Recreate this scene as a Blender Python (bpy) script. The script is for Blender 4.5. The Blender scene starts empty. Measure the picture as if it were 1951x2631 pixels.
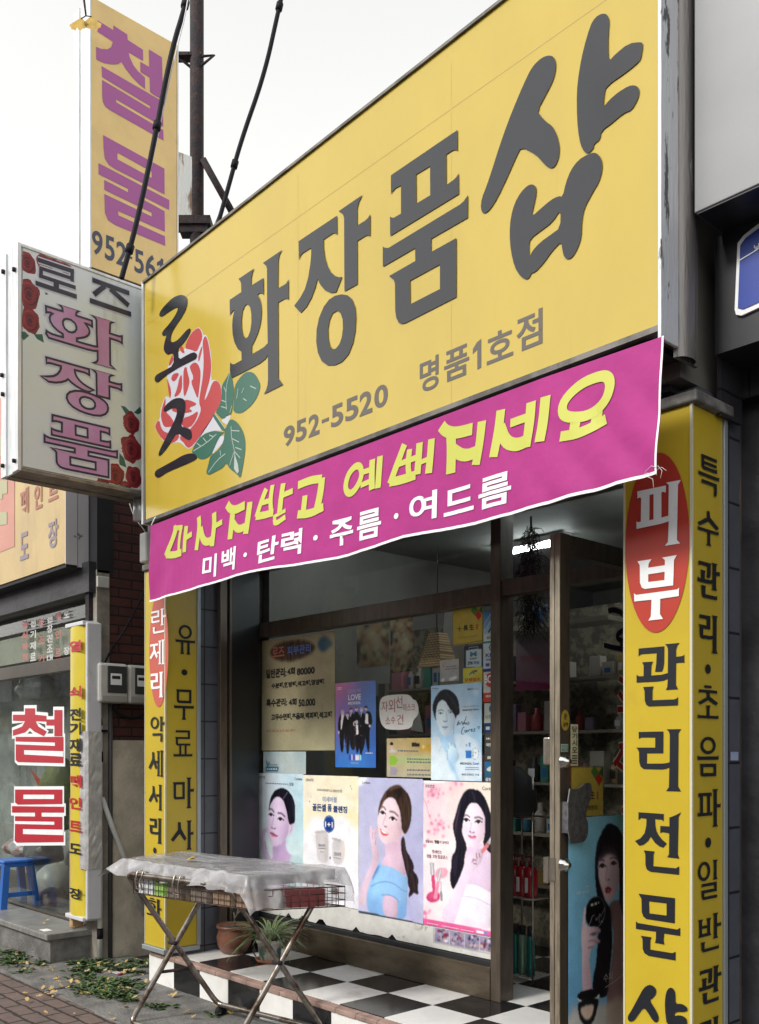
import bpy, bmesh, math, random
import numpy as np
from mathutils import Vector, Matrix, noise
from mathutils.geometry import tessellate_polygon
random.seed(7)
S = bpy.context.scene
COL = S.collection
R = math.radians
# ---------------------------------------------------------------- camera, sky, sun, exposure
TH = math.atan(2255 / 2466)
FX, FY = -math.cos(TH), math.sin(TH)
RX, RY = math.sin(TH), math.cos(TH)
FPX, CU, CV, EYE = 2460.0, 975.5, 1935.0, 1.6
cam = bpy.data.cameras.new('camera')
camo = bpy.data.objects.new('camera', cam)
COL.objects.link(camo)
cam.sensor_fit = 'HORIZONTAL'; cam.sensor_width = 36
cam.lens = 36 * FPX / 1951
cam.shift_y = (CV - 1315.5) / 1951
cam.clip_start = 0.05; cam.clip_end = 2000
camo.location = (0, 0, EYE)
camo.rotation_euler = (R(90), 0, R(90) - TH)
S.camera = camo
SUN_EL, SUN_AZ = R(37), math.atan2(-0.10, -0.95)      # azimuth measured from +Y towards +X
world = bpy.data.worlds.new('World'); S.world = world; world.use_nodes = True
nt = world.node_tree
sky = nt.nodes.new('ShaderNodeTexSky'); sky.sky_type = 'NISHITA'; sky.sun_disc = False
sky.sun_elevation = SUN_EL; sky.sun_rotation = SUN_AZ
sky.air_density = 5.0; sky.dust_density = 0.5; sky.ozone_density = 1.0; sky.altitude = 0
hs = nt.nodes.new('ShaderNodeHueSaturation'); hs.inputs['Saturation'].default_value = 0.08
nt.links.new(sky.outputs[0], hs.inputs['Color'])
nt.links.new(hs.outputs[0], nt.nodes['Background'].inputs[0])
nt.nodes['Background'].inputs[1].default_value = 0.15
sl = bpy.data.lights.new('sun', 'SUN'); sl.energy = 1.5; sl.angle = R(12); sl.color = (1, 0.95, 0.87)
so = bpy.data.objects.new('sun', sl); COL.objects.link(so)
sd = Vector((math.sin(SUN_AZ) * math.cos(SUN_EL), math.cos(SUN_AZ) * math.cos(SUN_EL), math.sin(SUN_EL)))
so.rotation_euler = sd.to_track_quat('Z', 'Y').to_euler()
so.location = sd * 30
S.view_settings.view_transform = 'Standard'; S.view_settings.look = 'None'
S.view_settings.exposure = 0.82; S.view_settings.gamma = 1; S.view_settings.use_curve_mapping = False
S.cycles.max_bounces = 8; S.cycles.transparent_max_bounces = 16
try: S.cycles.use_denoising = True
except Exception: pass

# ---------------------------------------------------------------- photo pixel -> point on a real plane
def ray(u, v):
    t = (u - CU) / FPX
    return Vector((FX + t * RX, FY + t * RY, (CV - v) / FPX))
EYEP = Vector((0, 0, EYE))
def onY(u, v, y): d = ray(u, v); return EYEP + d * (y / d.y)
def onX(u, v, x): d = ray(u, v); return EYEP + d * (x / d.x)
def onZ(u, v, z=0.0): d = ray(u, v); return EYEP + d * ((z - EYE) / d.z)
def depth_pt(u, v, dep): return EYEP + ray(u, v) * dep

class Plane:
    """vertical plane: axis 'Y' (faces the street, a = x) or 'X' (faces right, a = -y ... a grows to the right in the photo)."""
    def __init__(s, axis, c): s.axis, s.c = axis, c
    def ab(s, u, v):
        if s.axis == 'Y':
            p = onY(u, v, s.c); return (p.x, p.z)
        p = onX(u, v, s.c); return (p.y, p.z)
    def pt(s, a, b, off=0.0):
        return Vector((a, s.c - off, b)) if s.axis == 'Y' else Vector((s.c + off, a, b))
    def box(s, u0, v0, u1, v1):
        """plane rectangle whose picture has this bounding box"""
        um, vm = (u0 + u1) / 2, (v0 + v1) / 2
        a0, _ = s.ab(u0, vm); a1, _ = s.ab(u1, vm); am, bm = s.ab(um, vm)
        # slope of horizontals
        vp = (-1280, 1940) if s.axis == 'Y' else (3673, 1925)
        sl_ = abs((CV - vm) / (vp[0] - um))
        h = (v1 - v0) - sl_ * (u1 - u0)
        h = max(h, 0.3 * (v1 - v0))
        _, bt = s.ab(um, vm - h / 2); _, bb = s.ab(um, vm + h / 2)
        return (a0, bb, a1, bt)

# ---------------------------------------------------------------- materials
def lin(c):
    return tuple((x / 12.92 if x <= 0.04045 else ((x + 0.055) / 1.055) ** 2.4) for x in c)
def hexc(h):
    h = h.lstrip('#'); return lin(tuple(int(h[i:i + 2], 16) / 255 for i in (0, 2, 4)))
MATS = {}
def mat(name, col, rough=0.6, metal=0.0, spec=0.5, var=0.0, vscale=4.0, vstretch=(1, 1, 1), col2=None, lo=0.4, hi=0.6,
        bump=0.0, bscale=60.0, ior=None, alpha=None, emit=None, trans=0.0, coat=0.0, detail=6, dirt=None, rvar=0.0):
    if name in MATS: return MATS[name]
    m = bpy.data.materials.new(name); m.use_nodes = True
    n = m.node_tree.nodes; l = m.node_tree.links
    b = n['Principled BSDF']
    b.inputs['Base Color'].default_value = (*col, 1)
    b.inputs['Roughness'].default_value = rough
    b.inputs['Metallic'].default_value = metal
    if ior: b.inputs['IOR'].default_value = ior
    b.inputs['Specular IOR Level'].default_value = spec
    if coat: b.inputs['Coat Weight'].default_value = coat; b.inputs['Coat Roughness'].default_value = 0.12
    tc = n.new('ShaderNodeTexCoord'); mp = n.new('ShaderNodeMapping')
    geo = n.new('ShaderNodeNewGeometry')
    mp.inputs['Scale'].default_value = vstretch
    l.new(geo.outputs['Position'], mp.inputs[0])
    last = None
    if var or col2:
        nz = n.new('ShaderNodeTexNoise'); nz.inputs['Scale'].default_value = vscale; nz.inputs['Detail'].default_value = detail
        nz.inputs['Roughness'].default_value = 0.65
        l.new(mp.outputs[0], nz.inputs['Vector'])
        rp = n.new('ShaderNodeValToRGB')
        c2 = col2 if col2 else tuple(max(0, x * (1 - var)) for x in col)
        rp.color_ramp.elements[0].position = lo; rp.color_ramp.elements[1].position = hi
        rp.color_ramp.elements[0].color = (*c2, 1)
        rp.color_ramp.elements[1].color = (*(col if col2 else tuple(min(1, x * (1 + var * 0.6)) for x in col)), 1)
        l.new(nz.outputs['Fac'], rp.inputs[0]); l.new(rp.outputs[0], b.inputs['Base Color']); last = rp.outputs[0]
        if rvar:
            mr = n.new('ShaderNodeMapRange'); mr.inputs[3].default_value = rough + rvar; mr.inputs[4].default_value = max(0.02, rough - rvar)
            l.new(nz.outputs['Fac'], mr.inputs[0]); l.new(mr.outputs[0], b.inputs['Roughness'])
    if dirt:                                   # (colour, scale, stretch, lo, hi) streaks or blotches of grime
        nz2 = n.new('ShaderNodeTexNoise'); nz2.inputs['Scale'].default_value = dirt[1]; nz2.inputs['Detail'].default_value = 8
        nz2.inputs['Roughness'].default_value = 0.7
        mp2 = n.new('ShaderNodeMapping'); mp2.inputs['Scale'].default_value = dirt[2]; mp2.inputs['Location'].default_value = (3.7, 1.3, 8.1)
        l.new(geo.outputs['Position'], mp2.inputs[0]); l.new(mp2.outputs[0], nz2.inputs['Vector'])
        rp2 = n.new('ShaderNodeMapRange'); rp2.inputs[1].default_value = dirt[3]; rp2.inputs[2].default_value = dirt[4]
        l.new(nz2.outputs['Fac'], rp2.inputs[0])
        mx = n.new('ShaderNodeMix'); mx.data_type = 'RGBA'
        l.new(rp2.outputs[0], mx.inputs[0])
        if last: l.new(last, mx.inputs[6])
        else: mx.inputs[6].default_value = (*col, 1)
        mx.inputs[7].default_value = (*dirt[0], 1)
        l.new(mx.outputs[2], b.inputs['Base Color'])
    if bump:
        nb = n.new('ShaderNodeTexNoise'); nb.inputs['Scale'].default_value = bscale; nb.inputs['Detail'].default_value = 6
        l.new(mp.outputs[0], nb.inputs['Vector'])
        bp = n.new('ShaderNodeBump'); bp.inputs['Strength'].default_value = bump; bp.inputs['Distance'].default_value = 0.02
        l.new(nb.outputs['Fac'], bp.inputs['Height']); l.new(bp.outputs[0], b.inputs['Normal'])
    if emit: b.inputs['Emission Color'].default_value = (*emit[0], 1); b.inputs['Emission Strength'].default_value = emit[1]
    if trans: b.inputs['Transmission Weight'].default_value = trans
    if alpha is not None: b.inputs['Alpha'].default_value = alpha
    MATS[name] = m
    return m
def glass_mat(name, tint=(0.8, 0.85, 0.85), rough=0.02, ior=1.45):
    if name in MATS: return MATS[name]
    m = bpy.data.materials.new(name); m.use_nodes = True
    n = m.node_tree.nodes; l = m.node_tree.links; n.clear()
    out = n.new('ShaderNodeOutputMaterial'); tr = n.new('ShaderNodeBsdfTransparent'); gl = n.new('ShaderNodeBsdfGlossy')
    tr.inputs[0].default_value = (*tint, 1); gl.inputs['Roughness'].default_value = rough
    geo = n.new('ShaderNodeNewGeometry'); dt = n.new('ShaderNodeVectorMath'); dt.operation = 'DOT_PRODUCT'
    l.new(geo.outputs['Incoming'], dt.inputs[0]); l.new(geo.outputs['Normal'], dt.inputs[1])
    def mth(op, a, b):
        q = n.new('ShaderNodeMath'); q.operation = op
        for i, x in enumerate((a, b)):
            if x is None: continue
            if isinstance(x, (int, float)): q.inputs[i].default_value = x
            else: l.new(x, q.inputs[i])
        return q.outputs[0]
    f0 = ((ior - 1) / (ior + 1)) ** 2          # Schlick reflectance, the same from both sides of the pane
    fr = mth('ADD', mth('MULTIPLY', mth('POWER', mth('SUBTRACT', 1.0, mth('ABSOLUTE', dt.outputs['Value'], None)), 5.0), 1 - f0), f0)
    mx = n.new('ShaderNodeMixShader')
    l.new(fr, mx.inputs[0]); l.new(tr.outputs[0], mx.inputs[1]); l.new(gl.outputs[0], mx.inputs[2]); l.new(mx.outputs[0], out.inputs[0])
    MATS[name] = m; return m
def vcol_mat(name, rough=0.35, spec=0.5):
    if name in MATS: return MATS[name]
    m = bpy.data.materials.new(name); m.use_nodes = True
    n = m.node_tree.nodes; b = n['Principled BSDF']
    a = n.new('ShaderNodeAttribute'); a.attribute_name = 'print'
    m.node_tree.links.new(a.outputs['Color'], b.inputs['Base Color'])
    b.inputs['Roughness'].default_value = rough; b.inputs['Specular IOR Level'].default_value = spec
    MATS[name] = m; return m
def tex_mat(name, kind, axes, c1, c2, cm, scale=1.0, bw=0.5, rh=0.25, mortar=0.02, rough=0.8, wob=0.0, offset=0.5, var=0.3, bump=0.4, spec=0.3):
    """brick-like pattern in world metres; axes = which two world axes run along and up"""
    if name in MATS: return MATS[name]
    m = bpy.data.materials.new(name); m.use_nodes = True
    n = m.node_tree.nodes; l = m.node_tree.links; b = n['Principled BSDF']
    geo = n.new('ShaderNodeNewGeometry'); sp = n.new('ShaderNodeSeparateXYZ'); cb = n.new('ShaderNodeCombineXYZ')
    l.new(geo.outputs['Position'], sp.inputs[0])
    l.new(sp.outputs['XYZ'.index(axes[0])], cb.inputs[0]); l.new(sp.outputs['XYZ'.index(axes[1])], cb.inputs[1])
    vec = cb.outputs[0]
    if wob:
        wn = n.new('ShaderNodeTexNoise'); wn.inputs['Scale'].default_value = 9; wn.inputs['Detail'].default_value = 2
        l.new(vec, wn.inputs['Vector'])
        sub = n.new('ShaderNodeVectorMath'); sub.operation = 'SUBTRACT'; sub.inputs[1].default_value = (0.5, 0.5, 0.5); l.new(wn.outputs['Color'], sub.inputs[0])
        sc = n.new('ShaderNodeVectorMath'); sc.operation = 'SCALE'; sc.inputs['Scale'].default_value = wob; l.new(sub.outputs[0], sc.inputs[0])
        ad = n.new('ShaderNodeVectorMath'); l.new(vec, ad.inputs[0]); l.new(sc.outputs[0], ad.inputs[1]); vec = ad.outputs[0]
    br = n.new('ShaderNodeTexBrick')
    l.new(vec, br.inputs['Vector'])
    br.inputs['Color1'].default_value = (*c1, 1); br.inputs['Color2'].default_value = (*c2, 1); br.inputs['Mortar'].default_value = (*cm, 1)
    br.inputs['Scale'].default_value = 1; br.inputs['Brick Width'].default_value = bw; br.inputs['Row Height'].default_value = rh
    br.inputs['Mortar Size'].default_value = mortar; br.inputs['Mortar Smooth'].default_value = 0.25; br.offset = offset
    nz = n.new('ShaderNodeTexNoise'); nz.inputs['Scale'].default_value = 14; nz.inputs['Detail'].default_value = 8; l.new(geo.outputs['Position'], nz.inputs['Vector'])
    mr = n.new('ShaderNodeMapRange'); mr.inputs[3].default_value = 1 - var; mr.inputs[4].default_value = 1 + var; l.new(nz.outputs['Fac'], mr.inputs[0])
    hv = n.new('ShaderNodeHueSaturation'); l.new(mr.outputs[0], hv.inputs['Value']); l.new(br.outputs['Color'], hv.inputs['Color'])
    l.new(hv.outputs[0], b.inputs['Base Color'])
    ma = n.new('ShaderNodeMath'); ma.operation = 'MULTIPLY_ADD'; ma.inputs[1].default_value = -1.0
    ns = n.new('ShaderNodeMath'); ns.operation = 'MULTIPLY'; ns.inputs[1].default_value = 0.35; l.new(nz.outputs['Fac'], ns.inputs[0])
    l.new(br.outputs['Fac'], ma.inputs[0]); l.new(ns.outputs[0], ma.inputs[2])
    bp = n.new('ShaderNodeBump'); bp.inputs['Strength'].default_value = bump; bp.inputs['Distance'].default_value = 0.01
    l.new(ma.outputs[0], bp.inputs['Height']); l.new(bp.outputs[0], b.inputs['Normal'])
    b.inputs['Roughness'].default_value = rough; b.inputs['Specular IOR Level'].default_value = spec
    MATS[name] = m; return m

# ---------------------------------------------------------------- objects
ORG = {}
def tag(o, label=None, cat=None, group=None, kind=None):
    if label: o['label'] = label
    if cat: o['category'] = cat
    if group: o['group'] = group
    if kind: o['kind'] = kind
    return o
def thing(name, loc, label, cat, group=None):
    o = bpy.data.objects.new(name, None); COL.objects.link(o); o.location = loc; o.empty_display_size = 0.1
    ORG[o.name] = Vector(loc); return tag(o, label, cat, group)
class MB:
    """collects faces, then links them as one mesh object"""
    def __init__(s): s.v = []; s.f = []; s.sm = []
    def add(s, vs, fs, smooth=False):
        k = len(s.v); s.v.extend([tuple(p) for p in vs]); s.f.extend([tuple(i + k for i in f) for f in fs]); s.sm.extend([smooth] * len(fs)); return s
    def box(s, x0, x1, y0, y1, z0, z1, bev=0.0):
        x0, x1 = min(x0, x1), max(x0, x1); y0, y1 = min(y0, y1), max(y0, y1); z0, z1 = min(z0, z1), max(z0, z1)
        if bev:
            bev = min(bev, (x1 - x0) * .45, (y1 - y0) * .45, (z1 - z0) * .45)
            bm = bmesh.new(); bmesh.ops.create_cube(bm, size=1)
            for v in bm.verts: v.co = Vector((x0 + (v.co.x + .5) * (x1 - x0), y0 + (v.co.y + .5) * (y1 - y0), z0 + (v.co.z + .5) * (z1 - z0)))
            bmesh.ops.bevel(bm, geom=bm.edges[:], offset=bev, segments=2, affect='EDGES', profile=0.5)
            bm.verts.index_update()
            s.add([v.co for v in bm.verts], [[v.index for v in f.verts] for f in bm.faces]); bm.free(); return s
        vs = [(x, y, z) for x in (x0, x1) for y in (y0, y1) for z in (z0, z1)]
        return s.add(vs, [(0, 1, 3, 2), (4, 6, 7, 5), (0, 4, 5, 1), (2, 3, 7, 6), (0, 2, 6, 4), (1, 5, 7, 3)])
    def obox(s, c, ex, ey, ez, bev=0):
        """box round centre c with half-axis vectors"""
        c, ex, ey, ez = Vector(c), Vector(ex), Vector(ey), Vector(ez)
        k = MB(); k.box(-1, 1, -1, 1, -1, 1)
        return s.add([c + ex * v[0] + ey * v[1] + ez * v[2] for v in k.v], k.f)
    def tube(s, pts, r, seg=8, closed=False, caps=True):
        pts = [Vector(p) for p in pts]; n = len(pts); rs = r if isinstance(r, (list, tuple)) else [r] * n
        up = Vector((0.13, 0.21, 0.97)); vs = []; prev = None
        for i, p in enumerate(pts):
            a = pts[(i - 1) % n] if (closed or i > 0) else p; b = pts[(i + 1) % n] if (closed or i < n - 1) else p
            d = (b - a).normalized()
            if prev is None:
                x = d.cross(up)
                if x.length < 1e-3: x = d.cross(Vector((1, 0, 0)))
            else: x = prev - d * prev.dot(d)
            x.normalize(); prev = x; y = d.cross(x)
            for k in range(seg):
                t = 2 * math.pi * k / seg; vs.append(p + (x * math.cos(t) + y * math.sin(t)) * rs[i])
        fs = []
        for i in range(n if closed else n - 1):
            j = (i + 1) % n
            for k in range(seg):
                fs.append((i * seg + k, i * seg + (k + 1) % seg, j * seg + (k + 1) % seg, j * seg + k))
        if caps and not closed:
            fs.append(tuple(range(seg))[::-1]); fs.append(tuple((n - 1) * seg + k for k in range(seg)))
        return s.add(vs, fs, True)
    def lathe(s, prof, c, seg=24):
        """prof: (radius, height) list round a vertical axis at c"""
        c = Vector(c); vs = []
        for r, z in prof:
            for k in range(seg):
                t = 2 * math.pi * k / seg; vs.append((c.x + r * math.cos(t), c.y + r * math.sin(t), c.z + z))
        fs = []
        for i in range(len(prof) - 1):
            for k in range(seg): fs.append((i * seg + k, i * seg + (k + 1) % seg, (i + 1) * seg + (k + 1) % seg, (i + 1) * seg + k))
        if prof[0][0] > 1e-4: fs.append(tuple(range(seg))[::-1])
        if prof[-1][0] > 1e-4: fs.append(tuple((len(prof) - 1) * seg + k for k in range(seg)))
        return s.add(vs, fs, True)
    def sheet(s, pl, ab, off=0.003, holes=()):
        """flat polygon on a plane"""
        loops = [[Vector((a, b, 0)) for a, b in ab]] + [[Vector((a, b, 0)) for a, b in h] for h in holes]
        tris = tessellate_polygon(loops); flat = [p for lp in loops for p in lp]
        vs = [pl.pt(p.x, p.y, off) for p in flat]
        want = Vector((0, -1, 0)) if pl.axis == 'Y' else Vector((1, 0, 0)); fs = []
        for t in tris:
            n = (vs[t[1]] - vs[t[0]]).cross(vs[t[2]] - vs[t[0]])
            if n.length < 1e-12: continue
            fs.append(tuple(t) if n.dot(want) > 0 else tuple(t)[::-1])
        return s.add(vs, fs)
    def prism(s, pl, ab, off0, off1, holes=()):
        """polygon on a plane given a thickness"""
        s.sheet(pl, ab, off1, holes)
        for lp in [ab] + list(holes):
            n = len(lp); vs = [pl.pt(a, b, off0) for a, b in lp] + [pl.pt(a, b, off1) for a, b in lp]
            s.add(vs, [(i, (i + 1) % n, n + (i + 1) % n, n + i) for i in range(n)])
        return s
    def build(s, name, m, parent=None, label=None, recalc=False, loc=None):
        o0 = Vector((0, 0, 0))
        if parent is not None:
            p = parent
            while p.parent: p = p.parent
            o0 = ORG.get(p.name, Vector((0, 0, 0)))
        elif loc is not None: o0 = Vector(loc)
        me = bpy.data.meshes.new(name)
        me.from_pydata([(v[0] - o0.x, v[1] - o0.y, v[2] - o0.z) for v in s.v], [], s.f)
        me.polygons.foreach_set('use_smooth', s.sm)
        if recalc:
            bm = bmesh.new(); bm.from_mesh(me); bmesh.ops.recalc_face_normals(bm, faces=bm.faces); bm.to_mesh(me); bm.free()
        me.update()
        if any(s.sm) and not all(s.sm): pass
        me.materials.append(m)
        o = bpy.data.objects.new(name, me); COL.objects.link(o)
        if parent is not None: o.parent = parent
        else: o.location = o0; ORG[o.name] = o0
        if label: o['label'] = label
        return o
def children(o): return [c for c in bpy.data.objects if c.parent == o]
def copy_thing(o, loc, label, rz=0.0):
    c = o.copy(); COL.objects.link(c); c.location = loc; c.rotation_euler[2] = rz; c['label'] = label; ORG[c.name] = Vector(loc)
    for ch in children(o):
        d = ch.copy(); COL.objects.link(d); d.parent = c
        for g in children(ch):
            e = g.copy(); COL.objects.link(e); e.parent = d
    return c

# ---------------------------------------------------------------- lettering
GL = {}
def glyph(body, off=0.0):
    k = (body, off)
    if k in GL: return GL[k]
    c = bpy.data.curves.new('t', 'FONT'); c.body = body; c.offset = off; c.resolution_u = 4
    o = bpy.data.objects.new('t', c); COL.objects.link(o)
    dg = bpy.context.evaluated_depsgraph_get(); dg.update()
    m = bpy.data.meshes.new_from_object(o.evaluated_get(dg))
    vs = [(v.co.x, v.co.y) for v in m.vertices]; fs = [tuple(p.vertices) for p in m.polygons]
    bpy.data.objects.remove(o); bpy.data.curves.remove(c); bpy.data.meshes.remove(m)
    xs = [v[0] for v in vs]; ys = [v[1] for v in vs]
    x0, x1, y0, y1 = min(xs), max(xs), min(ys), max(ys)
    g = ([((x - x0) / (x1 - x0), (y - y0) / max(1e-6, y1 - y0)) for x, y in vs], fs, (x1 - x0), (y1 - y0))
    GL[k] = g; return g
def put_text(mb, body, pl, box, off=0.003, bold=0.0, warp=None):
    a0, b0, a1, b1 = box; vs, fs, _, _ = glyph(body, bold)
    P = [pl.pt(a0 + x * (a1 - a0), b0 + y * (b1 - b0), off) for x, y in vs]
    want = Vector((0, -1, 0)) if pl.axis == 'Y' else Vector((1, 0, 0)); F = []
    for f in fs:
        n = (P[f[1]] - P[f[0]]).cross(P[f[2]] - P[f[0]])
        F.append(f if n.dot(want) > 0 else f[::-1])
    return mb.add(P, F)
def px_text(mb, body, pl, u0, v0, u1, v1, off=0.0015, bold=0.0):
    return put_text(mb, body, pl, pl.box(u0, v0, u1, v1), off, bold)
def chaikin(p, n=2, closed=True):
    for _ in range(n):
        q = []
        m = len(p) if closed else len(p) - 1
        if not closed: q.append(p[0])
        for i in range(m):
            a, b = p[i], p[(i + 1) % len(p)]
            q += [(a[0] * .75 + b[0] * .25, a[1] * .75 + b[1] * .25), (a[0] * .25 + b[0] * .75, a[1] * .25 + b[1] * .75)]
        if not closed: q.append(p[-1])
        p = q
    return p
def ribbon(pts, w, closed=False):
    """2-D polyline -> quads (list of 4-point polygons sharing mitred joints)"""
    n = len(pts); L = []; Rr = []
    for i, p in enumerate(pts):
        ww = w[i] if isinstance(w, (list, tuple)) else w
        a = pts[(i - 1) % n] if (closed or i) else p; b = pts[(i + 1) % n] if (closed or i < n - 1) else p
        d1 = np.array([p[0] - a[0], p[1] - a[1]], float); d2 = np.array([b[0] - p[0], b[1] - p[1]], float)
        n1 = np.linalg.norm(d1); n2 = np.linalg.norm(d2)
        if n1 > 1e-9: d1 /= n1
        if n2 > 1e-9: d2 /= n2
        if n1 <= 1e-9: d1 = d2
        if n2 <= 1e-9: d2 = d1
        d = d1 + d2; dl = np.linalg.norm(d); d = d / dl if dl > 1e-6 else d1
        nn = np.array([-d[1], d[0]]); c = float(np.dot(nn, [-d1[1], d1[0]])); c = 0.85 if c < 0.55 else c
        L.append((p[0] + nn[0] * ww / 2 / c, p[1] + nn[1] * ww / 2 / c)); Rr.append((p[0] - nn[0] * ww / 2 / c, p[1] - nn[1] * ww / 2 / c))
    return L, Rr
def add_ribbon(mb, pl, pts, w, off=0.003, closed=False):
    L, Rr = ribbon(pts, w, closed); n = len(pts)
    want = Vector((0, -1, 0)) if pl.axis == 'Y' else Vector((1, 0, 0))
    for i in range(n if closed else n - 1):                     # each length a hair prouder, so a curling stroke never lies in its own plane
        j = (i + 1) % n; o = off + i * 1.2e-5
        vs = [pl.pt(*L[i], o), pl.pt(*L[j], o), pl.pt(*Rr[j], o), pl.pt(*Rr[i], o)]
        nr = (vs[1] - vs[0]).cross(vs[2] - vs[0])
        mb.add(vs, [(0, 1, 2, 3) if nr.dot(want) > 0 else (3, 2, 1, 0)])
    return mb
def Z(u0, v0, s, pts): return [(u0 + x * s, v0 + y * s) for x, y in pts]
def px_poly(mb, pl, pts, off=0.003, holes=(), sm=0):
    f = (lambda q: chaikin([pl.ab(*p) for p in q], sm)) if sm else (lambda q: [pl.ab(*p) for p in q])
    return mb.sheet(pl, f(pts), off, [f(h) for h in holes])
def round_ends(pts, w, n=5): return pts
def px_stroke(mb, pl, pts, w, off=0.003, sm=2, k=[0], closed=False):
    """brush stroke; width w in photo pixels; every stroke sits a hair prouder than the last"""
    k[0] = (k[0] + 1) % 9
    p = chaikin(pts, sm, closed) if sm else pts
    q = [pl.ab(*x) for x in p]
    um, vm = pts[len(pts) // 2]; a, b = pl.ab(um, vm); a2, b2 = pl.ab(um, vm + 10)
    sc = abs(b2 - b) / 10
    add_ribbon(mb, pl, q, w * sc, off + k[0] * 0.0001, closed)
    return mb
def extent(polys):
    xs = [p[0] for q in polys for p in q]; ys = [p[1] for q in polys for p in q]
    return min(xs), max(xs), min(ys), max(ys)
# ================================================================ materials used by the place
M_YEL = mat('sign_yellow_acrylic', (0.49, 0.36, 0.045), rough=0.2, ior=1.58, spec=0.5, bump=0.05, bscale=1.3, var=0.03, vscale=3, vstretch=(1, 1, 0.5), dirt=((0.34, 0.23, 0.045), 2.0, (2.2, 2.2, 0.16), 0.60, 1.0))
M_YELP = mat('pillar_yellow_film', (0.50, 0.37, 0.028), rough=0.33, spec=0.45, var=0.04, vscale=3, dirt=((0.42, 0.28, 0.04), 3.0, (1, 1, 0.6), 0.6, 0.95))
M_TAN = mat('faded_tan_film', (0.74, 0.54, 0.24), rough=0.5, spec=0.3, var=0.07, vscale=3)
M_BLKLET = mat('black_vinyl_lettering', (0.010, 0.011, 0.017), rough=0.2, ior=1.5)
M_BLKP = mat('black_film_lettering', (0.012, 0.014, 0.02), rough=0.5, spec=0.3)
M_GREYLET = mat('grey_brown_lettering', (0.10, 0.085, 0.075), rough=0.4, spec=0.5)
M_WHITE = mat('white_film', (0.78, 0.80, 0.82), rough=0.4, spec=0.4, var=0.04, vscale=8)
M_REDOV = mat('red_oval_film', (0.42, 0.045, 0.03), rough=0.35, spec=0.45)
M_REDFADE = mat('faded_red_film', (0.50, 0.10, 0.075), rough=0.45)
M_RED = mat('red_film', (0.42, 0.015, 0.03), rough=0.35)
M_PURP = mat('faded_purple_film', (0.37, 0.10, 0.30), rough=0.45, spec=0.4)
M_NAVY = mat('navy_film', (0.045, 0.055, 0.10), rough=0.45)
M_ALU = mat('weathered_aluminium', (0.62, 0.64, 0.66), rough=0.38, metal=0.55, var=0.12, vscale=6, vstretch=(6, 6, 0.6), dirt=((0.30, 0.28, 0.26), 5.0, (5, 5, 0.4), 0.6, 0.85))
M_PEEL = mat('peeling_grey_paint', (0.62, 0.64, 0.68), rough=0.5, metal=0.2, col2=(0.10, 0.10, 0.11), vscale=9, vstretch=(2.2, 2.2, 0.35), lo=0.40, hi=0.415, bump=0.25, bscale=30)
M_PEELD = mat('peeling_dark_pipe_paint', (0.20, 0.19, 0.185), rough=0.4, metal=0.5, col2=(0.42, 0.42, 0.42), vscale=10, vstretch=(2.2, 2.2, 0.3), lo=0.36, hi=0.38, bump=0.2, bscale=30)
M_BRONZE = mat('bronze_anodised_frame', (0.105, 0.083, 0.064), rough=0.33, metal=0.35, var=0.2, vscale=8, vstretch=(3, 3, 0.6))
M_STEEL = mat('scuffed_stainless', (0.40, 0.36, 0.31), rough=0.30, metal=0.85, var=0.2, vscale=14, vstretch=(2, 2, 0.5), rvar=0.1)
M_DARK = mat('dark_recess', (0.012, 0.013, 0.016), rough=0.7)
M_STONE = tex_mat('grey_pillar_tile', 'brick', 'YZ', (0.085, 0.095, 0.12), (0.075, 0.085, 0.105), (0.015, 0.015, 0.017), bw=0.6, rh=0.26, mortar=0.006, rough=0.45, offset=0, var=0.25, bump=0.3, spec=0.5)
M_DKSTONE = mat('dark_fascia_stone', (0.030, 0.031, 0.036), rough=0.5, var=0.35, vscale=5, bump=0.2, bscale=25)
M_BLACKPANEL = mat('black_fascia_panel', (0.020, 0.021, 0.025), rough=0.35, spec=0.5, var=0.15, vscale=3)
M_RUST = mat('rusty_iron', (0.040, 0.022, 0.020), rough=0.8, metal=0.2, col2=(0.014, 0.012, 0.018), vscale=18, lo=0.42, hi=0.62, bump=0.5, bscale=60)
M_RUSTSHEET = mat('rust_streaked_white_sheet', (0.46, 0.48, 0.49), rough=0.6, col2=(0.13, 0.07, 0.04), vscale=7, vstretch=(2, 2, 0.5), lo=0.38, hi=0.5, bump=0.3, bscale=40)
M_CABLE = mat('black_cable_sheath', (0.008, 0.008, 0.013), rough=0.7, spec=0.2)
M_CEMENT = mat('stained_cement_render', (0.52, 0.47, 0.39), rough=0.9, var=0.2, vscale=2.2, bump=0.35, bscale=45, dirt=((0.28, 0.255, 0.215), 2.4, (1, 1, 0.7), 0.52, 0.75))
M_CONC = mat('old_concrete', (0.155, 0.15, 0.145), rough=0.9, var=0.3, vscale=5, bump=0.5, bscale=50, dirt=((0.06, 0.06, 0.055), 3.0, (1, 1, 1), 0.55, 0.75))
M_SOIL = mat('dark_soil', (0.055, 0.045, 0.035), rough=1.0, var=0.4, vscale=30, bump=0.6, bscale=80)
M_BRICK = tex_mat('dark_red_brick', 'brick', 'YZ', (0.085, 0.028, 0.022), (0.055, 0.022, 0.020), (0.012, 0.011, 0.012), bw=0.22, rh=0.072, mortar=0.007, rough=0.6, var=0.35, bump=0.6)
M_PAVE = tex_mat('worn_red_interlocking_paver', 'brick', 'XY', (0.155, 0.112, 0.100), (0.122, 0.092, 0.086), (0.035, 0.03, 0.026), bw=0.235, rh=0.115, mortar=0.010, rough=0.9, wob=0.035, var=0.35, bump=0.7)
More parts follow.
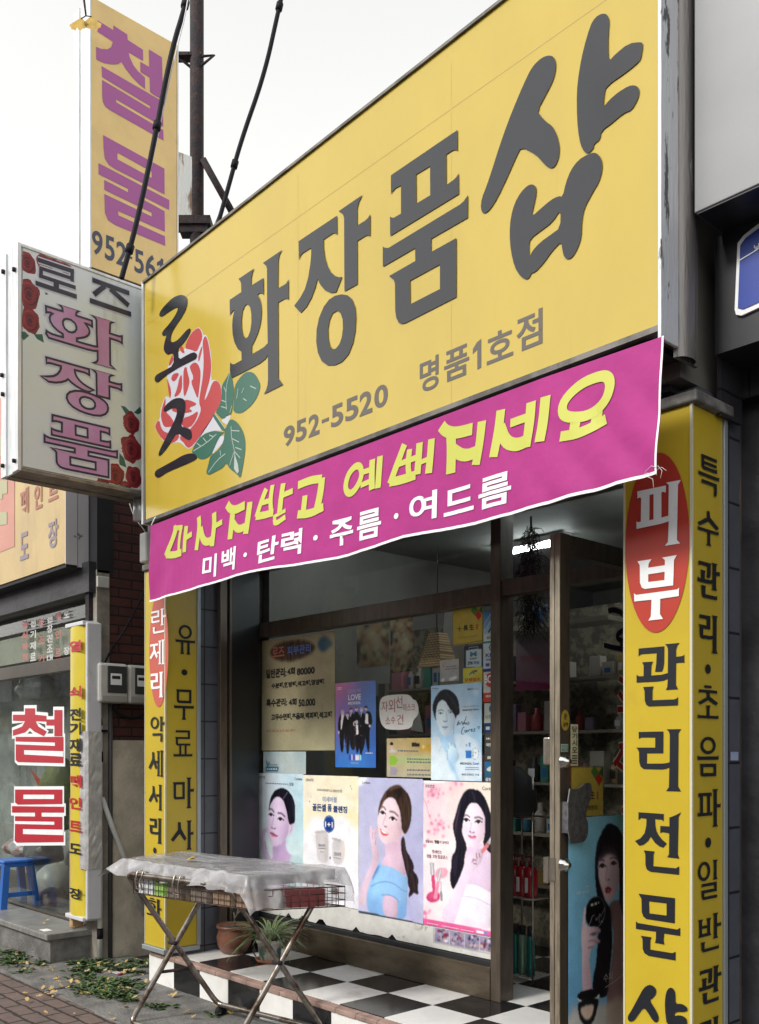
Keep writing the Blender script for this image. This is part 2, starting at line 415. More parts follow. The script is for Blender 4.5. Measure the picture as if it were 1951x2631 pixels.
M_ROAD = mat('asphalt', (0.05, 0.05, 0.052), rough=0.9, var=0.2, vscale=20, bump=0.4, bscale=120)
M_WPLASTIC = mat('white_plastic_pipe', (0.60, 0.61, 0.60), rough=0.4, dirt=((0.28, 0.27, 0.24), 6, (1, 1, 0.4), 0.5, 0.8))
M_GREYPLASTIC = mat('grey_meter_plastic', (0.48, 0.485, 0.465), rough=0.45, var=0.08, vscale=10)
M_CLEAR = glass_mat('window_glass', (0.90, 0.93, 0.92), 0.015)
M_SMOKE = mat('dark_side_glass', (0.012, 0.014, 0.017), rough=0.35)

Y_S, Y_W, Y_P, Y_G = 3.05, 3.275, 3.28, 4.10       # sign face, upper wall, pillar faces, shop window
FLOOR = 0.22
# ================================================================ ground
g = MB(); g.add([(-90, -60, 0), (60, -60, 0), (60, 60, 0), (-90, 60, 0)], [(0, 1, 2, 3)])
tag(g.build('ground', M_SOIL), kind='structure')
g = MB(); g.add([(-40, -40, 0.004), (30, -40, 0.004), (30, -1.6, 0.004), (-40, -1.6, 0.004)], [(0, 1, 2, 3)])
tag(g.build('road', M_ROAD), kind='structure')
g = MB(); g.box(-40, 30, -1.6, -1.42, -0.05, 0.03, 0.01)
tag(g.build('kerb', M_CONC), kind='structure')
g = MB(); g.add([(-40, -1.42, 0.008), (30, -1.42, 0.008), (30, 2.62, 0.008), (-5.5, 2.78, 0.008), (-7.0, 2.72, 0.008), (-40, 2.72, 0.008)], [(0, 1, 2, 3, 4, 5)])
tag(g.build('pavement', M_PAVE), kind='structure')
g = MB()
xs = [-40, -7.9, -7.2, -6.2, -5.5, -4.6, -3.0, -1.0, 12]
for i in range(len(xs) - 1):
    g.box(xs[i] + 0.006, xs[i + 1] - 0.006, 2.66 + (0.02 if i % 2 else 0), 3.6, -0.05, 0.014 + 0.004 * (i % 3), 0.006)
tag(g.build('concrete_apron', M_CONC), kind='structure')

# ================================================================ shop building
shop = thing('shop_building', (-3.9, 4.1, 0), 'cosmetics shop with a checkered step, bronze window frames and an open glass door', 'building')
w = MB()
w.box(-5.95, -1.9, Y_W, 4.05, 3.02, 4.62)                                       # wall behind the long sign
w.box(-5.95, -5.74, 4.15, 8.2, 0, 4.2); w.box(-1.95, -1.6, 4.15, 8.2, 0, 4.2)    # side walls
w.box(-5.73, -1.96, 4.055, 4.125, 2.99, 3.24); w.box(-5.95, -1.6, 8.2, 8.4, 0, 4.2)
w.build('wall', mat('shop_wall_paint', (0.15, 0.145, 0.13), rough=0.8, var=0.1, vscale=2), shop)
w = MB(); w.box(-5.95, -1.6, 3.3, 8.4, 4.22, 4.34); w.build('roof', M_CONC, shop)
w = MB(); w.box(-5.73, -1.96, Y_G + 0.03, 8.2, 3.24, 3.256); w.build('ceiling', mat('ceiling_board', (0.30, 0.30, 0.28), rough=0.7, var=0.1, vscale=2), shop)
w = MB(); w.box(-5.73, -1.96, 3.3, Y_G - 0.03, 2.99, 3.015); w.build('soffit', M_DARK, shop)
w = MB(); w.box(-5.93, -5.745, 3.36, 4.06, FLOOR, 3.0)
w.build('stone_pillar', M_STONE, shop)
w = MB(); w.box(-2.12, -1.875, 3.36, 3.69, 0, 3.0); w.build('stone_pillar', M_STONE, shop)
w = MB(); w.box(-2.3, -1.5, 3.70, 4.09, 0, 3.1); w.build('end_wall', M_DKSTONE, shop)
# step: checker tiles on top, striped riser, terracotta nosing
T, X0, Y0 = 0.36, -4.75, 3.39
wt, bt = MB(), MB()
wm = mat('white_gloss_tile', (0.80, 0.80, 0.79), rough=0.16, spec=0.6, var=0.06, vscale=6, dirt=((0.36, 0.31, 0.24), 3.0, (1, 1, 1), 0.58, 0.85))
bmt = mat('black_gloss_tile', (0.016, 0.016, 0.018), rough=0.16, spec=0.6, dirt=((0.09, 0.085, 0.08), 4.0, (1, 1, 1), 0.5, 0.85))
for i in range(-4, 10):
    for j in range(-1, 6):
        x0, x1 = X0 + i * T, X0 + (i + 1) * T; y0, y1 = Y0 + j * T, Y0 + (j + 1) * T
        x0, x1 = max(x0, -5.99), min(x1, -1.0); y0 = max(y0, 3.375)
        if x1 - x0 < 0.02 or y1 - y0 < 0.02: continue
        (bt if (i + j) % 2 == 0 else wt).box(x0 + 0.001, x1 - 0.001, y0 + 0.001, y1 - 0.001, FLOOR - 0.02, FLOOR + random.uniform(-.0006, .0006))
xr, k = -5.99, 0
edges = [-5.99, -5.677, -5.355, -5.025, -4.689, -4.364, -4.02]
while edges[-1] < -1.1: edges.append(edges[-1] + 0.335)
for a, b in zip(edges[:-1], edges[1:]):
    (bt if k % 2 else wt).box(a + 0.0015, b - 0.0015, 3.320, 3.345, 0.0, FLOOR - 0.026); k += 1
wt.box(-6.012, -5.9915, 3.321, 3.6, 0, FLOOR - 0.026)
wt.build('white_tiles', wm, shop); bt.build('black_tiles', bmt, shop)
s = MB(); s.box(-5.99, -1.0, 3.346, 5.6, -0.02, FLOOR - 0.022); s.build('step_core', mat('step_mortar', (0.2, 0.19, 0.18), rough=0.9), shop)
s = MB()
x = -5.99
while x < -1.1:
    s.box(x + 0.001, x + 0.166, 3.308, 3.374, FLOOR - 0.025, FLOOR + 0.004, 0.006)
    for q in range(3): s.box(x + 0.002, x + 0.165, 3.325 + q * 0.014, 3.332 + q * 0.014, FLOOR + 0.004, FLOOR + 0.0065)
    x += 0.168
s.build('nosing', mat('terracotta_nosing', (0.33, 0.225, 0.19), rough=0.6, var=0.2, vscale=9, dirt=((0.14, 0.10, 0.09), 6, (1, 1, 1), 0.55, 0.8)), shop)
f = MB(); f.box(-5.73, -1.96, Y_G + 0.08 + .12 * 0, 8.2, FLOOR - 0.07, FLOOR - 0.021); f.build('shop_floor', mat('shop_floor_vinyl', (0.16, 0.14, 0.12), rough=0.5, var=0.2), shop)
# window frame
def gx(u, y=Y_G): return onY(u, 2000, y).x
xl, xr1, xr0 = gx(655), gx(1300), gx(1274)
zb = 2.44; zt = 2.545
fr = MB()
fr.box(xl - 0.09, xl + 0.035, Y_G - 0.04, Y_G + 0.06, FLOOR, 2.99, 0.004)       # left jamb
fr.box(xr0, xr1 - 0.002, Y_G - 0.045, Y_G + 0.07, FLOOR, 2.99, 0.004)            # right jamb, beside the doorway
fr.box(xl + 0.036, xr0 - 0.001, Y_G - 0.035, Y_G + 0.055, zb, zt, 0.004)         # transom rail
fr.box(xr1, -1.97, Y_G - 0.035, Y_G + 0.055, zb + 0.03, zt + 0.01, 0.004)
fr.box(xl - 0.09, -1.97, Y_G - 0.035, Y_G + 0.055, 2.93, 2.985, 0.004)
fr.box(-2.42, -2.33, Y_G - 0.04, Y_G + 0.06, FLOOR, 2.45, 0.004)
fr.box(-5.742, -5.70, 3.70, 3.76, FLOOR, 2.98, 0.004)                            # side panel posts
fr.box(-5.744, -5.70, 3.78, 3.80, FLOOR, 2.98, 0.003)
fr.build('window_frame', M_BRONZE, shop)
fr = MB(); fr.box(xl + 0.036, xr0 - 0.001, Y_G - 0.05, Y_G + 0.05, FLOOR + .001, 0.405, 0.004); fr.build('sill_panel', mat('bronze_sill_panel', (0.13, 0.105, 0.075), rough=0.3, metal=0.6, var=0.25, vscale=5, vstretch=(1, 1, 3)), shop)
fr = MB(); fr.box(xl + 0.036, xr0 - 0.001, Y_G - 0.03, Y_G + 0.02, 0.406, 0.432); fr.build('sill_gasket', M_DARK, shop)
gl = MB(); gl.box(xl + 0.03, xr0 + 0.002, Y_G, Y_G + 0.006, 0.433, zb - 0.001); gl.build('glass', M_CLEAR, shop)
gl = MB(); gl.box(xl + 0.03, xr0 + 0.002, Y_G + 0.002, Y_G + 0.008, zt + 0.001, 2.929); gl.build('glass', M_CLEAR, shop)
gl = MB(); gl.box(xr1, -1.98, Y_G + 0.002, Y_G + 0.008, zt + 0.011, 2.929); gl.build('glass', M_CLEAR, shop)
gl = MB(); gl.box(-5.738, -5.728, 3.801, Y_G - 0.05, FLOOR, 2.98); gl.build('side_glass', M_SMOKE, shop)
# peeling white film along the bottom of the window
wf = MB(); pw = Plane('Y', Y_G)
top = [(x_, 0.66) for x_ in (xl + 0.036, xr0 - 0.002)]
bot = []
n_ = 60
for i in range(n_ + 1):
    x_ = xr0 - 0.002 + (xl + 0.036 - xr0 + 0.002) * i / n_
    bot.append((x_, 0.437 + 0.012 * max(0, noise.noise(Vector((x_ * 7, 2, 0)))) + (0.03 if random.random() < 0.08 else 0)))
wf.sheet(pw, top + bot, 0.003)
wf.build('peeling_white_film', mat('peeling_film', (0.62, 0.62, 0.60), rough=0.6, var=0.08, vscale=9, dirt=((0.30, 0.27, 0.22), 7, (1, 1, 1), 0.58, 0.66), bump=0.2, bscale=20), shop)

# door, standing open at a right angle to the shopfront
DX = -2.5; YF, YH = 3.335, 4.06
DZ0, DZ1 = FLOOR + 0.03, onX(1440, 1367, DX).z
dr = MB(); pd = Plane('X', DX)
yst = onX(1465, 2000, DX).y
zrail = onX(1465, 1425, DX).z
dr.box(DX - 0.05, DX, YF, yst, DZ0, DZ1, 0.003)
dr.box(DX - 0.05, DX, YH - 0.06, YH, DZ0, DZ1, 0.003)
dr.box(DX - 0.05, DX - 0.001, yst + .0005, YH - 0.0605, zrail, DZ1 - .001, 0.003)
dr.box(DX - 0.05, DX - 0.001, yst + .0005, YH - 0.0605, DZ0, DZ0 + 0.16, 0.003)
door = dr.build('door', M_BRONZE, shop, label='glass door standing open')
e = MB(); e.box(DX - 0.052, DX - 0.028, YF - 0.006, YF - 0.001, DZ0, DZ1 - 0.002, 0.002); e.box(DX - 0.024, DX + 0.001, YF - 0.007, YF - 0.001, DZ0, DZ1 - 0.002, 0.002)
e.build('edge_strip', mat('worn_brass_edge', (0.42, 0.36, 0.28), rough=0.35, metal=0.7, var=0.35, vscale=10, vstretch=(4, 4, 0.5), rvar=0.12), door)
e = MB(); e.box(DX - 0.03, DX - 0.022, yst, YH - 0.06, DZ0 + 0.16, zrail); e.build('pane', M_CLEAR, door)
def lock(u, v):
    p = onX(u, v, DX); k_ = MB()
    prof = [(0.0, 0.034), (0.012, 0.034), (0.014, 0.026), (0.026, 0.02), (0.029, 0.008), (0.034, 0.0)]
    seg = 20; vs = []
    for r_, h_ in prof:
        for q in range(seg):
            t = 2 * math.pi * q / seg; vs.append((DX + h_, p.y + r_ * math.cos(t), p.z + r_ * math.sin(t)))
    fs = [(i * seg + q, i * seg + (q + 1) % seg, (i + 1) * seg + (q + 1) % seg, (i + 1) * seg + q) for i in range(len(prof) - 1) for q in range(seg)]
    k_.add(vs, fs, True); k_.build('lock', mat('chrome_lock', (0.62, 0.62, 0.60), rough=0.18, metal=1.0), door)
lock(1449, 1957); lock(1448, 2222)
hp = MB()
hpz = Z(1250, 1950, .42434, [(452, 178), (500, 183), (530, 170), (552, 148), (578, 141), (594, 155), (597, 185), (588, 240), (570, 290), (558, 345), (572, 380), (575, 420), (570, 465), (550, 500), (515, 508), (452, 510)])
hp.prism(pd, [pd.ab(*p) for p in chaikin(hpz, 1)], 0.032, 0.038)
hp.box(DX, DX + 0.0315, onX(1444, 2100, DX).y, onX(1444, 2100, DX).y + 0.012, onX(1444, 2140, DX).z, onX(1444, 2060, DX).z)
hp.build('handle', mat('galvanised_handle', (0.20, 0.20, 0.215), rough=0.45, metal=0.6, col2=(0.12, 0.12, 0.13), vscale=40, lo=0.4, hi=0.6), door)
hk = MB(); p = onX(1412, 2215, DX - 0.05)
hk.box(DX - 0.075, DX - 0.051, YF - 0.02, YF + 0.01, p.z - 0.09, p.z + 0.02); hk.box(DX - 0.055, DX - 0.02, YF - 0.012, YF - 0.0075, p.z - 0.08, p.z + 0.02)
hk.build('latch', M_STEEL, door); hk = MB(); q = onX(1396, 1930, DX - 0.05); hk.box(DX - 0.085, DX - 0.051, YF - 0.01, YF + 0.02, q.z - 0.06, q.z + 0.06, 0.006)
hk.build('latch', M_STEEL, door)
# lettering on the door glass: navy first letter, red letters with cream outlines, cut by the pillar
dl = MB(); do = MB()
z5 = lambda pts: Z(1250, 1350, .42434, pts)
ru = [(735, 520), (760, 510), (800, 520), (835, 545), (860, 580), (850, 620), (815, 640), (790, 660), (790, 690), (830, 700), (900, 690)]
px_stroke(do, pd, z5(ru), 20, 0.002); px_stroke(dl, pd, z5(ru), 13, 0.0032)
rb = [(705, 725), (760, 742), (920, 765)]
px_stroke(do, pd, z5(rb), 20, 0.002); px_stroke(dl, pd, z5(rb), 13, 0.006)
px_stroke(do, pd, z5([(815, 690), (812, 740)]), 18, 0.002); px_stroke(dl, pd, z5([(815, 690), (812, 745)]), 11, 0.006)
M_CRV = mat('cream_vinyl', (0.74, 0.68, 0.52), rough=0.4); do.build('lettering_outline', M_CRV, door); do = MB()
dl.build('lettering', mat('navy_door_vinyl', (0.012, 0.014, 0.06), rough=0.3), door)
dr2 = MB()
for pts in ([(800, 925), (830, 950), (900, 930)], [(800, 1010), (830, 1060), (900, 1050)], [(790, 1115), (900, 1110)], [(830, 1340), (805, 1400), (770, 1450)], [(790, 1440), (830, 1475), (900, 1470)], [(800, 1340), (900, 1310)], [(815, 1725), (900, 1720)]):
    px_stroke(do, pd, z5(pts), 22, 0.002); px_stroke(dr2, pd, z5(pts), 14, 0.0035)
    if pts[0] in ((790, 1115), (800, 1340), (815, 1725)): dr2.build('lettering', M_RED, door); do.build('lettering_outline', M_CRV, door); dr2 = MB(); do = MB()
# door stickers
def sticker(name, pl, u0, v0, u1, v1, m, label, off=0.004):
    b_ = MB(); a0, b0, a1, b1 = pl.box(u0, v0, u1, v1); b_.sheet(pl, [(a0, b0), (a1, b0), (a1, b1), (a0, b1)], off)
    p = pl.pt((a0 + a1) / 2, (b0 + b1) / 2, off)
    o = b_.build(name, m, None, loc=p); tag(o, label, name.split('_')[-1]); return o, (a0, b0, a1, b1)
def letter_child(o, pl, jobs, m, off=0.006, bold=0.0, name='lettering'):
    b_ = MB()
    for body, bx in jobs: put_text(b_, body, pl, bx, off, bold)
    return b_.build(name, m, o)
def sub(bx, x0, y0, x1, y1):
    """fraction of a box, y down from its top"""
    a0, b0, a1, b1 = bx
    return (a0 + x0 * (a1 - a0), b1 - y1 * (b1 - b0), a0 + x1 * (a1 - a0), b1 - y0 * (b1 - b0))
M_INK = mat('black_ink', (0.02, 0.02, 0.02), rough=0.6)
M_CREAMP = mat('cream_sticker', (0.62, 0.62, 0.42), rough=0.45)
o, bx = sticker('pull_sticker', pd, 1465, 1861, 1484, 1968, M_CREAMP, 'narrow cream sticker lettered downwards on the open door under the round yellow one', 0.0035)
letter_child(o, pd, [(c, sub(bx, .15, .05 + i * .165, .85, .19 + i * .165)) for i, c in enumerate('당기시오')], M_INK, 0.0055, 0.02)
b_ = MB()
for i in range(4): a = sub(bx, .15, .74 + i * .06, .85, .775 + i * .06); b_.sheet(pd, [(a[0], a[1]), (a[2], a[1]), (a[2], a[3]), (a[0], a[3])], 0.0055)
b_.build('small_print', M_GREYLET, o)
b_ = MB(); a, b = pd.ab(1451.5, 1851); b_.sheet(pd, [(a + 0.030 * math.cos(t / 24 * 6.283), b + 0.045 * math.sin(t / 24 * 6.283)) for t in range(24)], 0.003)
o = b_.build('round_sticker', mat('mustard_sticker', (0.42, 0.30, 0.04), rough=0.45), None, loc=pd.pt(a, b, 0.003)); tag(o, 'round mustard yellow sticker on the edge of the open door', 'sticker')
letter_child(o, pd, [('문', (a - .011, b + .004, a + .011, b + .028)), ('살짝', (a - .018, b - .028, a + .018, b - .008))], M_INK, 0.005, 0.01)
o, bx = sticker('alarm_sticker', pd, 1440, 1912, 1459, 1932, mat('pale_green_sticker', (0.35, 0.52, 0.42), rough=0.45), 'small pale green sticker above the upper door lock', 0.003)
letter_child(o, pd, [('문단속', sub(bx, .1, .1, .9, .45)), ('060-70', sub(bx, .1, .55, .9, .9))], M_NAVY, 0.005)

# ================================================================ long yellow signboard
sg = thing('shop_signboard', (-3.7, 3.15, 3.08), 'long yellow lightbox signboard with big black letters and a red rose over the shop', 'signboard')
PS = Plane('Y', Y_S)
TLp, BLp, BRp = PS.ab(369.5, 724), PS.ab(372.5, 1347), PS.ab(1697, 852)
TRp = (BRp[0], PS.ab(1291, 0)[1] + 0.02)
face = [BLp, BRp, TRp, TLp]
b_ = MB(); b_.prism(PS, [(p[0] + (0.012 if p[0] < -4 else -0.004), p[1] + (0.02 if p[1] < 4 else -0.012)) for p in face], -0.02, 0.0)
b_.build('sign_face', M_YEL, sg)
b_ = MB()
def sbar(p, q, w, y0, y1):
    d = Vector((q[0] - p[0], 0, q[1] - p[1])); n = Vector((-d.z, 0, d.x)).normalized() * w
    vs = []
    for yy in (y0, y1):
        vs += [(p[0], yy, p[1]), (q[0], yy, q[1]), (q[0] + n.x, yy, q[1] + n.z), (p[0] + n.x, yy, p[1] + n.z)]
    b_.add(vs, [(0, 1, 2, 3), (7, 6, 5, 4), (0, 4, 5, 1), (1, 5, 6, 2), (2, 6, 7, 3), (3, 7, 4, 0)])
sbar(BLp, BRp, 0.022, Y_S - 0.012, Y_W - 0.01); sbar(TRp, TLp, 0.014, Y_S - 0.012, Y_W - 0.01)
b_.build('bottom_rail', mat('dirty_bottom_rail', (0.16, 0.15, 0.14), rough=0.6, metal=0.4, var=0.4, vscale=6), sg)
b_ = MB(); b_.box(TLp[0] - 0.012, TLp[0] + 0.010, Y_S - 0.010, Y_W, BLp[1] + 0.002, TLp[1]); b_.build('left_edge', M_ALU, sg)
b_ = MB(); xR = BRp[0]
b_.box(xR - 0.002, xR + 0.012, Y_S - 0.014, Y_S + 0.105, BRp[1] - 0.03, TRp[1] + 0.02, 0.003); b_.build('side_panel', M_PEEL, sg)
b_ = MB(); b_.box(xR - 0.01, xR + 0.004, Y_S + 0.106, Y_W + 0.03, BRp[1] - 0.06, TRp[1] + 0.02)
for i in range(1):
    vs = []
    for zz in (BRp[1] - 0.06, TRp[1] + 0.02):
        for k in range(9):
            t = math.pi * k / 8; vs.append((xR + 0.004 + 0.03 * math.sin(t), Y_S + 0.165 - 0.055 * math.cos(t), zz))
    b_.add(vs, [(k, k + 1, 10 + k, 9 + k) for k in range(8)], True)
b_.build('side_pipe', M_PEELD, sg)
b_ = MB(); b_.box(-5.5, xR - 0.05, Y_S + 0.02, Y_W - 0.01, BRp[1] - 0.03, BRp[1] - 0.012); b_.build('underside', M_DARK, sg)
for uv0, uv1 in (((470, 767), (1555, 0)),):
    b_ = MB(); a0 = PS.ab(369 + 10, 767 + 0.7057 * 91); a1 = PS.ab(1555.6, 0); sl2 = (a1[1] - a0[1]) / (a1[0] - a0[0])
    add_ribbon(b_, PS, [(TLp[0] + .02, a0[1]), (xR - .01, a0[1] + sl2 * (xR - .03 - TLp[0]))], 0.004, 0.0008); b_.build('face_seam', mat('seam_line', (0.50, 0.35, 0.09), rough=0.5), sg)
b_ = MB()
for (u_, v_) in ((766, 590), (1160, 230)):
    a, _ = PS.ab(u_, v_); add_ribbon(b_, PS, [(a, BLp[1] + .05), (a, TLp[1] - .03)], 0.003, 0.0006)
b_.build('face_seam', mat('seam_line', (0.5, 0.35, 0.09)), sg)
# traced letters
HWA = [(288, 515), (503, 370), (478, 430), (465, 500), (463, 605), (630, 500), (632, 730), (600, 710), (570, 712), (548, 730), (575, 780), (595, 850), (604, 950), (598, 1060), (580, 1160), (550, 1260), (510, 1350), (470, 1430), (470, 1540), (560, 1490), (640, 1440), (688, 1390), (680, 900), (678, 380), (665, 330), (622, 297), (885, 118), (850, 180), (832, 260), (828, 645), (900, 602), (940, 575), (972, 520), (972, 797), (945, 783), (910, 790), (830, 835), (832, 1500), (834, 1870), (895, 1955), (633, 2087), (665, 2030), (685, 1960), (692, 1880), (690, 1550), (650, 1610), (570, 1670), (420, 1750), (195, 1865), (172, 1760), (175, 1650), (200, 1675), (230, 1678), (332, 1620), (330, 1505), (280, 1470), (235, 1380), (210, 1270), (203, 1150), (210, 1050), (225, 970), (240, 935), (215, 945), (185, 985), (172, 1015), (168, 800), (328, 693), (325, 580), (312, 540)]
HWAH = [(410, 855), (375, 880), (345, 950), (330, 1060), (333, 1180), (350, 1275), (385, 1328), (420, 1300), (450, 1220), (466, 1110), (465, 990), (448, 900)]
z1 = lambda p: Z(560, 620, .18852, p)
z2 = lambda p: Z(740, 480, .21544, p)
z3 = lambda p: Z(970, 320, .23788, p)
z4 = lambda p: Z(390, 740, .22895, p)
z5b = lambda p: Z(1230, 20, .31861, p)
JANG = [([(135, 650), (593, 345), (595, 572), (570, 555), (545, 555), (432, 630), (435, 740), (450, 850), (480, 950), (520, 1020), (570, 1065), (620, 1080), (655, 1075), (580, 1260), (520, 1267), (450, 1235), (395, 1170), (360, 1100), (335, 1200), (290, 1320), (230, 1430), (160, 1505), (82, 1420), (150, 1330), (210, 1220), (250, 1080), (275, 920), (285, 810), (285, 728), (185, 790), (155, 825), (138, 875)], None),
        ([(613, 292), (898, 97), (855, 180), (835, 260), (835, 465), (935, 400), (965, 370), (990, 325), (990, 590), (960, 580), (930, 588), (835, 648), (837, 1163), (682, 1250), (678, 380), (665, 330)], None),
        ([(650, 1283), (720, 1295), (775, 1345), (810, 1440), (820, 1560), (812, 1720), (785, 1860), (730, 2000), (650, 2090), (560, 2130), (480, 2130), (410, 2080), (365, 1980), (345, 1850), (350, 1700), (380, 1560), (435, 1430), (500, 1345), (570, 1300)],
         [(595, 1478), (635, 1505), (660, 1580), (664, 1690), (650, 1800), (620, 1880), (580, 1930), (545, 1938), (510, 1900), (490, 1810), (487, 1690), (505, 1590), (540, 1510)])]
PUM = [([(153, 550), (873, 60), (873, 287), (850, 275), (820, 280), (750, 325), (752, 655), (830, 600), (860, 570), (885, 527), (887, 752), (145, 1205), (143, 995), (165, 1008), (185, 1008), (262, 963), (262, 658), (200, 690), (170, 725), (153, 755)], [(425, 542), (576, 450), (578, 765), (428, 855)]),
       ([(65, 1318), (85, 1332), (125, 1335), (900, 865), (940, 830), (985, 762), (983, 1008), (588, 1235), (588, 1378), (860, 1227), (860, 1865), (310, 2145), (270, 2155), (235, 2140), (210, 2085), (200, 2010), (197, 1720), (185, 1680), (133, 1638), (417, 1475), (415, 1335), (65, 1538)], [(360, 1688), (683, 1512), (683, 1778), (363, 1942)])]
SYAP = [([(440, 478), (490, 425), (535, 395), (580, 385), (615, 400), (630, 450), (625, 520), (605, 590), (560, 680), (478, 832), (510, 880), (555, 925), (600, 955), (630, 1010), (650, 1070), (660, 1150), (650, 1220), (625, 1275), (595, 1297), (560, 1285), (520, 1245), (468, 1185), (350, 1122), (310, 1200), (240, 1360), (160, 1530), (100, 1625), (65, 1655), (40, 1660), (22, 1620), (30, 1540), (70, 1440), (120, 1290), (170, 1130), (240, 930), (320, 730), (400, 550)], None),
        ([(905, 150), (945, 80), (1000, 48), (1045, 55), (1062, 110), (1055, 180), (1050, 300), (1057, 435), (1110, 375), (1215, 290), (1320, 277), (1333, 300), (1315, 415), (1290, 445), (1200, 520), (1035, 635), (1020, 700), (1013, 803), (1060, 745), (1130, 685), (1210, 635), (1260, 625), (1298, 645), (1303, 690), (1285, 750), (1238, 828), (1190, 845), (1140, 880), (1090, 925), (995, 995), (985, 1065), (935, 1100), (932, 1140), (880, 1182), (840, 1140), (815, 1050), (800, 900), (797, 690), (815, 520), (850, 340)], None),
        ([(880, 1186), (935, 1167), (975, 1185), (1003, 1240), (1003, 1310), (980, 1400), (920, 1500), (860, 1610), (838, 1720), (835, 1850), (805, 1940), (765, 2010), (725, 2033), (695, 2010), (682, 1960), (672, 1885), (600, 1960), (530, 2060), (460, 2135), (430, 2140), (415, 2180), (385, 2193), (340, 2165), (295, 2090), (265, 1960), (255, 1820), (265, 1690), (295, 1580), (345, 1490), (400, 1435), (440, 1423), (470, 1445), (472, 1500), (455, 1580), (430, 1690), (520, 1610), (590, 1550), (650, 1520), (685, 1525), (710, 1410), (750, 1310), (810, 1230)],
         [(668, 1625), (600, 1730), (520, 1790), (420, 1865), (412, 1930), (418, 2010), (440, 1960), (500, 1895), (590, 1830), (665, 1775)])]
RO = [(88, 300), (105, 255), (160, 190), (240, 110), (310, 80), (365, 80), (400, 110), (405, 170), (385, 250), (330, 345), (270, 430), (230, 500), (215, 560), (218, 600), (245, 612), (290, 590), (340, 540), (390, 480), (430, 450), (443, 465), (430, 510), (390, 580), (340, 640), (300, 680), (305, 810), (400, 755), (470, 720), (505, 730), (515, 760), (500, 795), (460, 815), (330, 880), (220, 945), (140, 1000), (80, 1055), (55, 1060), (38, 1035), (40, 1000), (65, 970), (150, 925), (250, 870), (252, 735), (215, 735), (180, 750), (150, 720), (138, 670), (150, 610), (175, 520), (140, 540), (120, 525), (125, 490), (190, 420), (250, 340), (290, 270), (302, 220), (270, 220), (190, 270), (130, 315), (100, 322)]
JEU = [[(135, 1380), (150, 1330), (200, 1280), (260, 1240), (330, 1232), (375, 1255), (385, 1320), (375, 1400), (350, 1490), (330, 1555), (400, 1570), (440, 1585), (455, 1640), (450, 1690), (420, 1708), (380, 1690), (290, 1620), (220, 1730), (150, 1830), (95, 1885), (80, 1880), (90, 1830), (140, 1730), (220, 1570), (270, 1470), (290, 1400), (290, 1360), (260, 1345), (215, 1355), (160, 1390)],
       [(38, 2085), (50, 2050), (120, 2010), (250, 1940), (350, 1880), (430, 1855), (490, 1860), (515, 1895), (500, 1925), (430, 1960), (300, 2015), (180, 2065), (100, 2120), (70, 2130), (45, 2115)]]
LO = 0.0042
def letter(parts, zf, m, sm=0, off=LO):
    b_ = MB()
    for pts, hole in parts: px_poly(b_, PS, zf(pts), off, [zf(hole)] if hole else (), sm)
    return b_.build('letter', m, sg)
letter([(HWA, HWAH)], z1, M_BLKLET); letter(JANG, z2, M_BLKLET); letter(PUM, z3, M_BLKLET)
letter([(a, b) for a, b in SYAP], z5b, M_BLKLET, 1)
letter([(RO, None)], z4, M_BLKLET, 1); letter([(JEU[0], None), (JEU[1], None)], z4, M_BLKLET, 1)
b_ = MB()
zb2 = lambda p: Z(400, 950, .39952, p)
for c, (x0, y0, x1, y1) in zip('952-5520', [(825, 345, 895, 503), (903, 305, 972, 470), (985, 272, 1055, 440), (1070, 305, 1115, 345), (1130, 205, 1208, 378), (1222, 160, 1305, 340), (1313, 122, 1395, 305), (1408, 80, 1495, 260)]):
    (u0, v0), (u1, v1) = zb2([(x0, y0), (x1, y1)]); px_text(b_, c, PS, u0, v0, u1, v1, 0.0015, 0.026)
b_.build('lettering', M_GREYLET, sg)
b_ = MB()
zc = lambda p: Z(1000, 0, .57567, p)
for c, (x0, y0, x1, y1) in zip('명품1호점', [(138, 1580, 222, 1760), (247, 1528, 358, 1712), (375, 1510, 412, 1640), (437, 1450, 555, 1632), (570, 1372, 686, 1578)]):
    (u0, v0), (u1, v1) = zc([(x0, y0), (x1, y1)])
    if c == '1': px_poly(b_, PS, zc([(393, 1528), (412, 1512), (412, 1640), (395, 1650), (395, 1558), (375, 1580), (375, 1558)]), 0.0015)
    else: px_text(b_, c, PS, u0, v0, u1, v1, 0.0015, 0.018)
b_.build('lettering', M_GREYLET, sg)
# printed rose with leaves
rose = MB(); px_poly(rose, PS, z4([(520, 430), (570, 480), (578, 530), (610, 522), (635, 570), (665, 720), (676, 850), (668, 1040), (700, 1028), (750, 1045), (788, 1110), (796, 1220), (765, 1320), (705, 1420), (645, 1520), (565, 1640), (515, 1720), (432, 1808), (390, 1797), (318, 1725), (230, 1742), (140, 1735), (85, 1650), (30, 1560), (55, 1500), (95, 1470), (95, 1380), (125, 1280), (162, 1205), (198, 1235), (200, 1140), (165, 1020), (185, 850), (245, 735), (375, 690), (375, 640), (435, 510)]), 0.0006, sm=1)
px_poly(rose, PS, z4([(700, 1420), (740, 1480), (790, 1600), (700, 1600), (600, 1630), (530, 1690), (600, 1560)]), 0.0006); px_poly(rose, PS, z4([(800, 1450), (890, 1430), (850, 1535), (790, 1500)]), 0.0006); px_poly(rose, PS, z4([(770, 1660), (818, 1660), (803, 1735), (690, 1858), (675, 1830), (725, 1740)]), 0.0006)
rose_o = rose.build('rose', mat('rose_white_ink', (0.52, 0.53, 0.60), rough=0.3), sg)
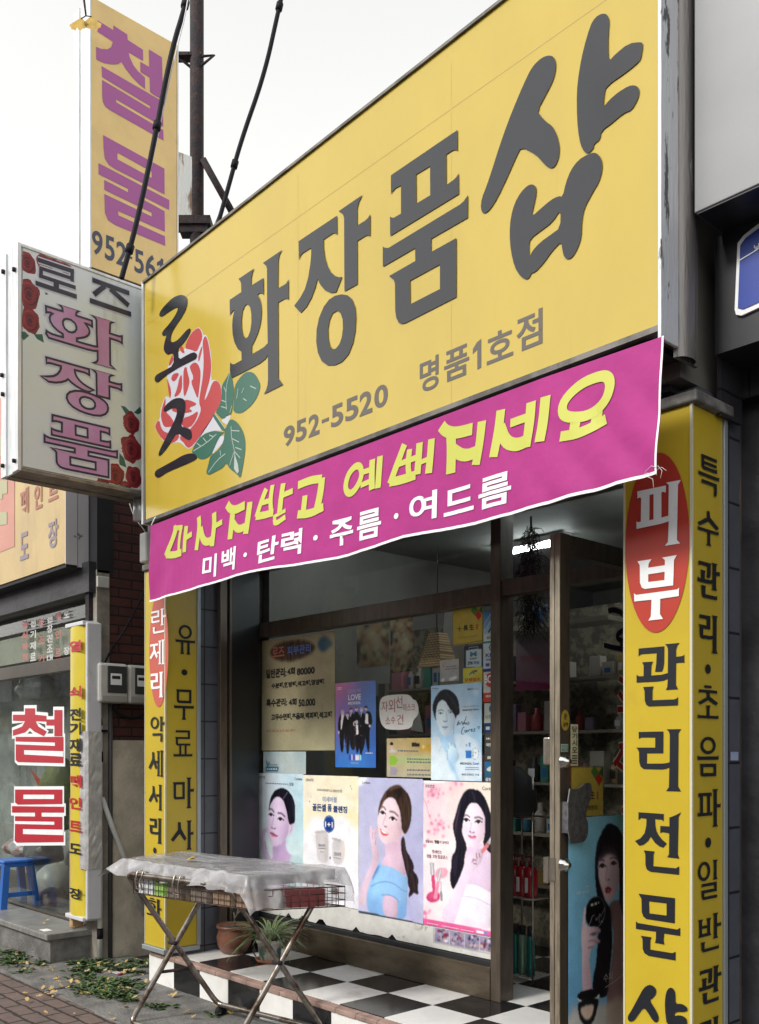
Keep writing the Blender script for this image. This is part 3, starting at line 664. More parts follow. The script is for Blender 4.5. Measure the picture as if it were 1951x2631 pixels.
petals = [[(520, 438), (560, 480), (572, 560), (540, 640), (505, 720), (440, 690), (375, 680), (385, 620), (440, 510)],
          [(600, 528), (630, 580), (655, 720), (670, 850), (665, 960), (645, 1060), (610, 1180), (590, 1275), (640, 1180), (680, 1060), (720, 1033), (770, 1070), (788, 1180), (775, 1290), (720, 1390), (650, 1500), (580, 1600), (520, 1700), (430, 1800), (385, 1780), (365, 1740), (310, 1690), (340, 1640), (420, 1600), (500, 1500), (540, 1420), (556, 1355), (535, 1300), (535, 1240), (555, 1120), (575, 1000), (585, 850), (582, 720), (570, 600)],
          [(575, 640), (545, 690), (520, 790), (530, 840), (560, 730)],
          [(480, 830), (520, 850), (550, 920), (548, 1020), (535, 1130), (520, 1250), (490, 1180), (440, 1050), (475, 1010), (430, 900), (430, 870)],
          [(360, 900), (395, 880), (400, 940), (430, 1040), (410, 1130), (375, 1220), (360, 1200), (355, 1050)],
          [(340, 960), (345, 1100), (320, 1190), (245, 1235), (290, 1120), (310, 1010)], [(240, 740), (245, 820), (200, 880), (190, 860), (210, 800)],
          [(170, 1000), (200, 1080), (220, 1150), (215, 1235), (200, 1230), (185, 1120)], [(310, 650), (340, 640), (380, 740), (330, 720)], [(240, 960), (320, 950), (260, 1055), (215, 1030)],
          [(380, 1250), (450, 1265), (520, 1305), (410, 1345), (468, 1385), (380, 1405), (280, 1400), (215, 1370), (300, 1300)],
          [(160, 1215), (130, 1300), (105, 1400), (110, 1480), (140, 1560), (200, 1560), (260, 1540), (230, 1460), (170, 1400), (150, 1360)],
          [(85, 1470), (40, 1540), (50, 1590), (120, 1700), (200, 1745), (280, 1720), (320, 1650), (250, 1630), (160, 1625), (110, 1580)],
          [(350, 1460), (450, 1430), (530, 1370), (500, 1480), (430, 1570), (340, 1560)]]
b_ = MB()
for i, p in enumerate(petals): px_poly(b_, PS, z4(p), 0.0011 + 0.00006 * i, sm=1)
b_.build('petals', mat('rose_red_ink', (0.42, 0.055, 0.06), rough=0.3), rose_o)
leaves = [[(885, 930), (905, 1010), (925, 1130), (930, 1200), (915, 1290), (900, 1420), (860, 1420), (800, 1480), (740, 1420), (720, 1390), (770, 1310), (790, 1210), (785, 1100), (840, 1010)],
          [(1100, 935), (1160, 960), (1200, 1030), (1225, 1090), (1205, 1180), (1160, 1270), (1090, 1350), (1000, 1410), (940, 1400), (915, 1370), (925, 1290), (935, 1190), (930, 1110), (980, 1020), (1040, 955)],
          [(890, 1465), (960, 1500), (1020, 1590), (1050, 1690), (1055, 1800), (1040, 1920), (1020, 2030), (1000, 2140), (960, 2090), (880, 2030), (840, 1960), (800, 2020), (720, 2060), (650, 2100), (610, 2080), (640, 1980), (660, 1880), (740, 1830), (810, 1730), (820, 1620), (850, 1530)],
          [(700, 1600), (800, 1620), (830, 1610), (760, 1670), (720, 1760), (680, 1850), (640, 1900), (560, 1930), (500, 1890), (450, 1850), (470, 1790), (520, 1700), (590, 1640)],
          [(695, 1400), (760, 1490), (845, 1590), (800, 1610), (740, 1520), (685, 1430)]]
b_ = MB()
for i, p in enumerate(leaves): px_poly(b_, PS, z4(p), 0.0021 + 0.0001 * i, sm=1)
b_.build('leaves', mat('rose_green_ink', (0.028, 0.12, 0.085), rough=0.3), rose_o)
b_ = MB()
veins = [[(880, 960), (845, 1080), (835, 1240), (845, 1370)], [(840, 1170), (815, 1110)], [(838, 1280), (790, 1260)], [(845, 1350), (785, 1330)], [(975, 1130), (960, 1240)], [(1040, 1120), (1015, 1180)], [(1110, 1100), (1175, 1130)], [(905, 1320), (880, 1400)], [(1030, 1240), (1070, 1265)],
         [(895, 1550), (900, 1680), (935, 1830), (965, 2080)], [(900, 1600), (990, 1605)], [(905, 1690), (985, 1730)], [(945, 1790), (1015, 1815)], [(940, 1840), (1000, 1910)], [(930, 1840), (880, 1990)], [(830, 1860), (740, 1930), (640, 2070)], [(780, 1880), (770, 1820)], [(730, 1640), (620, 1740), (470, 1830)], [(700, 1670), (650, 1650)], [(620, 1730), (580, 1680)], [(560, 1780), (510, 1740)], [(720, 1420), (830, 1580)]]
for i_, p in enumerate(veins):
    if i_ in (4, 9, 14, 17, 21): b_.build('leaf_veins', mat('rose_vein_ink', (0.40, 0.45, 0.42), rough=0.3), rose_o); b_ = MB()
    px_stroke(b_, PS, z4(p), 2.2, 0.0027, 1)
px_poly(b_, PS, z4([(935, 1860), (975, 1980), (985, 2060), (965, 2085), (930, 2030)]), 0.0038)
b_.build('leaf_veins', mat('rose_vein_ink', (0.40, 0.45, 0.42), rough=0.3), rose_o)
# ================================================================ glyph library (traced strokes, reusable on any plane)
def norm_glyph(parts, zf, pl):
    """traced photo polygons -> unit-square glyph, so that the same letter can be set elsewhere"""
    ab = [([pl.ab(*p) for p in zf(o)], [pl.ab(*p) for p in zf(h)] if h else None) for o, h in parts]
    x0, x1, y0, y1 = extent([o for o, h in ab])
    f = lambda q: [((a - x0) / (x1 - x0), (b - y0) / (y1 - y0)) for a, b in q]
    return [(f(o), f(h) if h else None) for o, h in ab]
def set_glyph(b_, gl_, pl, bx, off=0.003):
    a0, b0, a1, b1 = bx
    f = lambda q: [(a0 + x * (a1 - a0), b0 + y * (b1 - b0)) for x, y in q]
    for o, h in gl_: b_.sheet(pl, f(o), off, [f(h)] if h else ())
def outline_glyph(b_, gl_, pl, bx, w, off):
    a0, b0, a1, b1 = bx
    f = lambda q: [(a0 + x * (a1 - a0), b0 + y * (b1 - b0)) for x, y in q]
    for i, (o, h) in enumerate(gl_):
        for j, q in enumerate((o, h)):
            if q: add_ribbon(b_, pl, f(q), w, off + 0.0001 * (2 * i + j), True)
G_HWA = norm_glyph([(HWA, HWAH)], z1, PS); G_JANG = norm_glyph(JANG, z2, PS); G_PUM = norm_glyph(PUM, z3, PS)
PF = Plane('Y', Y_P)                       # street faces of both pillar signs
p1f = lambda p: Z(1590, 1150, .22436, p); p2f = lambda p: Z(1590, 1630, .22436, p); p3f = lambda p: Z(1590, 2130, .22481, p)
PI = [([(225, 505), (552, 437), (550, 520), (520, 508), (500, 520), (500, 805), (580, 783), (585, 430), (553, 405), (725, 372), (690, 430), (678, 1060), (715, 1100), (540, 1127), (575, 1085), (585, 845), (560, 855), (500, 875), (215, 935), (213, 848), (235, 858), (265, 850), (268, 580), (245, 575), (225, 590)], [(365, 545), (410, 535), (410, 825), (362, 835)])]
BU = [([(225, 1305), (388, 1280), (355, 1330), (350, 1378), (540, 1350), (540, 1290), (508, 1262), (677, 1233), (645, 1290), (635, 1580), (310, 1622), (275, 1605), (255, 1550), (253, 1350)], [(350, 1455), (538, 1425), (535, 1520), (350, 1542)]),
      ([(188, 1670), (210, 1690), (660, 1630), (685, 1625), (703, 1605), (700, 1703), (488, 1735), (485, 1910), (520, 1965), (352, 1983), (380, 1935), (388, 1745), (190, 1765)], None)]
GWAN = [([(232, 163), (527, 137), (525, 330), (515, 390), (500, 427), (422, 430), (435, 330), (440, 215), (260, 228), (232, 253)], None),
        ([(273, 320), (398, 312), (380, 355), (375, 472), (500, 462), (568, 443), (570, 170), (560, 140), (537, 113), (703, 98), (675, 130), (662, 180), (662, 258), (735, 248), (757, 232), (757, 328), (735, 322), (662, 328), (660, 580), (685, 628), (545, 637), (562, 600), (568, 508), (520, 530), (450, 540), (210, 552), (210, 463), (235, 480), (290, 480), (292, 360)], None),
        ([(285, 603), (405, 597), (392, 640), (390, 755), (640, 745), (665, 738), (685, 717), (683, 812), (350, 825), (320, 805), (305, 760), (302, 650)], None)]
RI = [([(233, 1118), (517, 1112), (515, 1363), (328, 1363), (328, 1480), (500, 1480), (550, 1475), (588, 1465), (590, 1150), (580, 1115), (553, 1088), (722, 1085), (690, 1130), (685, 1740), (718, 1800), (548, 1795), (580, 1750), (585, 1525), (550, 1540), (500, 1548), (290, 1543), (255, 1515), (240, 1460), (238, 1350), (225, 1320), (205, 1297), (423, 1297), (423, 1182), (260, 1182), (235, 1197)], None)]
JEON = [([(230, -191), (520, -171), (518, -85), (495, -105), (420, -112), (425, -30), (435, 20), (460, 70), (500, 120), (555, 168), (515, 215), (470, 200), (420, 160), (370, 90), (340, 140), (290, 180), (240, 193), (190, 137), (250, 110), (300, 50), (320, -40), (322, -115), (260, -125), (230, -100)], None),
        ([(718, -191), (690, -135), (680, 290), (700, 340), (558, 323), (580, 290), (583, 50), (505, 35), (480, 48), (480, -35), (585, -28), (585, -130), (650, -155)], None),
        ([(292, 245), (415, 257), (403, 295), (400, 425), (660, 450), (697, 428), (695, 523), (365, 488), (325, 460), (312, 410), (310, 290)], None)]
MUN = [([(230, 740), (648, 792), (645, 1080), (320, 1030), (285, 1000), (268, 950), (265, 800)], [(352, 828), (552, 852), (552, 990), (355, 965)]),
       ([(202, 1055), (225, 1075), (675, 1150), (708, 1130), (708, 1223), (525, 1195), (518, 1280), (530, 1322), (420, 1303), (430, 1260), (432, 1175), (202, 1142)], None),
       ([(258, 1220), (380, 1238), (367, 1270), (365, 1378), (620, 1420), (655, 1403), (655, 1503), (345, 1450), (300, 1420), (280, 1370), (278, 1260)], None)]
SYA2 = [([(350, 1778), (400, 1790), (435, 1830), (435, 1880), (400, 1930), (358, 1955), (420, 2050), (460, 2130), (465, 2180), (440, 2215), (400, 2195), (330, 2080), (290, 2040), (230, 2120), (190, 2180), (150, 2205), (115, 2190), (110, 2140), (150, 2080), (220, 1950), (290, 1820)], None),
        ([(600, 1808), (640, 1830), (655, 1880), (655, 2000), (730, 1995), (795, 2040), (790, 2090), (650, 2088), (645, 2140), (700, 2125), (770, 2150), (790, 2190), (785, 2260), (700, 2260), (560, 2260), (535, 2050), (540, 1920), (560, 1840)], None)]
G_RI = norm_glyph(RI, p2f, PF); G_GWAN = norm_glyph(GWAN, p2f, PF)
# a small flared-serif stroke alphabet for the other sign letters: unit square, strokes (kind, ...)
def vbar(x, y0, y1, w=.16, ft=1, fb=1, fl=.055):
    l, r = x - w / 2, x + w / 2; p = []
    p += [(l, y1 - .07), (l - fl, y1)] if ft else [(l, y1)]
    p += [(r + fl, y1), (r, y1 - .07)] if ft else [(r, y1)]
    p += [(r, y0 + .07), (r + fl, y0)] if fb else [(r, y0)]
    p += [(l - fl, y0), (l, y0 + .07)] if fb else [(l, y0)]
    return (p, None)
def hbar(x0, x1, y, h=.1, fl=.035, dirn=1):
    b0, b1 = y - h / 2, y + h / 2
    if dirn > 0: return ([(x0, b0), (x1, b0), (x1, b1 + fl), (x1 - .05, b1), (x0 + .05, b1), (x0, b1 + fl)], None)
    if dirn < 0: return ([(x0, b0 - fl), (x0 + .05, b0), (x1 - .05, b0), (x1, b0 - fl), (x1, b1), (x0, b1)], None)
    return ([(x0, b0), (x1, b0), (x1, b1), (x0, b1)], None)
def ring(cx, cy, rx, ry, tx=.12, ty=.08):
    e = lambda a, b: [(cx + a * math.cos(t / 28 * 6.2832), cy + b * math.sin(t / 28 * 6.2832)) for t in range(28)]
    return (e(rx, ry), e(rx - tx, ry - ty))
def boxr(x0, x1, y0, y1, tx=.12, ty=.085): return ([(x0 - .04, y1), (x1, y1), (x1, y0), (x0 + .06, y0), (x0, y0 + .06), (x0, y1 - .07)], [(x0 + tx, y0 + ty), (x1 - tx, y0 + ty), (x1 - tx, y1 - ty), (x0 + tx, y1 - ty)])
def legs(cx, yt, yb, xl_, xr_, w=.13): return ([(cx - w / 2, yt), (cx + w / 2, yt), (cx + w / 2 + .02, yt - (yt - yb) * .35), (xr_ + .04, yb + .07), (xr_ - .06, yb - .01), (cx + .02, yt - (yt - yb) * .62), (xl_ + .08, yb - .01), (xl_ - .03, yb + .06), (cx - w / 2, yt - (yt - yb) * .4)], None)
def nieun(x0, x1, y0, y1, tx=.12, ty=.085): return ([(x0 - .03, y1), (x0 + tx + .03, y1), (x0 + tx, y1 - .06), (x0 + tx, y0 + ty), (x1 - .05, y0 + ty), (x1, y0 + ty + .04), (x1, y0), (x0 + .07, y0), (x0, y0 + .07), (x0, y1 - .06)], None)
def rieul(x0, x1, y0, y1, tx=.12, ty=.08):
    m = (y0 + y1) / 2
    return ([(x0, y1), (x1, y1), (x1, m - ty / 2), (x0 + tx, m - ty / 2), (x0 + tx, y0 + ty), (x1 + .02, y0 + ty), (x1 + .02, y0), (x0 + .06, y0), (x0, y0 + .06), (x0, m - .02), (x0 - .04, m + ty / 2), (x1 - tx, m + ty / 2), (x1 - tx, y1 - ty), (x0 + .03, y1 - ty), (x0, y1 - ty - .03)], None)
def giyeok(x0, x1, y0, y1, tx=.12, ty=.085): return ([(x0, y1), (x1, y1), (x1, y0 + .08), (x1 - .03, y0), (x1 - tx - .02, y0), (x1 - tx, y1 - ty), (x0 + .03, y1 - ty), (x0, y1 - ty - .03)], None)
def ptwo(x0, x1, y0, y1): return [hbar(x0, x1, y1 - .05, .085, .03, -1), hbar(x0 - .03, x1 + .03, y0 + .05, .085, .03, 1), ([(x0 + .08, y0 + .05), (x0 + .2, y0 + .05), (x0 + .2, y1 - .05), (x0 + .08, y1 - .05)], None), ([(x1 - .2, y0 + .05), (x1 - .08, y0 + .05), (x1 - .08, y1 - .05), (x1 - .2, y1 - .05)], None)]
ALPH = {
    '특': [hbar(.15, .9, .955, .085, .03, 0), hbar(.15, .88, .80, .075, .02, 0), nieun(.15, .9, .62, .99), hbar(0, 1, .48, .085), giyeok(.14, .88, 0, .34)],
    '수': [legs(.5, 1, .52, .02, .98), hbar(0, 1, .42, .085), vbar(.52, 0, .42, .13, 0, 1)],
    '초': [hbar(.33, .67, .96, .08, 0, 0), hbar(.06, .94, .82, .085, .03, -1), legs(.5, .80, .42, .05, .95), vbar(.5, .08, .40, .13, 1, 0), hbar(0, 1, .05, .085)],
    '음': [ring(.5, .78, .36, .22), hbar(0, 1, .46, .085), boxr(.14, .88, 0, .32)],
    '파': ptwo(.02, .62, .3, .92) + [vbar(.78, 0, 1, .14), hbar(.8, 1.02, .55, .09, .03, 1)],
    '일': [ring(.3, .74, .30, .25), vbar(.85, .48, 1, .13), rieul(.18, .92, 0, .42)],
    '반': [vbar(.12, .42, .9, .12), vbar(.48, .42, .9, .12), hbar(.1, .5, .68, .08, 0, 0), hbar(.1, .5, .46, .085, 0, 0), vbar(.78, .3, 1, .13), hbar(.8, 1.03, .66, .09), nieun(.15, .92, 0, .28)],
    '유': [ring(.5, .76, .34, .24), hbar(0, 1, .44, .085), vbar(.34, 0, .44, .12, 0, 1), vbar(.66, 0, .44, .12, 0, 1)],
    '무': [boxr(.14, .88, .55, 1), hbar(0, 1, .42, .085), vbar(.5, 0, .42, .13, 0, 1)],
    '료': [rieul(.12, .88, .42, 1), vbar(.36, .08, .44, .11, 0, 0), vbar(.64, .08, .44, .11, 0, 0), hbar(0, 1, .05, .09)],
    '마': [boxr(.04, .58, .3, .86), vbar(.78, 0, 1, .14), hbar(.8, 1.02, .58, .09)],
    '사': [legs(.36, .96, .32, .0, .66), vbar(.82, 0, 1, .14), hbar(.84, 1.02, .55, .09)],
    '란': [rieul(.02, .58, .46, .96), vbar(.78, .3, 1, .13), hbar(.8, 1.03, .66, .09), nieun(.15, .92, 0, .28)],
    '제': [hbar(.02, .58, .84, .085, .03, -1), legs(.3, .82, .28, .0, .52), vbar(.70, .02, .98, .11), vbar(.92, 0, 1, .11), hbar(.52, .72, .5, .085, 0, 0)],
    '악': [ring(.3, .76, .30, .24), vbar(.78, .42, 1, .13), hbar(.8, 1.03, .72, .09), giyeok(.16, .86, 0, .34)],
    '세': [legs(.3, .94, .28, .0, .54), vbar(.68, .02, .98, .11), vbar(.92, 0, 1, .11), hbar(.48, .7, .56, .085, 0, 0)],
    '서': [legs(.34, .94, .3, .0, .62), vbar(.86, 0, 1, .14), hbar(.58, .86, .58, .09, 0, 0)],
    '화': [hbar(.2, .5, .97, .07, 0, 0), hbar(.02, .64, .84, .085, .02, -1), ring(.33, .56, .27, .2), vbar(.33, .14, .36, .12, 0, 0), hbar(0, .7, .1, .085), vbar(.80, 0, 1, .14), hbar(.82, 1.02, .5, .09)],
}
ALPH['리'] = G_RI; ALPH['관'] = G_GWAN
def set_char(b_, ch, pl, bx, off):
    if ch == '·':
        a0, b0, a1, b1 = bx; b_.sheet(pl, [((a0 + a1) / 2 + (a1 - a0) / 2 * math.cos(t / 18 * 6.2832), (b0 + b1) / 2 + (b1 - b0) / 2 * math.sin(t / 18 * 6.2832)) for t in range(18)], off); return
    a0, b0, a1, b1 = bx
    for i, (o, h) in enumerate(ALPH[ch]):
        f = lambda q: [(a0 + x * (a1 - a0), b0 + y * (b1 - b0)) for x, y in q]
        b_.sheet(pl, f(o), off + 0.0003 * i, [f(h)] if h else ())

# ================================================================ pillar signs
def pillar_sign(x0, x1, yb, z0, z1, label):
    t = thing('pillar_sign', (x0, Y_P, 0), label, 'pillar sign', 'yellow box signs wrapped round the shop pillars')
    b_ = MB(); b_.box(x0, x1, Y_P, yb, z0, z1, 0.004); b_.build('sign_box', M_YELP, t)
    b_ = MB()
    b_.box(x1 - 0.006, x1 + 0.004, Y_P - 0.004, Y_P + 0.006, z0, z1); b_.box(x0 - 0.003, x0 + 0.004, Y_P - 0.003, Y_P + 0.005, z0, z1)
    b_.build('corner_trim', mat('pale_trim', (0.55, 0.52, 0.38), rough=0.4), t)
    b_ = MB(); b_.box(x1 - 0.02, x1 + 0.008, yb + 0.001, yb + 0.028, z0, z1, 0.003); b_.build('edge_trim', mat('bluish_trim', (0.33, 0.37, 0.40), rough=0.4, metal=0.4), t)
    b_ = MB(); b_.box(x0 - 0.012, x1 + 0.03, Y_P - 0.02, yb + 0.035, z1 + .001, z1 + 0.045, 0.008); b_.build('cap', mat('dirty_grey_cap', (0.17, 0.17, 0.165), rough=0.7, var=0.4, vscale=12), t)
    b_ = MB(); b_.box(x0 - 0.012, x1 + 0.012, Y_P - 0.02, yb + 0.02, z0 - 0.034, z0 - .001, 0.004); b_.build('base_ledge', mat('bluish_trim', (0.33, 0.37, 0.40)), t)
    return t
xa, xb = PF.ab(1605, 2000)[0], PF.ab(1778, 2000)[0]
ztop = PF.ab(1777, 1036)[1]
PR = Plane('X', xb)
ps = pillar_sign(xa, xb, PR.ab(1858, 2000)[0], 0.26, ztop, 'right yellow pillar sign with white letters in a tall red oval beside the open door')
b_ = MB(); a0, _ = PF.ab(1609, 1400); a1, _ = PF.ab(1773, 1400); c1 = PF.ab(1700, 1161)[1]; c0 = PF.ab(1684, 1626)[1]
b_.sheet(PF, [((a0 + a1) / 2 + (a1 - a0) / 2 * math.cos(t / 48 * 6.2832), (c0 + c1) / 2 + (c1 - c0) / 2 * math.sin(t / 48 * 6.2832)) for t in range(48)], 0.003)
b_.build('red_oval', M_REDOV, ps)
def pletter(parts, zf, m, par, off):
    b_ = MB()
    for i, (o, h) in enumerate(parts): px_poly(b_, PF, zf(o), off + .0004 * i, [zf(h)] if h else ())
    b_.build('letter', m, par)
pletter(PI, p1f, mat('white_film_stained', (0.74, 0.77, 0.80), rough=0.4, dirt=((0.40, 0.41, 0.40), 7, (1, 1, 1), 0.55, 0.8)), ps, 0.006); pletter(BU, p1f, M_WHITE, ps, 0.006)
for parts, zf in ((GWAN, p2f), (RI, p2f), (JEON, p3f), (MUN, p3f)): pletter(parts, zf, M_BLKP, ps, 0.002)
b_ = MB()
for i, (o, h) in enumerate(SYA2): px_poly(b_, PF, p3f(o), 0.004 + .0004 * i, (), 1)
b_.build('letter', M_BLKP, ps)
side = [('특', 1793, 1163, 1846, 1281), ('수', 1791.5, 1305, 1845, 1410), ('관', 1791, 1437, 1848, 1545), ('리', 1793, 1575, 1843, 1681), ('·', 1811, 1706, 1825, 1732), ('초', 1791, 1759.5, 1844, 1848.6), ('음', 1791, 1893, 1845, 1995),
        ('파', 1792, 2026, 1848, 2128), ('·', 1811, 2151, 1826, 2179), ('일', 1792, 2207, 1844, 2315), ('반', 1792, 2342, 1849, 2450), ('관', 1795, 2476, 1852, 2586), ('리', 1795, 2608, 1846, 2715)]
for ch, u0, v0, u1, v1 in side:
    b_ = MB(); set_char(b_, ch, PR, PR.box(u0, v0, u1, v1), 0.004); b_.build('letter', M_BLKP, ps)
# left pillar
xa2, xb2 = PF.ab(373, 2000)[0], PF.ab(425, 2000)[0]
PL = Plane('X', xb2)
pl2 = pillar_sign(xa2, xb2, PL.ab(506, 2000)[0], PF.ab(425, 2440)[1], PF.ab(384, 1466)[1], 'left yellow pillar sign with a faded red oval behind the covered goods stand')
zl = lambda x0, y0, x1, y1: (370 + x0 * .38603, 1540 + y0 * .38603, 370 + x1 * .38603, 1540 + y1 * .38603)
b_ = MB(); u0, v0, u1, v1 = zl(38, -60, 165, 728); a0, c0, a1, c1 = PF.box(u0, v0, u1, v1)
b_.sheet(PF, [((a0 + a1) / 2 + (a1 - a0) / 2 * math.cos(t / 48 * 6.2832), (c0 + c1) / 2 + (c1 - c0) / 2 * math.sin(t / 48 * 6.2832)) for t in range(48)], 0.003)
b_.build('red_oval', M_REDFADE, pl2)
for ch, bx, m in [('란', (52, 58, 148, 235), M_WHITE), ('제', (45, 268, 140, 445), M_WHITE), ('리', (45, 482, 133, 660), M_WHITE), ('악', (48, 780, 140, 950), M_BLKP), ('세', (38, 1005, 130, 1180), M_BLKP), ('서', (38, 1230, 125, 1405), M_BLKP), ('리', (38, 1450, 122, 1628), M_BLKP), ('·', (66, 1650, 86, 1692), M_BLKP), ('화', (25, 1980, 118, 2125), M_BLKP)]:
    b_ = MB(); set_char(b_, ch, PF, PF.box(*zl(*bx)), 0.006); b_.build('letter', m, pl2)
for ch, bx in [('유', (208, 165, 338, 372)), ('·', (248, 465, 288, 508)), ('무', (198, 598, 330, 805)), ('료', (195, 872, 320, 1048)), ('마', (190, 1185, 328, 1395)), ('사', (182, 1470, 325, 1675))]:
    b_ = MB(); set_char(b_, ch, PL, PL.box(*zl(*bx)), 0.004); b_.build('letter', M_BLKP, pl2)

# ================================================================ pink banner
bn = thing('banner', (-3.9, 3.02, 2.9), 'pink cloth banner with yellow brush letters and a white hem hung under the signboard', 'banner')
YB = 3.025
PB = Plane('Y', YB)
btop = [PB.ab(u, v + 5) for u, v in ((391, 1347), (640, 1252), (880, 1163), (1110, 1077), (1400, 968), (1712, 860))]
bbot = [PB.ab(u, v) for u, v in ((394, 1546), (450, 1531), (519, 1514), (600, 1490), (661, 1474), (760, 1460), (880, 1438), (970, 1412), (1050, 1382), (1110, 1372), (1276, 1341), (1440, 1298), (1604, 1252), (1693, 1229))]
def interp(pts, a):
    for p, q in zip(pts[:-1], pts[1:]):
        if a <= q[0] or q is pts[-1]: return p[1] + (q[1] - p[1]) * (a - p[0]) / (q[0] - p[0])
A0, A1 = btop[0][0], btop[-1][0]
def bwave(a, b):
    """how far the cloth swings out from its plane, metres"""
    t = interp(btop, a); h = max(0.0, min(1.0, (t - b) / 0.48))
    s_ = (a - A0) / (A1 - A0)
    w_ = 0.014 * math.sin(a * 7.5 + 0.6) + 0.008 * math.sin(a * 17 + b * 3) + 0.035 * math.sin(a * 2.9 + 1.0)
    cr = max(0, (s_ - 0.72) / 0.28); d_ = (1 - s_) * 3.6 - (t - b) * 1.1          # folds fanning from the pulled right corner
    q_ = (b + a * 1.25) * 12; w_ += 0.026 * cr * (abs(math.sin(q_)) ** 1.5 - .5) + .006 * math.sin(a * 31) ** 9
    cl = max(0, (0.12 - s_) / 0.12); w_ += 0.02 * cl * math.sin((b - a * 1.2) * 13)
    return 0.012 + h * (0.03 + w_ * 0.5)
def bpt(a, b, off=0.0): return Vector((a, YB - bwave(a, b) - off, b))
nA, nB = 240, 30
b_ = MB(); vs = []
for i in range(nA + 1):
    a = A0 + (A1 - A0) * i / nA; t, bo = interp(btop, a), interp(bbot, a)
    for j in range(nB + 1):
        b = t + (bo - t) * j / nB; vs.append(bpt(a, b))
fs = [(i * (nB + 1) + j, i * (nB + 1) + j + 1, (i + 1) * (nB + 1) + j + 1, (i + 1) * (nB + 1) + j) for i in range(nA) for j in range(nB)]
b_.add(vs, fs, True)
M_PINK = mat('magenta_banner_cloth', (0.37, 0.034, 0.205), rough=0.65, spec=0.2, var=0.05, vscale=6, bump=0.35, bscale=7)
b_.build('cloth', M_PINK, bn)
b_ = MB()
hem = [bpt(A0 + (A1 - A0) * i / 200, interp(bbot, A0 + (A1 - A0) * i / 200) + .004, 0.003) for i in range(201)]
hv = []
for p in hem: hv += [(p.x, p.y, p.z + .005), (p.x, p.y - .001, p.z - .007)]
b_.add(hv, [(2 * i, 2 * i + 1, 2 * i + 3, 2 * i + 2) for i in range(200)], True)
for a, x_ in ((A1 - .004, 1),):
    t, bo = interp(btop, a), interp(bbot, a); hv = []
    for j in range(31):
        b = t + (bo - t) * j / 30; p = bpt(a, b, 0.003); hv += [(p.x - .004, p.y, p.z), (p.x + .004, p.y, p.z)]
    b_.add(hv, [(2 * i, 2 * i + 2, 2 * i + 3, 2 * i + 1) for i in range(30)], True)
b_.build('hem', M_WHITE, bn)
b_ = MB(); c = bpt(A1 - .006, interp(bbot, A1 - .006))
for k in range(6):
    a = random.uniform(-.9, .5); l_ = random.uniform(.03, .07); q = c + Vector((random.uniform(-.05, .01), -.002, random.uniform(0, .03)))
    b_.tube([q, q + Vector((math.cos(a) * l_ * .6, -.005, math.sin(a) * l_ * .6)), q + Vector((math.cos(a - .4) * l_, -.008, math.sin(a - .4) * l_))], 0.0008, 4)
b_.build('frayed_threads', M_WHITE, bn)
def drape(mb, off):
    """lay flat lettering (built on plane PB) onto the waving cloth"""
    bm = bmesh.new(); dl_ = bm.verts.layers.float.new('d')
    vs = [bm.verts.new((v[0], 0, v[2])) for v in mb.v]
    for f in mb.f:
        try: bm.faces.new([vs[i] for i in f])
        except ValueError: pass
    for i, v in enumerate(vs): v[dl_] = YB - mb.v[i][1]
    bmesh.ops.triangulate(bm, faces=bm.faces[:])
    for _ in range(5):
        es = [e for e in bm.edges if e.calc_length() > 0.035]
        if not es: break
        bmesh.ops.subdivide_edges(bm, edges=es, cuts=1)
        bmesh.ops.triangulate(bm, faces=[f for f in bm.faces if len(f.verts) > 3])
    out = MB(); idx = {}
    for v in bm.verts: idx[v] = len(out.v); p = bpt(v.co.x, v.co.z, off + v[dl_]); out.v.append(tuple(p))
    for f in bm.faces: out.f.append(tuple(idx[v] for v in f.verts)); out.sm.append(True)
    bm.free(); return out
zBL = lambda p: Z(400, 950, .39952, p); zBR = lambda p: Z(980, 920, .39952, p)
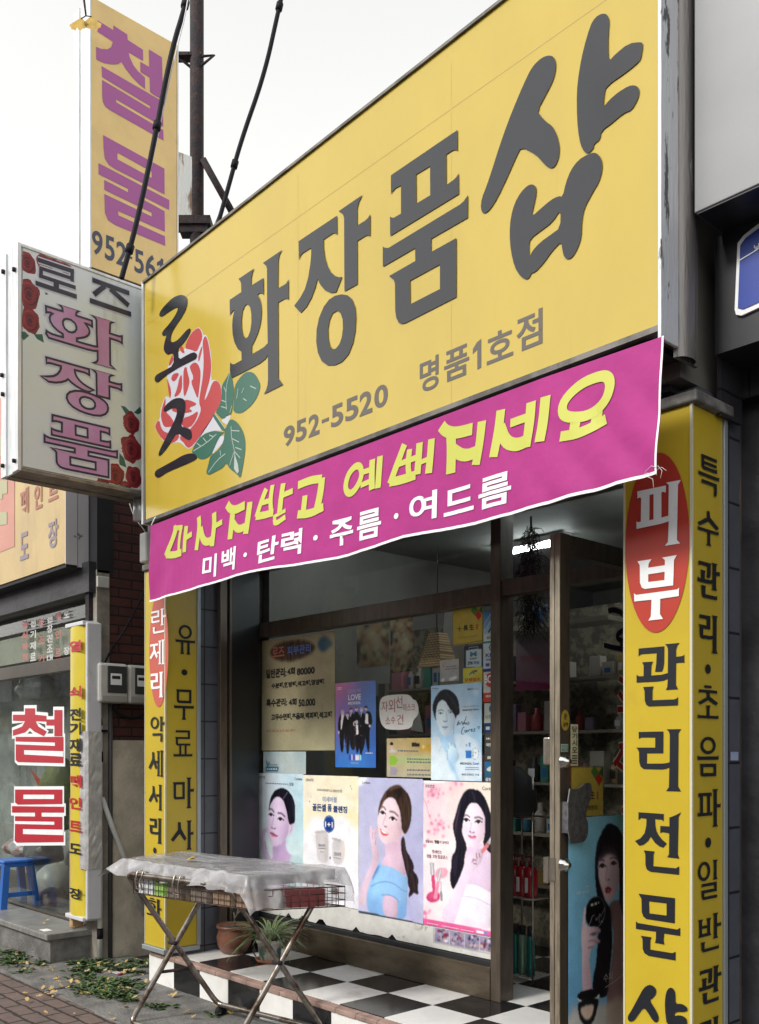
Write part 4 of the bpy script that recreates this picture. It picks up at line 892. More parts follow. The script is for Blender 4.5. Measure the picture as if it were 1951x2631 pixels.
YEL = [
  (zBL, [([(152, 1008), (125, 1100), (82, 1203)], 38), ([(85, 1193), (140, 1195), (188, 1178)], 36), ([(130, 1022), (190, 1018)], 26), ([(182, 1010), (168, 1100), (168, 1185)], 26), ([(216, 1008), (208, 1090), (206, 1178)], 36), ([(208, 1088), (255, 1060)], 28)]),
  (zBL, [([(296, 948), (305, 1010), (292, 1166)], 36), ([(312, 1020), (330, 1095), (360, 1118), (398, 1088)], 40), ([(395, 922), (400, 1000), (390, 1140)], 40), ([(400, 1012), (452, 982)], 28)]),
  (zBL, [([(478, 868), (500, 900), (535, 908), (596, 876)], 44), ([(520, 900), (515, 990), (510, 1096)], 46), ([(522, 985), (560, 1038), (615, 1010)], 40), ([(628, 855), (622, 960), (614, 1062)], 46)]),
  (zBL, [([(732, 770), (706, 850), (680, 955)], 38), ([(676, 950), (740, 942), (795, 925)], 38), ([(712, 862), (772, 845)], 28), ([(772, 745), (766, 840), (782, 940)], 34), ([(842, 735), (836, 830), (836, 925)], 40), ([(842, 815), (908, 785)], 30), ([(795, 958), (872, 912)], 20), ([(805, 965), (815, 1004), (875, 955)], 28)]),
  (zBL, [([(938, 748), (1020, 715), (1090, 706)], 42), ([(1092, 700), (1088, 790), (1070, 905)], 48), ([(990, 815), (985, 935)], 42), ([(948, 938), (1030, 935), (1110, 888)], 42)]),
  (zBL, [([(1350, 668), (1402, 650)], 28), ([(1345, 752), (1402, 726)], 28), ([(1415, 582), (1415, 690), (1420, 778)], 42), ([(1463, 560), (1460, 660), (1456, 768)], 42)]),
  (zBR, [([(168, 560), (122, 690), (80, 815)], 42), ([(78, 805), (150, 790), (245, 758)], 46), ([(202, 592), (192, 700), (206, 775)], 38), ([(130, 690), (262, 640)], 30), ([(266, 550), (262, 650), (256, 755)], 46), ([(268, 680), (332, 652)], 26), ([(342, 525), (336, 640), (328, 748)], 46)]),
  (zBR, [([(402, 440), (430, 475), (490, 490), (606, 462)], 60), ([(465, 500), (470, 600), (466, 748)], 64), ([(475, 590), (550, 640), (645, 608)], 62), ([(668, 412), (657, 560), (634, 695)], 58)]),
  (zBR, [([(790, 340), (780, 480), (754, 648)], 58), ([(790, 450), (830, 550), (900, 572), (965, 548)], 66), ([(856, 428), (985, 385)], 44), ([(988, 290), (985, 450), (970, 588)], 62), ([(1082, 255), (1075, 420), (1060, 553)], 64)]),
  (zBR, [([(1290, 400), (1280, 495)], 60), ([(1422, 350), (1412, 465)], 62), ([(1192, 520), (1320, 502), (1478, 405)], 52)])]
M_BYEL = mat('banner_yellow_print', (0.50, 0.52, 0.09), rough=0.6)
for zf, strokes in YEL:
    flat = MB()
    for p, w_ in strokes: px_stroke(flat, PB, zf(p), w_ * .39952 * 1.28, 0.0, 2)
    if zf is zBL and strokes[0][0][0] == (1350, 668):
        px_stroke(flat, PB, zBL([(1310, 618), (1258, 675), (1240, 765), (1265, 808), (1310, 782), (1350, 700), (1345, 632)]), 46 * .39952, 0, 2, closed=True)
    if strokes[0][0][0] == (1290, 400):
        px_stroke(flat, PB, zBR([(1430, 122), (1300, 175), (1200, 285), (1196, 375), (1260, 400), (1375, 382), (1475, 290), (1502, 190), (1485, 130)]), 70 * .39952, 0, 2, closed=True)
    drape(flat, 0.003).build('letter', M_BYEL, bn)
for ch, zf, bx in [('미', zBL, (340, 1185, 425, 1355)), ('백', zBL, (458, 1140, 555, 1315)), ('탄', zBL, (705, 1068, 848, 1262)), ('력', zBL, (865, 1025, 985, 1220)), ('주', zBL, (1158, 945, 1302, 1155)), ('름', zBL, (1330, 888, 1485, 1115)), ('여', zBR, (205, 850, 382, 1078)), ('드', zBR, (425, 812, 622, 1030)), ('름', zBR, (660, 732, 880, 995))]:
    flat = MB(); (u0, v0), (u1, v1) = zf([(bx[0], bx[1]), (bx[2], bx[3])]); px_text(flat, ch, PB, u0, v0, u1, v1, 0.0, 0.022)
    drape(flat, 0.003).build('letter', M_WHITE, bn)
for zf, (x0, y0, x1, y1) in ((zBL, (610, 1180, 632, 1215)), (zBL, (1058, 1068, 1085, 1110)), (zBL, (1563, 925, 1590, 970))):
    flat = MB(); (u0, v0), (u1, v1) = zf([(x0, y0), (x1, y1)]); set_char(flat, '·', PB, PB.box(u0, v0, u1, v1), 0.0)
    drape(flat, 0.003).build('dot', M_WHITE, bn)
b_ = MB()
for a in (A0 + 0.01,):
    p = bpt(a, interp(btop, a)); b_.tube([p, p + Vector((0.01, 0.02, 0.05)), p + Vector((0.03, 0.06, 0.08))], 0.004, 6)
b_.build('tie_cord', M_WHITE, bn)

# ================================================================ projecting sign with roses
XP = -5.70
PP = Plane('X', XP)
q = [PP.ab(48, 624), PP.ab(370, 739), PP.ab(370, 1272), PP.ab(44, 1208)]
y0p = PP.ab(46, 900)[0]; zt_ = (q[0][1] + q[1][1]) / 2; zb_ = (q[2][1] + q[3][1]) / 2
pj = thing('projecting_sign', (XP - 0.12, 2.8, zb_), 'greenish projecting sign with red roses and outlined pink letters', 'projecting sign')
b_ = MB(); b_.box(XP - 0.24, XP - .006, y0p + 0.02, 3.27, zb_ + 0.02, zt_ - 0.02); b_.build('body', mat('sign_body_grey', (0.4, 0.41, 0.42), rough=0.5, metal=0.3), pj)
b_ = MB(); b_.sheet(PP, [(y0p + .028, zb_ + .03), (3.26, zb_ + .03), (3.26, zt_ - .02), (y0p + .028, zt_ - .02)], 0.0)
b_.build('face', mat('faded_greenish_face', (0.54, 0.57, 0.46), rough=0.22, ior=1.6, col2=(0.57, 0.62, 0.70), vscale=0.9, lo=0.35, hi=0.7, dirt=((0.22, 0.22, 0.15), 3, (3, 3, 0.4), 0.6, 0.9)), pj)
b_ = MB()
for k, (xx0, xx1) in enumerate(((XP - 0.255, XP - 0.18), (XP - 0.178, XP - 0.085), (XP - 0.083, XP + 0.006))):
    b_.box(xx0, xx1, y0p - (0.004 if k != 1 else -0.006), y0p + 0.019, zb_, zt_, 0.002)
b_.box(XP - 0.25, XP + 0.006, y0p + .021, 3.268, zt_ - 0.019, zt_, 0.003)
for yy in (0.25, 0.75):
    pass
b_.build('aluminium_frame', M_ALU, pj)
b_ = MB()
for xx0, xx1, zz in ((XP - 0.25, XP - 0.17, 0), (XP - 0.165, XP - 0.08, 0.004), (XP - 0.075, XP + 0.005, 0)):
    b_.box(xx0, xx1, y0p + .021, 3.268, zb_ + zz, zb_ + 0.019)
b_.build('bottom_frame', mat('dirty_brown_alu', (0.20, 0.175, 0.14), rough=0.5, metal=0.5, var=0.3, vscale=10), pj)
b_ = MB()
for (x_, z_) in ((XP - .21, .06), (XP - .03, .05), (XP - .21, .5), (XP - .22, .62), (XP - .03, 1.2), (XP - .2, 1.25)):
    b_.lathe([(0.012, 0), (0.012, 0.02), (0, 0.022)], (x_, y0p - .012, zb_ + z_), 8)
b_.build('rusty_bolts', M_RUST, pj)
zPJ = lambda p: Z(0, 600, .40385, p)
M_PKL = mat('pink_sign_film', (0.41, 0.16, 0.32), rough=0.25, spec=0.6, col2=(0.44, 0.25, 0.42), vscale=1.5, lo=0.4, hi=0.6)
M_DKL = mat('dark_outline_film', (0.022, 0.02, 0.035), rough=0.3)
M_LIL = mat('pale_lilac_film', (0.48, 0.50, 0.60), rough=0.3)
for gly, (x0, y0, x1, y1) in ((G_HWA, (290, 440, 775, 868)), (G_JANG, (258, 785, 772, 1192)), (G_PUM, (282, 1157, 745, 1556))):
    (u0, v0), (u1, v1) = zPJ([(x0, y0), (x1, y1)]); bx = PP.box(u0, v0, u1, v1); gh = (bx[3] - bx[1]) * .05; bx = (bx[0], bx[1] - gh, bx[2], bx[3] + gh)
    b_ = MB(); outline_glyph(b_, gly, PP, bx, 0.032, 0.0013); halo = b_.build('letter_halo', M_LIL, pj)
    b_ = MB(); set_glyph(b_, gly, PP, bx, 0.0022); let = b_.build('letter', M_PKL, pj)
    b_ = MB(); outline_glyph(b_, gly, PP, bx, 0.013, 0.0028); b_.build('letter_outline', M_DKL, let)
zRJ = lambda p: Z(80, 640, .28361, p)
for strokes in ([([(60, 96), (388, 205)], 40), ([(370, 190), (370, 292)], 34), ([(75, 170), (375, 268)], 32), ([(88, 168), (88, 250)], 34), ([(70, 240), (402, 350)], 34), ([(226, 290), (226, 375)], 50), ([(38, 306), (412, 432)], 40)],
                [([(552, 278), (888, 400)], 42), ([(665, 335), (568, 412)], 44), ([(715, 360), (882, 512)], 46), ([(530, 465), (904, 592)], 44)]):
    b_ = MB()
    for p, w_ in strokes: px_stroke(b_, PP, zRJ(p), (w_ + 24) * .28361, 0.0013, 0)
    b_.build('letter_halo', M_LIL, pj)
    b_ = MB()
    for p, w_ in strokes: px_stroke(b_, PP, zRJ(p), w_ * .28361, 0.0030, 0)
    b_.build('letter', M_DKL, pj)
M_R1 = mat('rose_print_red', (0.19, 0.015, 0.02), rough=0.3); M_R2 = mat('rose_print_dark', (0.07, 0.008, 0.014), rough=0.3); M_R3 = mat('rose_print_bright', (0.27, 0.035, 0.04), rough=0.3); M_RG = mat('rose_print_leaf', (0.03, 0.10, 0.075), rough=0.3)
def rose_print(cx, cy, r, clipx=None):
    a, b = PP.ab(*zPJ([(cx, cy)])[0]); _, b2 = PP.ab(*zPJ([(cx, cy + r)])[0]); rr = abs(b - b2)
    def blob(r_, wob, n=26, dx=0, dy=0):
        o = []
        for i in range(n):
            t = i / n * 6.2832; q_ = r_ * (1 + wob * noise.noise(Vector((math.cos(t) * 1.6 + cx, math.sin(t) * 1.6 + cy, r_ * 9))))
            aa = a + dx + q_ * .8 * math.cos(t); bb = b + dy + q_ * math.sin(t)
            o.append((min(max(aa, y0p + .03), 3.255), min(max(bb, zb_ + .035), zt_ - .025)))
        return o
    k = rose_print.k = getattr(rose_print, 'k', 0) + 1
    base = 0.0002 + 0.00005 * (k % 8)
    o_ = MB(); o_.sheet(PP, blob(rr, .3), base); ro = o_.build('rose_print', M_R1, pj)
    d_ = MB(); h_ = MB()
    d_.sheet(PP, blob(rr * .24, .2), base + .0005)
    for i, (f, ph, ln) in enumerate(((.42, .3, 2.6), (.55, 2.4, 2.3), (.72, 4.4, 2.4), (.75, .9, 2.0), (.36, 3.6, 2.0), (.88, 2.6, 1.6))):
        arc = [(a + rr * .8 * f * (1 + .08 * math.sin(3 * t)) * math.cos(ph + ln * t / 12), b + rr * f * math.sin(ph + ln * t / 12)) for t in range(13)]
        arc = [(min(max(p[0], y0p + .03), 3.255), min(max(p[1], zb_ + .035), zt_ - .025)) for p in arc]
        wv = [max(.001, rr * .13 * math.sin(math.pi * (t + .3) / 12.6)) for t in range(13)]
        add_ribbon(d_ if i % 2 == 0 else h_, PP, arc, wv, base + .0003 + .00003 * i)
    d_.build('rose_shading', M_R2, ro); h_.build('rose_highlight', M_R3, ro)
for c in ((175, 185, 75), (185, 385, 92), (190, 555, 82), (285, 180, 70), (420, 215, 50), (345, 165, 50)): rose_print(*c)
for c in ((835, 1210, 72), (835, 1370, 86), (735, 1540, 78), (850, 1550, 70), (660, 1590, 60), (800, 1640, 60)): rose_print(*c)
b_ = MB()
for pts in ([(120, 620), (150, 680), (185, 650), (160, 625)], [(215, 640), (270, 640), (280, 695), (235, 670)], [(768, 1095), (800, 1150), (830, 1135), (795, 1100)], [(850, 1140), (890, 1102), (903, 1135), (880, 1150)], [(750, 1385), (790, 1430), (805, 1490), (760, 1470)], [(285, 370), (310, 385), (290, 390)]): px_poly(b_, PP, zPJ(pts), 0.0005)
b_.build('leaf_print', M_RG, pj)
b_ = MB(); b_.tube([(XP - .12, 3.15, zb_ - .14), (XP - .12, 3.15, zb_ + .01)], 0.05, 14); b_.build('support_socket', M_ALU, pj)

# ================================================================ tall yellow sign standing above the neighbour's roof
XT = -6.9
PT = Plane('X', XT)
yt0, zt0 = PT.ab(231, 684); yt1 = PT.ab(455, 300)[0]; zt1 = PT.ab(449, 111)[1]
ts = thing('rooftop_sign', (XT - .12, 3.8, zt0), 'tall tan sign with two purple letters and a phone number behind the rusty pole', 'vertical sign')
b_ = MB(); b_.box(XT - .27, XT, yt0 + .012, yt1, zt0, zt1, 0.004); b_.build('face_box', M_TAN, ts)
b_ = MB()
for k, (f0, f1) in enumerate(((.0, .34), (.36, .62), (.64, 1.0))):
    b_.box(XT - .275 + .28 * f0, XT - .275 + .28 * f1, yt0 - (.004 if k != 1 else -.004), yt0 + .011, zt0 - .01, zt1 + .01, 0.002)
b_.build('aluminium_edge', M_ALU, ts)
b_ = MB(); b_.box(XT - .27, XT + .004, yt1 + .0005, yt1 + .012, zt0, zt1); b_.build('back_edge', M_ALU, ts)
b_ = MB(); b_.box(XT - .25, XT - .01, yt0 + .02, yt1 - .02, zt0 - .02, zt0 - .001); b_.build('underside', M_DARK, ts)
zt_a = lambda p: Z(90, 40, .23002, p); zt_b = lambda p: Z(0, 0, .42373, p)
CHEOL = [[(697, 50), (873, 160), (875, 108), (1030, 210), (1035, 270), (1205, 380), (1208, 505), (1045, 410), (1060, 470), (1100, 555), (1150, 620), (1228, 690), (1230, 820), (1150, 755), (1080, 680), (1010, 590), (965, 515), (930, 540), (860, 545), (770, 530), (683, 488), (681, 347), (740, 370), (810, 375), (850, 350), (870, 290), (697, 178)],
         [(1272, 375), (1417, 465), (1430, 945), (1285, 855), (1280, 690), (1178, 630), (1175, 513), (1275, 572)],
         [(743, 563), (1430, 960), (1432, 1243), (905, 935), (907, 967), (1433, 1278), (1435, 1393), (830, 1050), (785, 1015), (758, 965), (750, 900), (748, 715), (1285, 1038), (1285, 1010), (748, 685)]]
MULA = [([(625, 818), (997, 1022), (998, 1178), (700, 1025), (660, 1000), (635, 960), (628, 900)], [(712, 925), (920, 1040), (920, 1078), (712, 965)]),
        ([(597, 988), (1027, 1213), (1025, 1272), (852, 1184), (852, 1200), (998, 1280), (1000, 1405), (715, 1278), (718, 1305), (1000, 1432), (1002, 1490), (700, 1365), (655, 1335), (636, 1290), (632, 1175), (920, 1312), (920, 1290), (632, 1150), (632, 1090), (776, 1165), (776, 1145), (597, 1055)], None)]
b_ = MB()
for i, p in enumerate(CHEOL): px_poly(b_, PT, zt_a(p), 0.002)
b_.build('letter', M_PURP, ts)
b_ = MB()
for o_, h in MULA: px_poly(b_, PT, zt_b(o_), 0.002, [zt_b(h)] if h else ())
b_.build('letter', M_PURP, ts)
b_ = MB()
for c, (x0, y0, x1, y1) in zip('952-56', [(558, 1388, 622, 1560), (636, 1420, 695, 1592), (705, 1455, 768, 1622), (775, 1548, 802, 1572), (815, 1505, 872, 1668), (883, 1530, 945, 1700)]):
    (u0, v0), (u1, v1) = zt_b([(x0, y0), (x1, y1)]); px_text(b_, c, PT, u0, v0, u1, v1, 0.002, 0.02)
px_poly(b_, PT, zt_b([(952, 1590), (972, 1578), (976, 1565), (990, 1572), (990, 1742), (970, 1732), (970, 1606), (952, 1612)]), 0.002)
b_.build('lettering', M_NAVY, ts)
# ================================================================ printed posters: colours painted per vertex on real sheets
def hx(h):
    h = h.lstrip('#'); return np.array([int(h[i:i + 2], 16) / 255 for i in (0, 2, 4)])
class Art:
    def __init__(s, pl, quad, zf, nx=110, k=1.03):
        s.pl, s.zf, s.k = pl, zf, k
        c = [pl.ab(*p) for p in zf(quad)]                       # TL TR BR BL
        s.a0, s.a1 = (c[0][0] + c[3][0]) / 2, (c[1][0] + c[2][0]) / 2
        s.b1, s.b0 = (c[0][1] + c[1][1]) / 2, (c[2][1] + c[3][1]) / 2
        s.nx = nx; s.ny = max(8, int(nx * abs(s.b1 - s.b0) / abs(s.a1 - s.a0)))
        s.X, s.Y = np.meshgrid(np.arange(s.nx + 1), np.arange(s.ny + 1))
        s.im = np.ones((s.ny + 1, s.nx + 1, 3))
        p0, p1 = zf([(quad[0]), (quad[1])]); s.px = s.nx / max(1e-6, abs(quad[1][0] - quad[0][0]))      # cells per traced unit
    def uv(s, pts):
        r = []
        for p in s.zf(pts):
            a, b = s.pl.ab(*p); r.append(((a - s.a0) / (s.a1 - s.a0) * s.nx, (s.b1 - b) / (s.b1 - s.b0) * s.ny))
        return r
    def blur(s, m, sg):
        if sg < 0.25: return m
        n = int(max(1, math.ceil(sg * 2.5))); kx = np.exp(-0.5 * (np.arange(-n, n + 1) / sg) ** 2); kx /= kx.sum()
        for ax in (0, 1):
            pad = [(n, n) if i == ax else (0, 0) for i in range(2)]; q = np.pad(m, pad, mode='edge'); o = np.zeros_like(m)
            for i, w in enumerate(kx): o += w * (q[i:i + m.shape[0], :] if ax == 0 else q[:, i:i + m.shape[1]])
            m = o
        return m
    def mask(s, uv):
        X, Y = s.X, s.Y; ins = np.zeros(X.shape, bool); n = len(uv)
        for i in range(n):
            x1, y1 = uv[i]; x2, y2 = uv[(i + 1) % n]
            if abs(y1 - y2) < 1e-9: continue
            ins ^= ((y1 > Y) != (y2 > Y)) & (X < (x2 - x1) * (Y - y1) / (y2 - y1) + x1)
        return ins.astype(float)
    def lay(s, m, col, al=1.0):
        m = np.clip(m, 0, 1)[..., None] * al; s.im = s.im * (1 - m) + (hx(col) if isinstance(col, str) else col) * m; return s
    def P(s, pts, col, soft=0.5, al=1.0, sm=2):
        m = s.blur(s.mask(s.uv(chaikin(pts, sm) if sm else pts)), soft); s.lay(m, col, al)
        if isinstance(col, str) and hx(col).mean() < .24 and m.mean() > .015 and al > .9:      # fine strands in dark hair
            g = np.random.RandomState(3).randn(s.ny + 1, s.nx + 1); k = np.exp(-.5 * (np.arange(-14, 15) / 6.0) ** 2); k /= k.sum(); q = np.pad(g, [(14, 14), (0, 0)], mode='edge')
            g = sum(w * q[i:i + s.ny + 1] for i, w in enumerate(k)); s.im = np.clip(s.im + (m * g * .16)[..., None] * np.array([1.0, .85, .8]), 0, 1)
        return s
    def L(s, pts, col, w, soft=0.45, al=1.0, sm=2):
        """brush line, w in traced units"""
        p = chaikin(pts, sm, False) if sm else pts; uv = np.array(s.uv(p)); r = w * s.px / 2; d = np.full(s.X.shape, 1e9)
        for (x1, y1), (x2, y2) in zip(uv[:-1], uv[1:]):
            vx, vy = x2 - x1, y2 - y1; L2 = vx * vx + vy * vy + 1e-9
            t = np.clip(((s.X - x1) * vx + (s.Y - y1) * vy) / L2, 0, 1); d = np.minimum(d, np.hypot(s.X - x1 - t * vx, s.Y - y1 - t * vy))
        return s.lay(np.clip((r - d) / (soft * 2) + .5, 0, 1) * min(1, r * 2 + .15), col, al)
    def E(s, c, rx, ry, col, soft=0.5, al=1.0, rot=0.0):
        return s.P([(c[0] + rx * math.cos(t) * math.cos(rot) - ry * math.sin(t) * math.sin(rot), c[1] + rx * math.cos(t) * math.sin(rot) + ry * math.sin(t) * math.cos(rot)) for t in np.linspace(0, 2 * math.pi, 24, endpoint=False)], col, soft, al, 0)
    def G(s, tl, tr, bl, br):
        u = (s.X / s.nx)[..., None]; v = (s.Y / s.ny)[..., None]
        s.im = (hx(tl) * (1 - u) + hx(tr) * u) * (1 - v) + (hx(bl) * (1 - u) + hx(br) * u) * v; return s
    def clouds(s, col, sc, amt, seed=0):
        g = np.random.RandomState(seed).rand(s.ny // sc + 3, s.nx // sc + 3); m = np.kron(g, np.ones((sc, sc)))[:s.ny + 1, :s.nx + 1]
        return s.lay(np.clip((s.blur(m, sc * .8) - .45) * 4, 0, 1), col, amt)
    def eye(s, c, w, h, sl=0.0, iris='#241d22', white='#efeaf0', lash='#1c1418'):
        x, y = c; up = [(x - w / 2, y + sl * -.5 * w + h * .15), (x - w * .2, y - h * .5 - sl * w * .2), (x + w * .2, y - h * .5 + sl * w * .2), (x + w / 2, y + sl * .5 * w + h * .05)]
        lo = [(x + w * .2, y + h * .45 + sl * w * .2), (x - w * .2, y + h * .45 - sl * w * .2)]
        s.P(up + lo, white, .4, .9, 1); s.E((x, y - h * .03), h * .5, h * .52, iris, .4)
        s.L(up, lash, h * .2, .5, .9); s.L([up[-1], (up[-1][0] + w * .1, up[-1][1] - h * .1)], lash, h * .2, .4, .8, 0)
        return s
    def brow(s, pts, col, w): return s.L(pts, col, w * .72, .9, .68)
    def skin(s, face, col, shade, light=None, blush=None):
        s.P(face, col, .6); m = s.mask(s.uv(chaikin(face, 2))); t = m.sum() + 1e-9
        cx, cy = (m * s.X).sum() / t, (m * s.Y).sum() / t; sx = math.sqrt((m * (s.X - cx) ** 2).sum() / t) + 1; sy = math.sqrt((m * (s.Y - cy) ** 2).sum() / t) + 1
        u, v = (s.X - cx) / sx, (s.Y - cy) / sy                       # photographic roundness: bright towards upper left, falling off at the rim
        lum = 1.05 - .045 * u - .02 * v - .035 * np.maximum(0, u * u + .5 * v * v - .8); s.im = s.im * (1 + (np.clip(lum, .8, 1.1) - 1)[..., None] * m[..., None] * np.array([.9, 1.05, 1.0]))
        return m
    def within(s, m, pts, col, soft, al):
        return s.lay(s.blur(s.mask(s.uv(chaikin(pts, 2))), soft * 1.5) * m, col, al * .85)
    def make(s, name, label, cat, off=0.006, rough=0.3, curl=0.0):
        g_ = np.random.RandomState(s.nx).randn(s.ny + 1, s.nx + 1); s.im = s.im * (1 + .018 * g_[..., None] + .04 * s.blur(g_, 4)[..., None] * 4)
        n0, n1 = s.nx + 1, s.ny + 1
        A = s.a0 + (s.a1 - s.a0) * s.X / s.nx; B = s.b1 - (s.b1 - s.b0) * s.Y / s.ny
        bend = off + curl * (np.abs(s.X / s.nx - .5) * 2) ** 6 * (np.abs(s.Y / s.ny - .5) * 2) ** 4
        V = np.zeros((n1, n0, 3)); c = s.pl.pt((s.a0 + s.a1) / 2, (s.b0 + s.b1) / 2, off)
        if s.pl.axis == 'Y': V[..., 0] = A; V[..., 1] = s.pl.c - bend; V[..., 2] = B
        else: V[..., 0] = s.pl.c + bend; V[..., 1] = A; V[..., 2] = B
        V -= np.array(c)
        idx = (s.Y * n0 + s.X)[:-1, :-1].ravel(); F = np.stack([idx, idx + n0, idx + n0 + 1, idx + 1], 1)
        me = bpy.data.meshes.new(name); me.vertices.add(n0 * n1); me.vertices.foreach_set('co', V.ravel())
        me.loops.add(F.size); me.loops.foreach_set('vertex_index', F.ravel().astype(np.int32))
        me.polygons.add(len(F)); me.polygons.foreach_set('loop_start', (np.arange(len(F)) * 4).astype(np.int32)); me.polygons.foreach_set('loop_total', np.full(len(F), 4, np.int32))
        me.update(calc_edges=True); me.validate()
        im = np.clip(s.im, 0, 1); li = np.where(im <= .04045, im / 12.92, ((im + .055) / 1.055) ** 2.4) * s.k
        at = me.color_attributes.new('print', 'FLOAT_COLOR', 'POINT'); at.data.foreach_set('color', np.concatenate([li, np.ones(li.shape[:2] + (1,))], 2).ravel().astype(np.float32))
        me.materials.append(vcol_mat('glossy_print' if rough < .4 else 'matt_print', rough, 0.5 if rough < .4 else .2))
        o = bpy.data.objects.new(name, me); COL.objects.link(o); o.location = c; ORG[o.name] = Vector(c); s.o = o; s.off = off
        return tag(o, label, cat)
    def text(s, jobs, m, bold=0.0, lift=0.0018):
        for body, x0, y0, x1, y1 in jobs:
            b_ = MB(); (u0, v0), (u1, v1) = s.zf([(x0, y0), (x1, y1)]); vm = (v0 + v1) / 2; a0, _ = s.pl.ab(u0, vm); a1, _ = s.pl.ab(u1, vm); hh = max(.92 * (v1 - v0) - .03 * (u1 - u0), .6 * (v1 - v0)); um = (u0 + u1) / 2
            put_text(b_, body, s.pl, (a0, s.pl.ab(um, vm + hh / 2)[1], a1, s.pl.ab(um, vm - hh / 2)[1]), s.off + lift, bold); b_.build('lettering', m, s.o)
    def lines(s, rows, m, lift=0.0018, w=6):
        """fine print too small to read: rows of short dashes"""
        b_ = MB()
        for x0, x1, y, dy in rows:
            x = x0
            while x < x1:
                l_ = random.uniform(.35, .9) * w * 2; yy = y + dy * (x - x0)
                p = s.zf([(x, yy - w * .5), (min(x + l_, x1), yy + w * .5)]); (a0, b1), (a1, b0) = s.pl.ab(*p[0]), s.pl.ab(*p[1])
                b_.sheet(s.pl, [(a0, b0), (a1, b0), (a1, b1), (a0, b1)], s.off + lift); x += l_ + w * .6
        return b_.build('fine_print', m, s.o)
PG = Plane('Y', Y_G)
M_PNAVY = mat('print_navy', (0.02, 0.06, 0.22), rough=0.4); M_PGREY = mat('print_grey', (0.16, 0.16, 0.18), rough=0.4); M_PWHITE = mat('print_white', (0.8, 0.8, 0.82), rough=0.4); M_PRED = mat('print_red', (0.45, 0.03, 0.03), rough=0.4); M_PBLK = mat('print_black', (0.02, 0.02, 0.022), rough=0.45); M_PBLUE = mat('print_blue', (0.03, 0.16, 0.42), rough=0.4); M_PMAUVE = mat('print_mauve', (0.20, 0.06, 0.12), rough=0.4)
zA = lambda p: Z(650, 1980, .17052, p); zB = lambda p: Z(915, 1980, .17961, p); zC = lambda p: Z(1080, 1995, .21310, p); zD = lambda p: Z(1100, 1740, .12568, p)
zE = lambda p: Z(855, 1740, .10998, p); zF = lambda p: Z(1440, 2080, .24725, p); zG = lambda p: Z(660, 1550, .20202, p); zH = lambda p: Z(960, 1540, .21538, p)
# --- woman with hand to her cheek
A = Art(PG, [(58, 30), (788, 60), (762, 1915), (30, 1750)], zA, 110)
A.G('#e3e8f1', '#b5d8ec', '#cfe2e6', '#c2dfe2').clouds('#e8f1f3', 26, .5, 3)
A.P([(300, 1120), (330, 1140), (430, 1110), (510, 1010), (500, 1150), (540, 1240), (620, 1290), (700, 1350), (770, 1450), (770, 1800), (100, 1800), (250, 1400), (320, 1300)], '#c3a8d2', 1)
A.P([(300, 1120), (430, 1110), (510, 1010), (505, 1100), (430, 1200), (330, 1230)], '#a488bd', 5, .7)
A.P([(560, 1290), (690, 1265), (770, 1330), (770, 1800), (480, 1800), (560, 1500)], '#b9d3da', 1.2)
hair = [(250, 640), (255, 520), (280, 400), (330, 310), (400, 268), (470, 262), (540, 300), (600, 380), (640, 480), (650, 600), (645, 800), (600, 800), (570, 830), (545, 760), (530, 650), (500, 540), (470, 440), (380, 380), (310, 440), (270, 520)]
face = [(300, 445), (380, 388), (460, 415), (505, 520), (535, 650), (560, 800), (548, 930), (510, 1020), (430, 1110), (330, 1148), (280, 1100), (245, 1000), (225, 880), (225, 780), (240, 680), (255, 560)]
m = A.skin(face, '#d8c4e2', None)
A.within(m, [(470, 760), (560, 780), (540, 960), (430, 1120), (400, 1050), (470, 900)], '#b595cb', 5, .75); A.within(m, [(300, 900), (330, 640), (350, 850)], '#e9dcf0', 4, .8); A.within(m, [(230, 820), (270, 820), (290, 900), (240, 900)], '#dab2d4', 4, .7); A.within(m, [(400, 830), (500, 830), (480, 920), (400, 900)], '#d3aad0', 5, .6)
A.P([(558, 815), (600, 780), (632, 790), (630, 850), (605, 920), (565, 990), (540, 985), (552, 890)], '#d7c2dd', .8); A.L([(590, 830), (600, 870), (575, 920)], '#b296c0', 14, .8, .7)
A.P(hair, '#141320', .6); A.L([(530, 330), (500, 380), (465, 425)], '#6c5f72', 12, .6, .8); A.L([(590, 450), (620, 560), (625, 680)], '#2e2c40', 26, 2, .7)
A.brow([(262, 582), (295, 577), (325, 622)], '#3f3346', 22); A.brow([(390, 642), (440, 640), (490, 692)], '#3f3346', 24)
A.eye((284, 668), 74, 44, .25); A.eye((427, 735), 84, 48, .25)
A.L([(320, 720), (305, 800), (290, 860), (330, 880), (352, 870)], '#b698c6', 14, 1, .6); A.L([(292, 862), (305, 866)], '#6f4f78', 10, .5); A.L([(330, 878), (348, 872)], '#6f4f78', 10, .5)
A.P([(266, 930), (300, 925), (325, 940), (386, 986), (330, 978), (285, 958)], '#b0628c', .5); A.P([(275, 952), (330, 976), (386, 986), (345, 1012), (295, 998)], '#d583a6', .5); A.L([(270, 938), (330, 976), (384, 985)], '#7d3c5c', 8, .4)
A.P([(138, 895), (180, 880), (225, 868), (238, 905), (195, 950), (182, 1040), (210, 1100), (222, 1200), (285, 1310), (320, 1420), (200, 1420), (150, 1200), (113, 1060), (125, 960)], '#d3bfe0', .8); A.L([(160, 930), (150, 1050), (175, 1150)], '#b296c4', 10, .8, .6); A.L([(195, 1080), (215, 1190)], '#a98cbd', 12, .8, .6)
A.make('poster', 'skincare poster of a woman with tied black hair and her hand at her cheek', 'poster', 0.006, .28)
